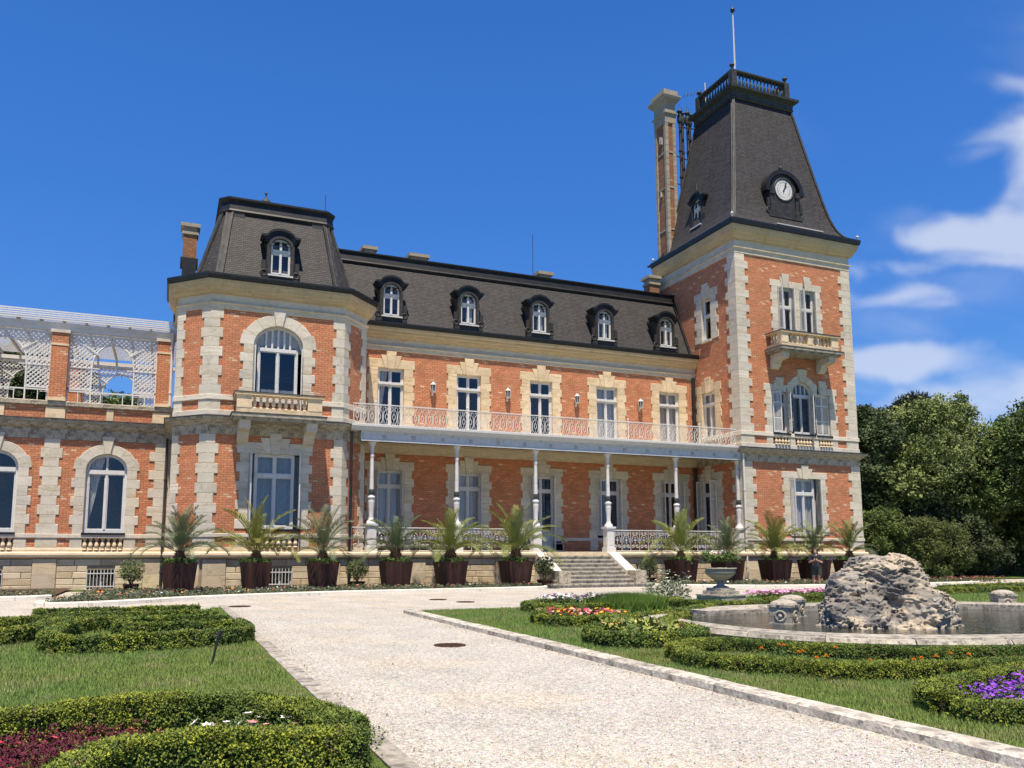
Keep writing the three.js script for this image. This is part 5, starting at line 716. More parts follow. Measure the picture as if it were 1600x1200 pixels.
{ // rugged tufa rock in the basin
  const ell = (x, y, z, c, r) => { const a = (x - c[0]) / r[0], b = (y - c[1]) / r[1], d = (z - c[2]) / r[2], k = Math.hypot(a, b, d); return (k - 1) * Math.min(...r) * 0.9; };
  const B = [[[-0.6, 0.27, 0.12], [0.68, 0.4, 0.6]], [[0.58, 0.32, 0.14], [0.64, 0.44, 0.62]], [[0.16, 0.8, -0.08], [0.72, 0.44, 0.52]], [[-0.62, 0.78, -0.05], [0.36, 0.28, 0.4]], [[0.02, 1.14, -0.1], [0.44, 0.2, 0.34]], [[0, 0.0, 0], [1.12, 0.3, 0.8]]];
  const cellD = (x, y, z) => { const X = Math.floor(x), Y = Math.floor(y), Z = Math.floor(z); let m = 9; for (let i = -1; i < 2; i++) for (let j = -1; j < 2; j++) for (let k = -1; k < 2; k++) { const a = X + i, b = Y + j, c = Z + k, d = Math.hypot(a + hash(a, b, c) - x, b + hash(a, b, c + 71) - y, c + hash(a, b + 53, c) - z); if (d < m) m = d; } return m; };
  const rid = (x, y, z, o) => 1 - Math.abs(f3(x, y, z, o) * 2 - 1);
  const g = iso((x, y, z) => {
    let d = 9; for (const [c, r] of B) d = smin(d, ell(x, y, z, c, r), 0.09);
    const w = f3(x * 2.2 + 5, y * 2.2 + 1, z * 2.2 + 9, 3), lay = rid(x * 2.6 + w * 1.5, y * 10 + w * 5 + x * 1.2, z * 2.6 + 3, 4), r2 = rid(x * 9 + w * 3, y * 17 + w * 4, z * 9 + 7, 4), r3 = rid(x * 22, y * 30, z * 22, 2), up = step(0.42, 0.62, y + (w - 0.5) * 0.5);
    const kn = 0.5 - cellD(x * 7 + w, y * 8, z * 7), low = 1 - up; return d + mix(0.03, 0.13, up) * (0.66 - lay) + 0.09 * (0.66 - r2) + 0.03 * (0.6 - r3) - (w - 0.5) * 0.26 - kn * mix(0.03, 0.11, low * step(-0.3, 0.2, x));
  }, [-1.5, -0.1, -1.1], [1.5, 1.6, 1.15], 0.019);
  const p = g.attributes.position, col = new Float32Array(p.count * 3);
  for (let i = 0; i < p.count; i++) { const x = p.getX(i), y = p.getY(i), z = p.getZ(i), a = f3(x * 3 + 4, y * 5, z * 3, 4), b = f3(x * 14, y * 14 + 3, z * 14, 3), m = step(0.5, 0.62, f3(x * 1.7 + 8, y * 2.2 + 2, z * 1.7, 3)), k = 0.66 + 0.62 * (b - 0.4), t = step(0.4, 0.62, a); let c = [mix(0.40, 0.62, t), mix(0.37, 0.53, t), mix(0.32, 0.39, t)]; if (m > 0) c = c.map((v, q) => mix(v, [0.17, 0.165, 0.16][q], m * 0.7)); for (let q = 0; q < 3; q++) col[i * 3 + q] = clamp(c[q] * k, 0.02, 0.9); }
  g.setAttribute('color', new THREE.BufferAttribute(col, 3));
  const r = tag(add(scene, 'fountain_rock', g, std({ vertexColors: true, roughness: 0.95 })), 'large rugged pitted grey rock rising from the fountain basin', 'rock'); r.position.set(12.2, G + 0.0, -11.08); r.scale.set(0.93, 0.95, 0.93); r.rotation.y = -21.76 * Math.PI / 180;
}
{ // urn on its pedestal
  const u = thing('stone_urn', 'grey stone garden urn with flowers on a stepped pedestal beside the fountain', 'urn', 13.0, G + 0.06, -16.75, 0.15); u.scale.set(0.95, 0.86, 0.95);
  add(u, 'pedestal', merge([bx(-0.44, 0.44, 0, 0.3, -0.44, 0.44), bx(-0.46, 0.46, 0.3, 0.34, -0.46, 0.46), bx(-0.33, 0.33, 0.34, 0.44, -0.33, 0.33), bx(-0.26, 0.26, 0.44, 0.52, -0.26, 0.26)]), MAT.basin[2]);
  add(u, 'panel', uvw(bx(-0.28, 0.28, 0.06, 0.24, 0.435, 0.446)), MAT.basin[1]);
  add(u, 'bowl', uvw(lathe([[0.2, 0.52], [0.2, 0.55], [0.1, 0.6], [0.09, 0.68], [0.13, 0.7], [0.1, 0.72], [0.24, 0.8], [0.36, 0.9], [0.4, 0.98], [0.37, 1.04], [0.42, 1.07], [0.42, 1.1], [0.36, 1.1], [0.33, 1.04], [0, 1.02]], 32)), MAT.basin[0]);
}
// covers and garden spot
[[4.06, -11.65, G + 0.003, 0.24, 'rusty round manhole cover in the middle of the gravel drive'], [1.9, -21.9, G + 0.003, 0.28, 'rusty manhole cover near the end of the clipped hedges'], [7.6, -22.9, G + 0.003, 0.26, 'rusty manhole cover by the white kerb, further of the pair'], [7.95, -21.5, G + 0.003, 0.26, 'rusty manhole cover by the white kerb, nearer of the pair'], [5.99, -9.1, G + 0.063, 0.26, 'maroon cover plate set in the lawn behind the kerb']].forEach(([x, z, y, r, l]) => { const m = thing('manhole_cover', l, 'manhole cover', x, y, z, 0, 'covers in the ground'); add(m, 'ring', uvw(lathe([[r, -0.02], [r, 0.012], [r * 0.92, 0.014], [r * 0.9, 0.006]], 32)), MAT.rust); const b = [cyl(r * 0.9, r * 0.9, 0.02, 0, -0.012, 0, 32)]; for (let i = -3; i <= 3; i++) b.push(bx(-r * 0.75, r * 0.75, 0.008, 0.013, i * r * 0.22 - 0.012, i * r * 0.22 + 0.012)); add(m, 'plate', merge(b), MAT.rust); });
{ const s = thing('garden_spotlight', 'thin black garden spotlight stake leaning in the lawn', 'spotlight', 0.6, G + 0.03, -10.45); add(s, 'stake', rod([0, 0, 0], [0.07, 0.34, 0.0], 0.014, 8), MAT.dark); add(s, 'lamp_head', uvw(new THREE.CylinderGeometry(0.03, 0.022, 0.1, 12).rotateZ(-0.5).translate(0.085, 0.37, 0)), MAT.dark); add(s, 'foot', cyl(0.03, 0.02, 0.03, 0, 0, 0, 10), MAT.dark); }
// low garden wall and paling before the wood
{
  const w = thing('garden_wall', 'low dark stone garden wall with piers in front of the trees', 'wall', 46, G, -37); w.rotation.y = -0.35;
  for (let i = 0; i < 12; i++) add(w, 'wall_stone', block(1.2, 0.6, 0.5, KR), pick(MAT.basin, KR)).position.set(4 + i * 1.205, 0.3, 0.2); for (const x of [3.2, 8.2, 13.2, 18]) add(w, 'pier', merge([bx(x - 0.35, x + 0.35, 0, 0.85, -0.4, 0.3), bx(x - 0.42, x + 0.42, 0.85, 0.95, -0.47, 0.37)]), MAT.basin[1]);
  const f = thing('paling_fence', 'dark wooden paling fence under the trees beyond the lawn', 'fence', 38.5, G, -36.5); f.rotation.y = -0.25; for (let i = 0; i < 48; i++) add(f, 'pale', uvw(bx(-0.05, 0.05, 0, 0.85 + KR() * 0.1, -0.015, 0.015)), MAT.wood[i % 3]).position.set(i * 0.19, 0, 0); add(f, 'rail', merge([bx(-0.1, 9.1, 0.2, 0.28, -0.05, -0.015), bx(-0.1, 9.1, 0.62, 0.7, -0.05, -0.015)]), MAT.wood[1]);
}

// ---------- planting ----------
const leafMat = (o = {}) => std({ color: 0xffffff, roughness: 0.75, side: THREE.DoubleSide, ...o });
MAT.stem = leafMat({ color: lin(0.08, 0.14, 0.03) }); MAT.orange = leafMat({ color: lin(0.85, 0.32, 0.015) });
MAT.leaf = leafMat(); MAT.leafSoft = leafMat({ roughness: 0.9 });
function leafQuad(l, w, bend = 0.25) { // pointed leaf along +y, folded along its rib
  return [[0, 0, 0], [w / 2, l * 0.45, bend * w], [0, l, 0], [0, 0, 0], [0, l, 0], [-w / 2, l * 0.45, bend * w]];
}
function sprig(seed, n, l, w, spread) { // small bunch of leaves
  const r = rng(seed), pos = [], e = new THREE.Euler(0, 0, 0, 'YXZ'), q = new THREE.Quaternion(), v = new V3();
  for (let i = 0; i < n; i++) { e.set(0.55 + r() * 0.95, r() * 6.283, (r() - 0.5) * 1.2); q.setFromEuler(e); const s = 0.7 + r() * 0.6, o = [(r() - 0.5) * spread, (r() - 0.3) * spread, (r() - 0.5) * spread]; for (const p of leafQuad(l * s, w * s)) { v.set(...p).applyQuaternion(q); pos.push(v.x + o[0], v.y + o[1], v.z + o[2]); } }
  const g = new THREE.BufferGeometry(); g.setAttribute('position', new THREE.Float32BufferAttribute(pos, 3)); g.computeVertexNormals(); return g;
}
function scatter(parent, name, geo, mat, list) { // list of [x, y, z, scale, yaw, tilt, tiltDir, color]
  const m = new THREE.InstancedMesh(geo, mat, list.length), d = new THREE.Object3D(), ax = new V3(), c = new THREE.Color(), q = new THREE.Quaternion();
  list.forEach(([x, y, z, s, yaw, tilt, dir, col], i) => { d.position.set(x, y, z); ax.set(Math.cos(dir), 0, Math.sin(dir)); d.quaternion.setFromAxisAngle(ax, tilt).multiply(q.setFromAxisAngle(new V3(0, 1, 0), yaw)); if (Array.isArray(s)) d.scale.set(...s); else d.scale.setScalar(s); d.updateMatrix(); m.setMatrixAt(i, d.matrix); m.setColorAt(i, c.setRGB(...col)); });
  m.name = parent === scene ? numbered(name) : name; m.castShadow = m.receiveShadow = true; if (parent !== scene) m.userData.kind = 'stuff'; parent.add(m); return m;
}
const shade = (r, a, b, v = 0.3) => { const t = r(), k = 1 - v + r() * v * 2; return [0, 1, 2].map((i) => mix(a[i], b[i], t) * k); };
const boxA = [0.04, 0.078, 0.012], boxB = [0.32, 0.36, 0.028];
MAT.core = std({ map: rep(barkC, 3, 3), color: lin(0.5, 0.46, 0.36), roughness: 1 });
const sprigS = [sprig(1, 7, 0.019, 0.013, 0.026), sprig(2, 7, 0.019, 0.013, 0.026)], sprigM = [sprig(3, 7, 0.04, 0.026, 0.05), sprig(4, 7, 0.04, 0.026, 0.05)], sprigH = [sprig(5, 7, 0.026, 0.018, 0.034), sprig(6, 7, 0.026, 0.018, 0.034)];
function hedge(label, pts, w, h, dens, geo, seed) {
  const r = rng(seed), c = new THREE.CatmullRomCurve3(pts.map(([x, z]) => new V3(x, 0, z)), false, 'centripetal'), L = c.getLength(), g = thing('box_hedge', label, 'hedge', 0, 0, 0, 0, 'clipped box hedges of the parterre'), y0 = G + 0.03;
  const P = c.getSpacedPoints(Math.max(4, Math.round(L / 0.18))), k = w * 0.2, hh = h * 0.62;
  const core = sweep(P.map((p) => [p.x, p.z]), [[-k, y0], [k, y0], [k, y0 + hh * 0.85], [k * 0.8, y0 + hh], [-k * 0.8, y0 + hh], [-k, y0 + hh * 0.85]]); add(g, 'stem_mass', core, MAT.core);
  const N = Math.round(L * (w + 2 * h) * dens), lists = [[], []], t = new V3(), p = new V3();
  for (let i = 0; i < N; i++) {
    const s = r(); c.getPointAt(s, p); c.getTangentAt(s, t); const nx = -t.z, nz = t.x, a = r() * (w + 2 * h); let o, y, tilt, sd;
    const wob = (n3(p.x * 3, 1, p.z * 3, seed) - 0.5) * 0.03, wo2 = (n3(p.x * 9, 5, p.z * 9, seed) - 0.5) * 0.018;
    if (a < w) { o = a - w / 2; y = h + wob + wo2 - 0.02 * (Math.abs(o) / (w / 2)) ** 4; tilt = (r() - 0.5) * 1.1; sd = r() * 6.3; }
    else { const u = (a - w) % h; sd = a - w < h ? 1 : -1; if (r() < 0.38) continue; o = sd * (w / 2 + (n3(p.x * 6, u * 6, p.z * 6, seed + 2) - 0.5) * 0.05 - (u > h * 0.88 ? 0.02 : 0)); y = Math.min(u, h + wob - 0.01); tilt = 0.95 + r() * 0.7; sd = Math.atan2(nz * sd, nx * sd) - Math.PI / 2; sd += (r() - 0.5) * 0.5; }
    { const q = r() * r() * 0.075; if (a < w) y -= q; else o -= Math.sign(o) * q; } o += (r() - 0.5) * 0.014; y += (r() - 0.5) * 0.014; if (r() < 0.1 / Math.max(1, L)) { c.getPointAt(r() < 0.5 ? 0.0 : 1, p); c.getTangentAt(p.distanceTo(c.points[0]) < 0.01 ? 0 : 1, t); o = (r() - 0.5) * w; y = r() * h; const e = p.distanceTo(c.points[0]) < 0.01 ? -0.01 : 0.01; p.addScaledVector(t, e); }
    const fresh = step(0.3, 0.75, n3(p.x * 2.3, y * 3, p.z * 2.3, seed + 5)), col = shade(r, boxA, [mix(0.14, boxB[0], fresh), mix(0.21, boxB[1], fresh), boxB[2]], 0.35);
    if (r() < 0.012) col.splice(0, 3, 0.24, 0.17, 0.08);
    lists[i % 2].push([p.x + nx * o, y0 + Math.max(0.01, y), p.z + nz * o, 0.75 + r() * 0.6, r() * 6.283, tilt, sd, col]);
  }
  lists.forEach((l, i) => scatter(g, 'foliage', geo[i], MAT.leaf, l)); return g;
}
hedge('near clipped hedge arm along the lawn, farther side of the red-leaved bed', [[-2.6, -5.9], [-1.6, -6.35], [-0.98, -6.52], [-0.5, -6.72], [0, -6.76], [0.48, -6.6], [0.86, -6.23], [1.1, -5.75], [1.17, -5.3]], 0.27, 0.28, 5950, sprigS, 11);
hedge('nearest clipped hedge arm at the bottom edge beside the drive', [[1.2, -5.06], [0.67, -5.24], [0.2, -5.33], [-0.12, -5.28], [-0.36, -4.98], [-0.45, -4.5], [-0.5, -3.9]], 0.24, 0.28, 5950, sprigS, 12);
const hA = 0.235;
hedge('long curved clipped hedge facing the lawn behind the spotlight stake', [[1.2, -14.2], [1.24, -13.3], [1.05, -12.7], [0.5, -12.4], [0, -12.28], [-0.6, -12.16], [-1.05, -12.2], [-1.4, -12.7], [-1.48, -13.6], [-1.4, -14.8], [-1.1, -15.6], [-0.7, -15.9]], 0.22, hA, 2625, sprigH, 13);
hedge('short hooked clipped hedge curled inside the long curved one', [[1.12, -14.0], [0.6, -14.1], [0.0, -14.05], [-0.45, -14.25], [-0.58, -14.75], [-0.25, -15.25], [0.4, -15.4], [1.1, -15.2]], 0.2, hA, 2300, sprigH, 14);
hedge('clipped hedge arm entering from the left edge, nearer of two', [[-4, -12.7], [-3, -13.2], [-2.15, -13.75], [-1.85, -14.2], [-1.7, -15.2], [-1.5, -16.2]], 0.24, hA, 2275, sprigH, 15);
hedge('clipped hedge arm entering from the left edge, farther of two', [[-4.4, -15.2], [-3.2, -15.6], [-2.4, -16.0], [-1.6, -16.7], [-0.7, -16.8], [1.0, -16.6]], 0.24, hA, 2100, sprigH, 16);
hedge('low clipped hedge row nearest the white kerb by the drive', [[-2.3, -18.3], [-0.8, -18.2], [0.2, -18.3], [0.75, -18.5]], 0.25, hA, 1750, sprigH, 17);
const hC = 0.21;
hedge('wavy clipped hedge against the fountain rim', [[5.98, -8.6], [6.3, -9.0], [6.85, -9.05], [7.4, -8.75], [7.8, -8.05], [8.4, -7.45], [9.6, -7.0], [11, -6.85], [13, -6.8]], 0.26, hC, 3500, sprigS, 18);
hedge('wavy clipped hedge beside the lawn, in front of the orange marigolds', [[5.95, -8.45], [5.83, -8.0], [6.0, -7.55], [6.35, -7.15], [6.6, -6.72], [7.2, -6.5], [8, -6.25], [9, -6.1], [10.5, -6.0]], 0.26, hC, 3850, sprigS, 19);
hedge('clipped hedge curling round the purple flowers, far arm', [[6.02, -4.9], [6.25, -5.25], [6.85, -5.5], [7.6, -5.7], [8.5, -5.85], [9.5, -5.9]], 0.24, hC, 4550, sprigS, 20);
hedge('clipped hedge curling round the purple flowers, near arm', [[6.0, -4.78], [6.05, -4.55], [6.35, -4.42], [6.9, -4.25], [7.6, -4.15]], 0.22, hC - 0.02, 4550, sprigS, 21);
hedge('clipped hedge behind the broad-leaved plants, toward the urn', [[5.85, -10.5], [6.3, -11.2], [7.1, -11.9], [7.9, -12.8], [9.2, -13.4], [10.4, -14.2], [11.6, -15.2]], 0.26, 0.23, 2625, sprigH, 22);
hedge('clipped hedge curving to the near end of the fountain basin', [[5.82, -10.4], [5.95, -10.0], [6.4, -9.78], [7.0, -9.85], [7.5, -10.2], [7.62, -10.8], [7.8, -11.5], [8.5, -12.3], [9.1, -12.9]], 0.26, 0.23, 2800, sprigH, 23);
hedge('clipped hedge in front of the red and orange pansies', [[6.45, -13.5], [6.7, -12.9], [7.2, -12.8], [7.8, -13.2], [8.4, -13.9]], 0.25, 0.22, 2275, sprigH, 24);
hedge('clipped hedge behind the red and orange pansies', [[6.5, -13.7], [7.0, -14.6], [7.6, -15.2], [8.4, -15.5]], 0.25, 0.22, 2100, sprigH, 25);
hedge('farthest clipped hedge hook beside the white pansies', [[9.2, -15.9], [8.3, -15.9], [7.7, -16.3], [7.75, -16.9], [8.4, -17.5], [9.3, -17.7]], 0.27, 0.23, 1925, sprigH, 26);
hedge('clipped hedge beyond the tall grass mound, by the urn', [[11.3, -17.8], [12.1, -17.4], [11.6, -16.6], [12.2, -15.6], [13.2, -15.4]], 0.27, 0.22, 1750, sprigH, 27);
hedge('low clipped hedge beyond the far rim of the fountain', [[14.2, -16.4], [17, -17.5], [20, -18.3], [24, -18.8], [28, -18.6], [33, -18.2]], 0.35, 0.22, 1225, sprigH, 28);
hedge('low flowered hedge strip across the gravel from the fountain', [[25.5, -20.6], [28, -20.9], [31, -20.9], [36, -20.4]], 0.5, 0.2, 875, sprigH, 29);

// flower beds
const blossom = (n, r, h = 0.3) => { const pos = []; for (let i = 0; i < n; i++) { const a = i / n * 6.283, b = (i + 1) / n * 6.283, m = (a + b) / 2; pos.push(0, 0, 0, Math.cos(a) * r * 0.6, h * r, Math.sin(a) * r * 0.6, Math.cos(m) * r, h * r * 1.2, Math.sin(m) * r, 0, 0, 0, Math.cos(m) * r, h * r * 1.2, Math.sin(m) * r, Math.cos(b) * r * 0.6, h * r, Math.sin(b) * r * 0.6); } const g = new THREE.BufferGeometry(); g.setAttribute('position', new THREE.Float32BufferAttribute(pos, 3)); g.computeVertexNormals(); return g; };
const petal = blossom(6, 0.02), petalL = blossom(6, 0.04);
function bed(name, label, inside, box, nLeaf, nFlo, leafCols, floCols, h, geo, flo, seed, y0 = G + 0.06, kind) {
  const r = rng(seed), g = thing(name, label, 'flowers'), A = [[], []], B = []; let guard = 0;
  while (A[0].length + A[1].length < nLeaf && guard++ < nLeaf * 30) { const x = mix(box[0], box[1], r()), z = mix(box[2], box[3], r()); if (!inside(x, z)) continue; A[guard % 2].push([x, y0 + r() * h * (0.4 + 0.9 * n3(x * 5, 0, z * 5, seed)), z, 0.7 + r() * 0.8, r() * 6.3, (r() - 0.5) * 1.6, r() * 6.3, shade(r, leafCols[0], leafCols[1])]); }
  A.forEach((l, i) => { if (l.length) scatter(g, 'foliage', geo[i], MAT.leafSoft, l); }); guard = 0;
  while (B.length < nFlo && guard++ < nFlo * 40) { const x = mix(box[0], box[1], r()), z = mix(box[2], box[3], r()); if (!inside(x, z)) continue; B.push([x, y0 + h * (0.75 + 0.45 * r()), z, 0.7 + r() * 0.7, r() * 6.3, r() * 0.8, r() * 6.3, shade(r, ...(pick(floCols, r)), 0.2)]); }
  if (B.length) scatter(g, 'blossoms', flo, MAT.leafSoft, B); return g;
}
const ellIn = (cx, cz, rx, rz, rot = 0) => (x, z) => { const c = Math.cos(rot), s = Math.sin(rot), u = (x - cx) * c + (z - cz) * s, v = -(x - cx) * s + (z - cz) * c; return (u / rx) ** 2 + (v / rz) ** 2 < 1; };
const gA = [0.05, 0.09, 0.02], gB = [0.14, 0.2, 0.05], redA = [0.075, 0.008, 0.02], redB = [0.16, 0.02, 0.045];
bed('red_leaf_bed', 'dark red leafy bedding plants between the two near hedge arms', (x, z) => z < -4.2 && z > -6.35 && x < -0.05 && x > -2.4 && (z < -5.5 + Math.min(0, x + 0.3) * -1.6 || x < -0.62), [-2.4, 0, -6.4, -4.2], 5200, 40, [redA, redB], [[[0.5, 0.03, 0.06], [0.6, 0.1, 0.1]]], 0.16, sprigS, petal, 41);
bed('begonia_bed', 'pink and white begonias at the pointed end of the near hedge', ellIn(0.5, -5.85, 0.55, 0.32, -0.3), [-0.2, 1.2, -6.4, -5.3], 900, 26, [gA, gB], [[[0.75, 0.72, 0.68], [0.8, 0.78, 0.74]], [[0.7, 0.25, 0.25], [0.75, 0.4, 0.38]]], 0.15, sprigS, petalL, 42);
bed('purple_flower_bed', 'bright purple verbena filling the hedge loop at the right edge', (x, z) => z < -4.42 - 0 * x && z > -5.05 - (x - 6.4) * 0.3 && x > 6.3 && x < 9, [6.3, 9, -5.7, -4.35], 2600, 1500, [gA, gB], [[[0.2, 0.04, 0.45], [0.33, 0.1, 0.62]]], 0.17, sprigS, petal, 43);
bed('broad_leaf_bed', 'tall broad-leaved yellow-green bedding plants inside the hedge loop', ellIn(7.0, -11.0, 0.85, 0.75, 0.6), [5.9, 8.3, -12.3, -9.9], 520, 50, [[0.09, 0.13, 0.03], [0.3, 0.34, 0.08]], [[[0.6, 0.2, 0.1], [0.7, 0.5, 0.2]], [[0.75, 0.65, 0.1], [0.8, 0.7, 0.2]]], 0.2, [sprig(31, 6, 0.09, 0.05, 0.08), sprig(32, 6, 0.09, 0.05, 0.08)], petalL, 44);
bed('pansy_bed', 'red, pink and orange pansies between two low hedges', ellIn(7.5, -13.9, 0.95, 0.5, 0.75), [6.5, 8.7, -15, -12.9], 700, 260, [gA, gB], [[[0.5, 0.03, 0.08], [0.6, 0.1, 0.2]], [[0.8, 0.3, 0.04], [0.85, 0.42, 0.05]], [[0.75, 0.35, 0.35], [0.8, 0.5, 0.45]]], 0.2, sprigM, petalL, 45);
bed('white_pansy_bed', 'white and purple pansies at the far corner of the parterre', ellIn(9.0, -16.8, 1.0, 0.6, 0.2), [8, 10.2, -17.6, -16], 600, 260, [gA, gB], [[[0.75, 0.74, 0.78], [0.85, 0.84, 0.86]], [[0.75, 0.74, 0.78], [0.85, 0.84, 0.86]], [[0.2, 0.05, 0.2], [0.3, 0.08, 0.25]]], 0.3, sprigM, petalL, 46);
bed('pink_flower_bed', 'pink petunias in a long bed behind the fountain', (x, z) => Math.abs(z + 19.4 + (x - 17) * 0.2) < 0.45, [16, 22, -21, -18.8], 700, 1400, [gA, gB], [[[0.7, 0.3, 0.5], [0.8, 0.5, 0.65]]], 0.16, sprigM, petalL, 47);
bed('yellow_flower_bed', 'small yellow and pink flowers in the strip beyond the basin', (x, z) => Math.abs(z + 20.8) < 0.25, [25.5, 36, -21.1, -20.5], 300, 60, [gA, gB], [[[0.75, 0.6, 0.1], [0.8, 0.65, 0.2]]], 0.22, sprigM, petalL, 48);
bed('russet_flower_bed', 'reddish brown flowers on the far side of the gravel court', (x, z) => Math.abs(z + 25.8) < 0.35, [29.5, 35.5, -26.2, -25.4], 500, 260, [gA, [0.14, 0.12, 0.06]], [[[0.22, 0.06, 0.05], [0.32, 0.14, 0.1]]], 0.22, sprigM, petalL, 49);
const inPoly = (P) => (x, z) => { let c = false; for (let i = 0, j = P.length - 1; i < P.length; j = i++) if ((P[i][1] > z) !== (P[j][1] > z) && x < (P[j][0] - P[i][0]) * (z - P[i][1]) / (P[j][1] - P[i][1]) + P[i][0]) c = !c; return c; };
const frontOf = (P, k) => { const f = inPoly(P); return (x, z) => f(x, z) && z > k && f(x, z + 0.16) && f(x - 0.1, z); };
for (const [P, k, bx4, nl, lab, sd, cols] of [[bedL, -29.6, [-2.9, 13.8, -29.6, -23.3], 6000, 'mixed low bedding plants along the white kerb, left of the stairs', 51, [[[0.7, 0.7, 0.68], [0.8, 0.8, 0.76]], [[0.55, 0.05, 0.08], [0.65, 0.12, 0.1]], [[0.75, 0.2, 0.04], [0.8, 0.32, 0.06]]]], [bedR, -28.9, [18.8, 33.5, -28.9, -25], 3600, 'mixed low bedding plants along the white kerb, before the clock tower', 52, [[[0.7, 0.7, 0.68], [0.8, 0.8, 0.76]], [[0.75, 0.2, 0.04], [0.8, 0.3, 0.05]], [[0.6, 0.05, 0.03], [0.7, 0.15, 0.05]]]], [bedW, -29.2, [-12, -3.1, -29.2, -27.3], 1200, 'low bedding plants under the wing wall at the left edge', 53, [[[0.6, 0.4, 0.2], [0.7, 0.5, 0.3]]]]]) bed('bedding_border', lab, frontOf(P, k), bx4, nl, nl * 0.035, [[0.06, 0.09, 0.04], [0.2, 0.22, 0.14]], cols, 0.14, sprigM, petalL, sd, G + 0.07);
// marigolds stand apart enough to count
[[6.78, -8.01], [7.15, -8.13], [7.12, -8.01], [6.97, -7.61], [7.06, -7.64], [6.88, -7.23], [6.90, -7.11], [7.48, -7.53], [7.24, -6.81], [7.76, -6.71], [7.94, -6.75], [7.92, -6.54], [8.29, -6.67], [8.58, -6.67], [8.28, -6.46]].forEach(([x, z], i) => {
  const r = rng(600 + i), m = thing('marigold', 'orange marigold blooming between the two wavy hedges', 'flower', x, G + 0.05, z, r() * 6, 'orange marigolds between the wavy hedges'), h = 0.15 + r() * 0.06; add(m, 'stem', rod([0, 0, 0], [0.01, h, 0.01], 0.004, 5), MAT.stem); add(m, 'leaf', sprig(650 + i, 12, 0.05, 0.018, 0.09).translate(0, h * 0.45, 0), MAT.stem); add(m, 'blossom', mergeGeometries([0, 1, 2].map((k) => blossom(9, 0.03 - k * 0.007, 0.2 + k * 0.4).rotateY(k).translate(0.01, h + k * 0.004, 0.01))), MAT.orange);
});
bed('bare_bed', 'sparse green seedlings on bare soil between the wavy hedges', (x, z) => z < -6.6 && z > -8.6 && Math.abs((x - 7.1) + (z + 7.6) * 0.75) < 0.55, [6, 9, -8.6, -6.4], 500, 0, [gA, gB], [], 0.06, sprigS, petal, 54);
bed('palm_lily_clump', 'tall silvery perennials beside the urn pedestal', ellIn(12.2, -17.9, 0.7, 0.4), [11.4, 13, -18.4, -17.4], 500, 30, [[0.12, 0.16, 0.08], [0.3, 0.34, 0.24]], [[[0.6, 0.62, 0.55], [0.7, 0.7, 0.6]]], 0.7, sprigM, petalL, 55);
bed('urn_flowers', 'white and purple trailing flowers planted in the stone urn', ellIn(13.0, -16.75, 0.42, 0.42), [12.5, 13.5, -17.2, -16.3], 420, 34, [gA, [0.18, 0.26, 0.07]], [[[0.75, 0.75, 0.75], [0.85, 0.85, 0.85]], [[0.15, 0.04, 0.12], [0.2, 0.06, 0.16]]], 0.22, sprigM, petalL, 56, G + 1.15);

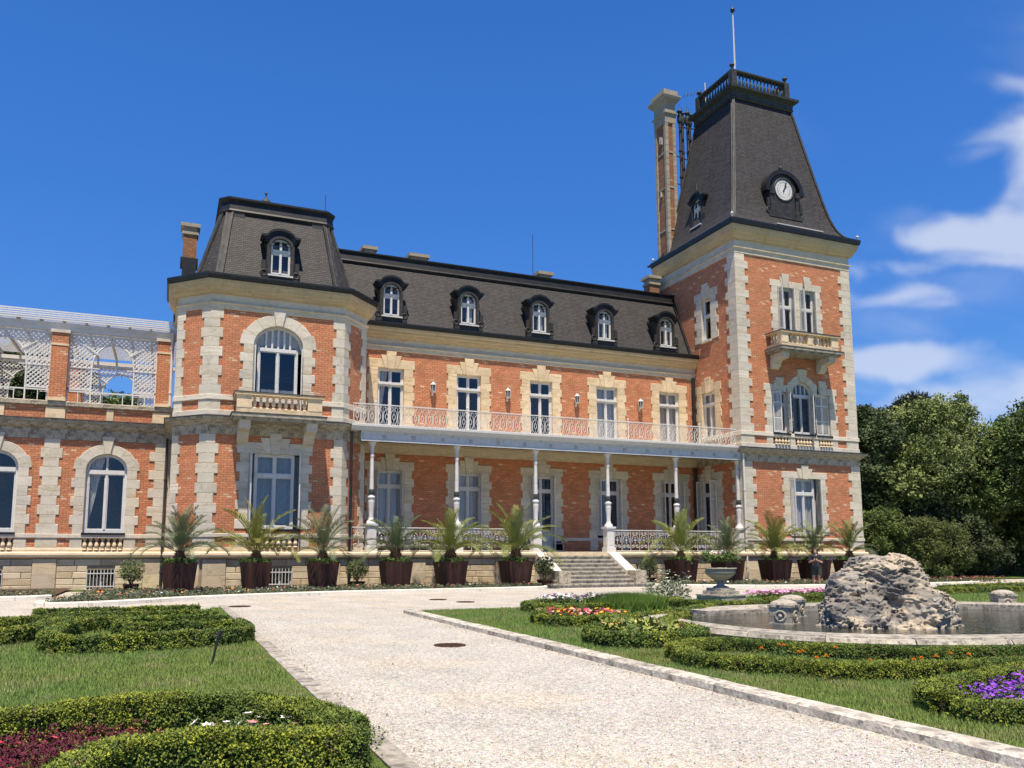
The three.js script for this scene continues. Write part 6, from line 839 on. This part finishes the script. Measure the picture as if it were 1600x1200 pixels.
// grass: mown lawn tufts and one tall mound
function blades(seed, n, h, w, sp) { const r = rng(seed), pos = []; for (let i = 0; i < n; i++) { const x = (r() - 0.5) * sp, z = (r() - 0.5) * sp, a = r() * 6.283, l = h * (0.5 + r() * 0.7), bx2 = (r() - 0.5) * h * 1.1, bz = (r() - 0.5) * h * 1.1, c = Math.cos(a) * w, s = Math.sin(a) * w; pos.push(x - c, 0, z - s, x + c, 0, z + s, x + bx2, l, z + bz); } const g = new THREE.BufferGeometry(); g.setAttribute('position', new THREE.Float32BufferAttribute(pos, 3)); g.computeVertexNormals(); return g; }
{
  const r = rng(808), L = [], inL = inPoly(lawnL), inR = inPoly(lawnR), fIn = (x, z) => ((Math.abs(x - FC[0]) / (FR[0] + 0.2)) ** 2.5 + (Math.abs(z - FC[1]) / (FR[1] + 0.2)) ** 2.5) < 1;
  const put = (x0, x1, z0, z1, n, y, ok, s) => { for (let i = 0; i < n; i++) { const x = mix(x0, x1, r()), z = mix(z0, z1, r()); if (!ok(x, z)) continue; const d = step(0.45, 0.75, n3(x * 0.9, 2, z * 0.9, 3)), e = step(0.5, 0.8, n3(x * 3.1, 7, z * 3.1, 4)); L.push([x, y, z, s * (0.7 + r() * 0.6), r() * 6.3, r() * 0.3, r() * 6.3, shade(r, [mix(0.11, 0.17, d), mix(0.21, 0.23, d), 0.045], [mix(0.24, 0.36, e), mix(0.34, 0.36, e), mix(0.085, 0.15, e)], 0.25)]); } };
  put(-3, 1.33, -9, -4, 21000, G + 0.03, inL, 0.9); put(-4.5, 1.33, -14, -9, 17000, G + 0.03, inL, 1.15); put(-6, 1.33, -21, -14, 9000, G + 0.03, inL, 1.4);
  put(5.46, 8, -10, -3.4, 21000, G + 0.06, (x, z) => inR(x, z) && !fIn(x, z), 0.9); put(5.46, 9, -17.8, -10, 17000, G + 0.06, (x, z) => inR(x, z) && !fIn(x, z), 1.2); put(9, 30, -22, -14, 12000, G + 0.06, (x, z) => inR(x, z) && !fIn(x, z), 1.6);
  tag(scatter(scene, 'grass', blades(5, 9, 0.04, 0.0028, 0.07), MAT.leafSoft, L), 'short mown green grass with dry patches on both lawns', 'grass', null, 'stuff');
  const M2 = [], g = thing('grass_mound', 'tall bright green ornamental grass mound in the far parterre', 'grass'); for (let i = 0; i < 2600; i++) { const a = r() * 6.28, q = Math.sqrt(r()), x = 9.9 + Math.cos(a) * q * 0.95, z = -16.2 + Math.sin(a) * q * 0.6; M2.push([x, G + 0.05, z, [1.2, 1 + 0.5 * (1 - q * q), 1.2], r() * 6.3, q * 0.35, a + Math.PI / 2, shade(r, [0.06, 0.13, 0.015], [0.14, 0.24, 0.03])]); } scatter(g, 'grass_blades', blades(6, 9, 0.27, 0.006, 0.12), MAT.leafSoft, M2);
  // loose stones on the drive
  const S = [], st = new THREE.IcosahedronGeometry(1, 0); for (let i = 0; i < 130000; i++) { const t = Math.pow(r(), 1.9), z = -3.6 - t * 17, x = mix(1.56, 5.16, r()), s = 0.0028 + r() * r() * 0.0055, k = r(), edge = Math.min(x - 1.5, 5.2 - x), tn = step(0.5, 0.7, n3(x * 1.1, 3, z * 0.5, 2)) * 0.5 + (edge < 0.35 ? 0.35 : 0), c = k < 0.045 ? [0.14, 0.135, 0.12] : k < 0.16 + tn * 0.5 ? [0.47, 0.41, 0.31] : [0.48 + r() * 0.2, 0.47 + r() * 0.195, 0.435 + r() * 0.185]; S.push([x, G + s * 0.25, z, [s * (0.8 + r() * 0.8), s * 0.6, s], r() * 6.3, r(), r() * 6.3, c]); }
  tag(scatter(scene, 'gravel', st, std({ color: 0xffffff, roughness: 0.95 }), S), 'pale crushed limestone chips covering the drive', 'gravel', null, 'stuff');
  const W = []; for (let i = 0; i < 320; i++) { const e = r() < 0.5, x = e ? 1.62 + r() * r() * 0.5 : 5.14 - r() * r() * 0.5, z = -3.8 - r() * 13; W.push([r() < 0.25 ? mix(1.7, 5.1, r()) : x, G + 0.006, z, 0.35 + r() * 0.45, r() * 6.3, 0.2 + r() * 0.3, r() * 6.3, shade(r, [0.16, 0.12, 0.07], [0.32, 0.24, 0.14])]); } tag(scatter(scene, 'leaf_litter', sprig(70, 2, 0.035, 0.02, 0.03), MAT.leafSoft, W), 'scattered dry leaf fragments on the gravel', 'litter', null, 'stuff');
}

// ---------- potted palms ----------
function frondGeo(len, th0, droop, seed, wid) {
  const r = rng(seed), P = []; let x = 0, y = 0, th = th0; const n = 14; for (let i = 0; i <= n; i++) { P.push([x, y, 0]); x += Math.cos(th) * len / n; y += Math.sin(th) * len / n; th -= droop / n * (0.4 + 1.3 * i / n); }
  const c = new THREE.CatmullRomCurve3(P.map((p) => new V3(...p))), pos = [], K = 44, pt = new V3(), tg = new V3();
  for (let i = 0; i < K; i++) for (const s of [-1, 1]) {
    const t = 0.16 + 0.83 * (i + r() * 0.6) / K; c.getPointAt(Math.min(1, t), pt); c.getTangentAt(Math.min(1, t), tg); const L = wid * Math.pow(Math.sin(Math.PI * clamp(t * 0.86 + 0.1)), 0.7) * (0.85 + r() * 0.3), up = new V3(-tg.y, tg.x, 0), fwd = 0.75 + r() * 0.25, lift = 0.45 + r() * 0.35 - 0.3 * t, d = tg.clone().multiplyScalar(fwd).add(new V3(0, 0, s * 0.85)).add(up.multiplyScalar(lift)).normalize(), e = pt.clone().add(d.clone().multiplyScalar(L)); e.y -= L * L * 0.35; const m = pt.clone().lerp(e, 0.4), w = tg.clone().multiplyScalar(0.016); m.y += 0.006;
    pos.push(pt.x, pt.y, pt.z, m.x + w.x, m.y + w.y, m.z, e.x, e.y, e.z, pt.x, pt.y, pt.z, e.x, e.y, e.z, m.x - w.x, m.y - w.y, m.z);
  }
  const lg = new THREE.BufferGeometry(); lg.setAttribute('position', new THREE.Float32BufferAttribute(pos, 3)); lg.computeVertexNormals();
  const tb = new THREE.TubeGeometry(c, 12, 0.013, 4); return mergeGeometries([clean(lg), clean(tb)]);
}
const FT = [[1.45, 0.5], [1.2, 0.9], [0.95, 1.2], [0.7, 1.5], [0.5, 1.75]].map(([a, b], i) => [0, 1].map((k) => frondGeo(1.75 + k * 0.2, a + k * 0.06, b + k * 0.15, 900 + i * 7 + k, 0.4)));
const palmMats = [[0.16, 0.2, 0.1], [0.2, 0.24, 0.045], [0.13, 0.175, 0.085], [0.25, 0.25, 0.045], [0.11, 0.15, 0.055]].map((c) => new THREE.MeshPhysicalMaterial({ color: lin(...c), roughness: 0.6, side: THREE.DoubleSide, transmission: 0.18, thickness: 0 }));
const tubTop = 0.52, tubBot = 0.41, tubH = 1.0, plankG = Array.from({ length: 8 }, (_, i) => { const f = (t, k) => mix(-1, 1, (i + (k ? 0.985 : 0.015)) / 8) * mix(tubBot, tubTop, t), pos = [], a = [[f(0, 0), 0, tubBot], [f(0, 1), 0, tubBot], [f(1, 1), tubH, tubTop], [f(1, 0), tubH, tubTop]], b = a.map(([x, y, z]) => [x, y, z - 0.035]), q = (p, s, u, v) => pos.push(...p, ...s, ...u, ...p, ...u, ...v); q(...a); q(a[3], a[2], b[2], b[3]); q(a[0], a[3], b[3], b[0]); q(a[1], b[1], b[2], a[2]); q(b[1], b[0], b[3], b[2]); const g = new THREE.BufferGeometry(); g.setAttribute('position', new THREE.Float32BufferAttribute(pos, 3)); g.computeVertexNormals(); return uvw(g, i * 0.4, i * 0.3); });
const trunkG = (() => { const gs = [uvw(lathe([[0.16, 0], [0.2, 0.12], [0.17, 0.3], [0.11, 0.42], [0.05, 0.5], [0, 0.52]], 14))], r = rng(3); for (let i = 0; i < 70; i++) { const y = 0.02 + 0.42 * (i / 70), a = i * 2.4, q = mix(0.19, 0.1, Math.max(0, (y - 0.15) / 0.3)); gs.push(new THREE.ConeGeometry(0.035, 0.13, 4).rotateX(0.9).rotateY(-a + Math.PI / 2).translate(Math.cos(a) * q, y + 0.04, Math.sin(a) * q)); } return merge(gs); })();
MAT.palmTrunk = std({ map: rep(barkC, 3, 3), color: lin(0.42, 0.33, 0.26), roughness: 1 });
const PZ = [-27.9, -28.6, -29.0, -29.1, -29.1, -29.1, -29.0, -28.6, -28.3, -28.3, -28.3];
['leftmost potted palm, greyish green, before the drainpipe corner', 'second potted palm from the left, below the large pavilion window', 'third potted palm from the left, at the pavilion corner', 'fourth potted palm from the left, before the first veranda railing bay', 'fifth potted palm from the left, before the second veranda column', 'potted palm just left of the stairs', 'first potted palm right of the stairs', 'second potted palm right of the stairs, behind the urn', 'potted palm at the near corner of the clock tower', 'potted palm just behind the standing person', 'last potted palm at the far end, beside the fountain rock'].forEach((label, i) => {
  const x = [0.5, 2.95, 5.3, 8.0, 10.15, 12.85, 20.5, 22.6, 24.9, 27.1, 29.2][i], r = rng(1000 + i * 13), p = thing('potted_palm', label, 'palm', x, G + 0.06, PZ[i], (r() - 0.5) * 0.16, 'palms in wooden tubs before the palace');
  const tub = grp(p, 'tub'); for (let s = 0; s < 4; s++) for (let k = 0; k < 8; k++) { const m = add(tub, 'plank', plankG[k], MAT.wood[(k * 5 + s + i) % 3]); m.rotation.y = s * Math.PI / 2; } add(tub, 'soil', uvw(bx(-0.45, 0.45, 0.85, 0.94, -0.45, 0.45)), MAT.soil);
  add(p, 'trunk', trunkG, MAT.palmTrunk).position.y = 0.92; p.children[1].scale.setScalar(i > 2 && i < 6 ? 1.2 : 1);
  const list = []; for (let k = 0; k < 150; k++) { const a = r() * 6.283, q = 0.28 + r() * 0.24; list.push([Math.cos(a) * q * 1.05, 0.96 + r() * 0.14 - (q > 0.5 ? r() * 0.16 : 0), Math.sin(a) * q * 1.05, 1 + r(), r() * 6.3, r() * 1.2, r() * 6.3, shade(r, gA, [0.16, 0.26, 0.05])]); } scatter(p, 'ground_cover', sprigM[0], MAT.leafSoft, list);
  const mats = [[0, 2], [3, 1], [0, 2], [2, 4], [1, 3], [1, 4], [1, 3], [2, 4], [1, 3], [1, 2], [4, 1]][i], n = [27, 19, 17, 20, 24, 25, 23, 21, 25, 18, 16][i], sc = [0.84, 0.98, 0.98, 0.82, 0.92, 1.02, 0.98, 0.84, 0.94, 0.8, 0.86][i];
  for (let k = 0; k < n; k++) { const tier = clamp(Math.floor(k / n * 5), 0, 4), m = add(p, 'frond', FT[tier][Math.floor(r() * 2)], palmMats[mats[r() < 0.65 ? 0 : 1]]); m.position.set(0, 0.92 + 0.42 - tier * 0.02, 0); m.rotation.y = k * 2.399 + r() * 0.5; m.rotation.z = (r() - 0.5) * 0.25; m.scale.setScalar(sc * (0.9 + r() * 0.3) * (tier < 1 ? 0.9 : 1)); }
});
// small shrubs in clay pots
[[-0.95, -29.6, 0.85, 'small leafy shrub in a clay pot beside the wing basement window'], [6.75, -29.9, 0.8, 'small shrub in a clay pot at the pavilion drainpipe'], [14.05, -29.0, 1.0, 'dark bushy shrub in a clay pot at the left foot of the stairs'], [19.3, -29.6, 0.95, 'thin shrub in a clay pot at the right foot of the stairs'], [26.0, -29.4, 0.95, 'small variegated shrub in a clay pot before the clock tower']].forEach(([x, z, h, label], i) => {
  const r = rng(1300 + i), g = thing('potted_shrub', label, 'shrub', x, G + 0.05, z, r() * 0.4); add(g, 'pot', merge([bx(-0.2, 0.2, 0, 0.02, -0.16, 0.16), ...[[-0.2, 0], [0.2, 0]].map(([px]) => bx(px - 0.02, px + 0.02, 0, 0.24, -0.18, 0.18)), bx(-0.2, 0.2, 0, 0.24, -0.18, -0.14), bx(-0.2, 0.2, 0, 0.24, 0.14, 0.18), bx(-0.24, 0.24, 0.22, 0.27, -0.21, 0.21)]), MAT.rust);
  const st = []; for (let k = 0; k < 7; k++) { const a = k * 2.4; st.push(tube([[0, 0.2, 0], [Math.cos(a) * 0.1, 0.45, Math.sin(a) * 0.1], [Math.cos(a) * 0.26, 0.3 + h * 0.6, Math.sin(a) * 0.2]], 0.012, 6, 4)); } add(g, 'stem', merge(st), MAT.bark);
  const l = []; for (let k = 0; k < 380; k++) { const a = r() * 6.283, b = Math.acos(2 * r() - 1), q = 0.42 * Math.cbrt(r()); l.push([Math.cos(a) * Math.sin(b) * q, 0.3 + h * 0.5 + Math.cos(b) * q * 0.95, Math.sin(a) * Math.sin(b) * q, 0.9 + r() * 0.6, r() * 6.3, r() * 2, r() * 6.3, shade(r, gA, i === 2 ? [0.07, 0.1, 0.03] : [0.22, 0.26, 0.1])]); } scatter(g, 'foliage', sprigM[1], MAT.leaf, l);
});

// ---------- trees ----------
const clump = [sprig(81, 16, 0.17, 0.1, 0.42), sprig(82, 16, 0.17, 0.1, 0.42)], needle = [sprig(83, 26, 0.2, 0.03, 0.34), sprig(84, 26, 0.2, 0.03, 0.34)];
function tree(name, label, x, z, H, R, n, cA, cB, seed, o = {}) {
  const r = rng(seed), g = thing(name, label, o.cat ?? 'tree', x, G - 0.05, z, 0, o.group), tr = o.trunk ?? 0.22, base = o.base ?? 0.3, gs = [new THREE.CylinderGeometry(tr * 0.45, tr, H * 0.7, 9).translate(0, H * 0.35, 0)], lobes = [];
  for (let k = 0; k < (o.lobes ?? 16); k++) { const t = base + (1 - base) * ((k + r()) / (o.lobes ?? 16)), a = k * 2.4 + r(), env = o.cone ? 1.05 - t : Math.sqrt(Math.max(0.08, 1 - ((t - 0.55 - base * 0.2) / 0.52) ** 2)), q = R * env * (0.35 + 0.55 * r()), c = [Math.cos(a) * q, t * H * 0.94, Math.sin(a) * q], s = R * (o.cone ? 0.32 : 0.36 + 0.22 * r()); lobes.push([c, s * (0.8 + r() * 0.4), s * (o.flat ?? 0.75)]); gs.push(rod([0, H * Math.max(0.12, t * 0.6 - 0.05), 0], c, tr * 0.28, 5, tr * 0.06)); }
  add(g, 'trunk', merge(gs), MAT.bark);
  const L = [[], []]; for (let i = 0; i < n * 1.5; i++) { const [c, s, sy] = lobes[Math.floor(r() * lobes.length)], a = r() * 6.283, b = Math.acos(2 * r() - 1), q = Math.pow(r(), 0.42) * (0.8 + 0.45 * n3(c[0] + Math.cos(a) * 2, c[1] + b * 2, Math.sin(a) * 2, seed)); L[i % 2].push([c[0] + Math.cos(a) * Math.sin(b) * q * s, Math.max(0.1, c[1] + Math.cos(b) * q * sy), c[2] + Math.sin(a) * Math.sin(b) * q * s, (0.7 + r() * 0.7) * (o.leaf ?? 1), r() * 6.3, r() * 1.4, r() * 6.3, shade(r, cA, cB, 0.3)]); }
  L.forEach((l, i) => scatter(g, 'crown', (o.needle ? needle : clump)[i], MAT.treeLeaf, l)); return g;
}
MAT.treeLeaf = new THREE.MeshPhysicalMaterial({ color: 0xffffff, roughness: 0.8, side: THREE.DoubleSide, transmission: 0.15, thickness: 0 });
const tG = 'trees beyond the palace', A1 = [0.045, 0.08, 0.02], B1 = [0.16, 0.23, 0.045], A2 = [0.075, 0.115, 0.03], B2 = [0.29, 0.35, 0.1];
tree('leafy_tree', 'large pale green tree standing nearest the tower, fullest rounded crown', 43.2, -36.2, 10.4, 4.6, 9000, A2, B2, 2001, { group: tG, base: 0.12, lobes: 30 });
tree('leafy_tree', 'dark green tree half hidden behind the tower wall', 37.9, -36.6, 10.0, 3.0, 5200, A1, [0.1, 0.14, 0.05], 2002, { group: tG, base: 0.2, lobes: 20 });
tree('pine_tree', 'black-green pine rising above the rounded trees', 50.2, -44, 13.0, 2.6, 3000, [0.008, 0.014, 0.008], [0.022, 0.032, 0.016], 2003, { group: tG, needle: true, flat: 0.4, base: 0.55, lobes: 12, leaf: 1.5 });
tree('leafy_tree', 'lower green tree in the gap right of the rounded crown', 48.0, -38.2, 8.2, 3.0, 5200, A1, B2, 2004, { group: tG, base: 0.15, lobes: 20 });
tree('leafy_tree', 'airy tree at the right edge with sky showing through', 47.5, -30.2, 9.8, 4.0, 2600, A1, B1, 2005, { group: tG, base: 0.42, lobes: 18, trunk: 0.3 });
tree('leafy_tree', 'broad dark tree spreading over the lawn at the right edge', 51.5, -34.5, 7.6, 4.2, 6000, A1, B1, 2006, { group: tG, base: 0.15, lobes: 26 });
tree('leafy_tree', 'dark tree filling the back of the wood', 56.5, -43, 8.6, 5.0, 5200, A1, B1, 2007, { group: tG, base: 0.1, lobes: 24 });
tree('leafy_tree', 'dim tree behind the rounded crown near the pine', 45.0, -44, 9.0, 4.0, 4600, A1, B1, 2008, { group: tG, base: 0.08, lobes: 24 });
tree('evergreen_shrub', 'bright green conical evergreen shrub beside the tower base', 35.9, -33.0, 3.6, 1.5, 3600, [0.05, 0.09, 0.015], [0.15, 0.2, 0.03], 2009, { group: tG, base: 0.05, lobes: 22, cat: 'shrub', trunk: 0.1, leaf: 0.6 });
tree('evergreen_shrub', 'spreading light green shrub behind the fountain rock', 38.3, -32.4, 2.9, 2.3, 3600, [0.05, 0.08, 0.015], [0.16, 0.19, 0.04], 2010, { group: tG, base: 0.05, lobes: 20, cat: 'shrub', trunk: 0.1, leaf: 0.6 });
tree('evergreen_shrub', 'tall dark evergreen close against the tower corner', 36.6, -36.0, 7.0, 1.7, 4000, [0.02, 0.045, 0.012], [0.06, 0.1, 0.02], 2011, { group: tG, base: 0.04, lobes: 26, cat: 'shrub', trunk: 0.14 });
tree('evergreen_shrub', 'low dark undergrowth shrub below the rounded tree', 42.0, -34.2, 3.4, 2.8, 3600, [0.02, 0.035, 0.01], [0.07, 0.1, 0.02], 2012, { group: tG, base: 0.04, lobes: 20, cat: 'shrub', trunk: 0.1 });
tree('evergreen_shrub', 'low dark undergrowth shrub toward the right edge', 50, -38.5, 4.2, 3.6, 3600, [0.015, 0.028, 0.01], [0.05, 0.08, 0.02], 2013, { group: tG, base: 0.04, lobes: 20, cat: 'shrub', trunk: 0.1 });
tree('leafy_tree', 'dark tree seen under the pergola roof at the left edge', -9.6, -58, 14.6, 4.6, 6000, A1, [0.08, 0.12, 0.03], 2014, { group: tG, base: 0.3, lobes: 24, leaf: 1.1 });
tree('leafy_tree', 'dark tree behind the wing terrace, further left', -15.5, -57, 13.8, 4.4, 4000, A1, [0.08, 0.12, 0.03], 2015, { group: tG, base: 0.3, lobes: 20, leaf: 1.1 });
tree('leafy_tree', 'green treetop showing under the second pergola arch', -3.6, -60, 12.4, 2.6, 3000, A1, B1, 2016, { group: tG, base: 0.4, lobes: 16 });

// ---------- the visitor ----------
{
  const cap = (a, b, ra, rb) => (x, y, z) => { const bx2 = b[0] - a[0], by = b[1] - a[1], bz = b[2] - a[2], t = clamp(((x - a[0]) * bx2 + (y - a[1]) * by + (z - a[2]) * bz) / (bx2 * bx2 + by * by + bz * bz + 1e-9)); return Math.hypot(x - a[0] - bx2 * t, y - a[1] - by * t, z - a[2] - bz * t) - mix(ra, rb, t); };
  const uni = (list, k) => (x, y, z) => { let d = 9; for (const f of list) d = smin(d, f(x, y, z), k); return d; };
  const el = (c, r) => (x, y, z) => (Math.hypot((x - c[0]) / r[0], (y - c[1]) / r[1], (z - c[2]) / r[2]) - 1) * Math.min(...r);
  const both = (f) => [-1, 1].flatMap((s) => f(s));
  const legs = both((s) => [cap([s * 0.09, 0.82, 0], [s * 0.1, 0.44, 0.01], 0.095, 0.058), cap([s * 0.1, 0.44, 0.01], [s * 0.1, 0.08, -0.01], 0.056, 0.036), cap([s * 0.1, 0.045, -0.03], [s * 0.115, 0.035, 0.13], 0.04, 0.034)]);
  const arms = both((s) => [cap([s * 0.165, 1.24, 0], [s * 0.225, 1.0, 0.04], 0.052, 0.042), cap([s * 0.225, 1.0, 0.04], [s * 0.075, 1.06, 0.23], 0.04, 0.027)]);
  const torso = [cap([0, 0.85, 0], [0, 1.0, 0.01], 0.15, 0.14), cap([0, 1.0, 0.01], [0, 1.18, 0], 0.14, 0.135), cap([-0.1, 1.22, 0], [0.1, 1.22, 0], 0.085, 0.085), cap([0, 1.25, 0], [0, 1.36, 0.02], 0.055, 0.05)];
  const HY = 1.435, head = [el([0, HY, 0.035], [0.075, 0.105, 0.088]), cap([0, HY - 0.07, 0.07], [0, HY - 0.085, 0.075], 0.035, 0.03), cap([0, HY + 0.0, 0.118], [0, HY - 0.025, 0.132], 0.011, 0.016), ...both((s) => [el([s * 0.076, HY - 0.015, 0.02], [0.014, 0.028, 0.018])])];
  const skin = std({ color: lin(0.50, 0.30, 0.21), roughness: 0.6 }), body = iso(uni([...legs, ...arms, ...torso], 0.035), [-0.34, -0.02, -0.24], [0.34, 1.4, 0.32], 0.014);
  const headG = iso(uni(head, 0.018), [-0.12, HY - 0.16, -0.1], [0.12, HY + 0.14, 0.18], 0.006).translate(0, -HY, 0).rotateX(0.3).translate(0, HY, 0);
  const hands = [-1, 1].map((s) => { const W = [s * 0.075, 1.06, 0.23], K = [s * 0.045, 1.095, 0.262], f = [cap(W, K, 0.024, 0.03), cap([s * 0.05, 1.085, 0.25], [s * 0.03, 1.1, 0.252], 0.02, 0.016)]; [[0.115, 0.034], [0.122, 0.04], [0.112, 0.038], [0.09, 0.03]].forEach(([dy, l], i) => { const y = 1.075 + i * 0.017, a = [s * 0.052, y, 0.275], b = [s * 0.046, y + 0.004, 0.275 + l * 0.6], c = [s * 0.02, y + 0.008, 0.278 + l * 0.75]; f.push(cap(a, b, 0.0095, 0.009), cap(b, c, 0.009, 0.0075)); }); f.push(cap([s * 0.05, 1.09, 0.245], [s * 0.032, 1.125, 0.252], 0.0115, 0.01), cap([s * 0.032, 1.125, 0.252], [s * 0.012, 1.14, 0.262], 0.01, 0.008)); return iso(uni(f, 0.008), [Math.min(0, s * 0.12) - 0.02, 1.02, 0.2], [Math.max(0, s * 0.12) + 0.02, 1.17, 0.33], 0.004); });
  const p = thing('person', 'person in dark shirt and shorts looking down at a phone beside the border', 'person', 24.55, G, -25.55, Math.atan2(-24.55, 25.55));
  add(p, 'body', mergeGeometries([body, headG, ...hands].map(clean)), skin);
  add(p, 'eyes', mergeGeometries(both((s) => [new THREE.SphereGeometry(0.011, 8, 6).translate(s * 0.03, HY - 0.012, 0.122)]).map(clean)).translate(0, -HY, 0).rotateX(0.3).translate(0, HY, 0), MAT.dark);
  add(p, 'mouth', clean(new THREE.SphereGeometry(0.02, 10, 6).scale(1, 0.3, 0.4).translate(0, HY - 0.062, 0.116)).translate(0, -HY, 0).rotateX(0.3).translate(0, HY, 0), std({ color: lin(0.4, 0.14, 0.12) }));
  add(p, 'hair', iso((x, y, z) => { const d = uni([el([0, HY + 0.012, 0.012], [0.092, 0.117, 0.1]), cap([-0.07, HY, -0.01], [-0.085, HY - 0.14, 0.0], 0.035, 0.026), cap([0.07, HY, -0.01], [0.085, HY - 0.14, 0.0], 0.035, 0.026), cap([0, HY, -0.05], [0, HY - 0.13, -0.06], 0.06, 0.05)], 0.02)(x, y, z), cut = -el([0, HY - 0.035, 0.115], [0.062, 0.085, 0.075])(x, y, z); return Math.max(d, cut) + (n3(x * 70, y * 14, z * 70) - 0.5) * 0.008; }, [-0.16, HY - 0.22, -0.15], [0.16, HY + 0.16, 0.16], 0.008).translate(0, -HY, 0).rotateX(0.26).translate(0, HY, 0), std({ color: lin(0.075, 0.022, 0.02), roughness: 0.5 }));
  const fold = (x, y, z) => (n3(x * 16, y * 9, z * 16) - 0.5) * 0.016;
  add(p, 'shirt', iso((x, y, z) => Math.max(uni([...torso.slice(0, 3), ...both((s) => [cap([s * 0.165, 1.24, 0], [s * 0.212, 1.06, 0.03], 0.056, 0.055)])], 0.035)(x, y, z) - 0.018 + fold(x, y, z), 0.86 - y, y - 1.31, -(uni([cap([0, 1.3, 0.05], [0, 1.4, 0.05], 0.07, 0.08)], 0.01)(x, y, z))), [-0.34, 0.82, -0.24], [0.34, 1.36, 0.26], 0.013), std({ color: lin(0.022, 0.022, 0.028), roughness: 0.9 }));
  add(p, 'shorts', iso((x, y, z) => Math.max(uni([cap([0, 0.84, 0], [0, 0.9, 0], 0.158, 0.15), ...both((s) => [cap([s * 0.09, 0.84, 0], [s * 0.105, 0.46, 0.01], 0.105, 0.088)])], 0.03)(x, y, z) - 0.012 + fold(x, y, z), 0.47 - y, y - 0.94), [-0.3, 0.42, -0.26], [0.3, 0.98, 0.26], 0.013), std({ color: lin(0.03, 0.038, 0.036), roughness: 0.9 }));
  add(p, 'waist_bag', merge([bx(-0.12, 0.12, 0.86, 1.0, 0.155, 0.225), bx(-0.1, 0.1, 0.99, 1.005, 0.165, 0.215), bx(0.0, 0.08, 0.9, 0.92, 0.225, 0.23)]), std({ color: lin(0.045, 0.04, 0.055), roughness: 0.8 }));
  for (const s of [-1, 1]) add(p, 'sandal', merge([bx(s * 0.11 - 0.045, s * 0.11 + 0.045, 0.0, 0.018, -0.08, 0.17), bx(s * 0.112 - 0.048, s * 0.112 + 0.048, 0.018, 0.085, 0.06, 0.09)]), MAT.dark);
  const ph = thing('phone', 'small dark phone held in both hands by the standing person', 'phone', 24.55, G, -25.55, p.rotation.y); add(ph, 'case', uvw(bx(-0.036, 0.036, 1.085, 1.215, 0.283, 0.291)).rotateX(0), MAT.dark); add(ph, 'screen', uvw(bx(-0.032, 0.032, 1.09, 1.21, 0.2815, 0.2829)), MAT.smoke);
}
renderer.render(scene, camera);
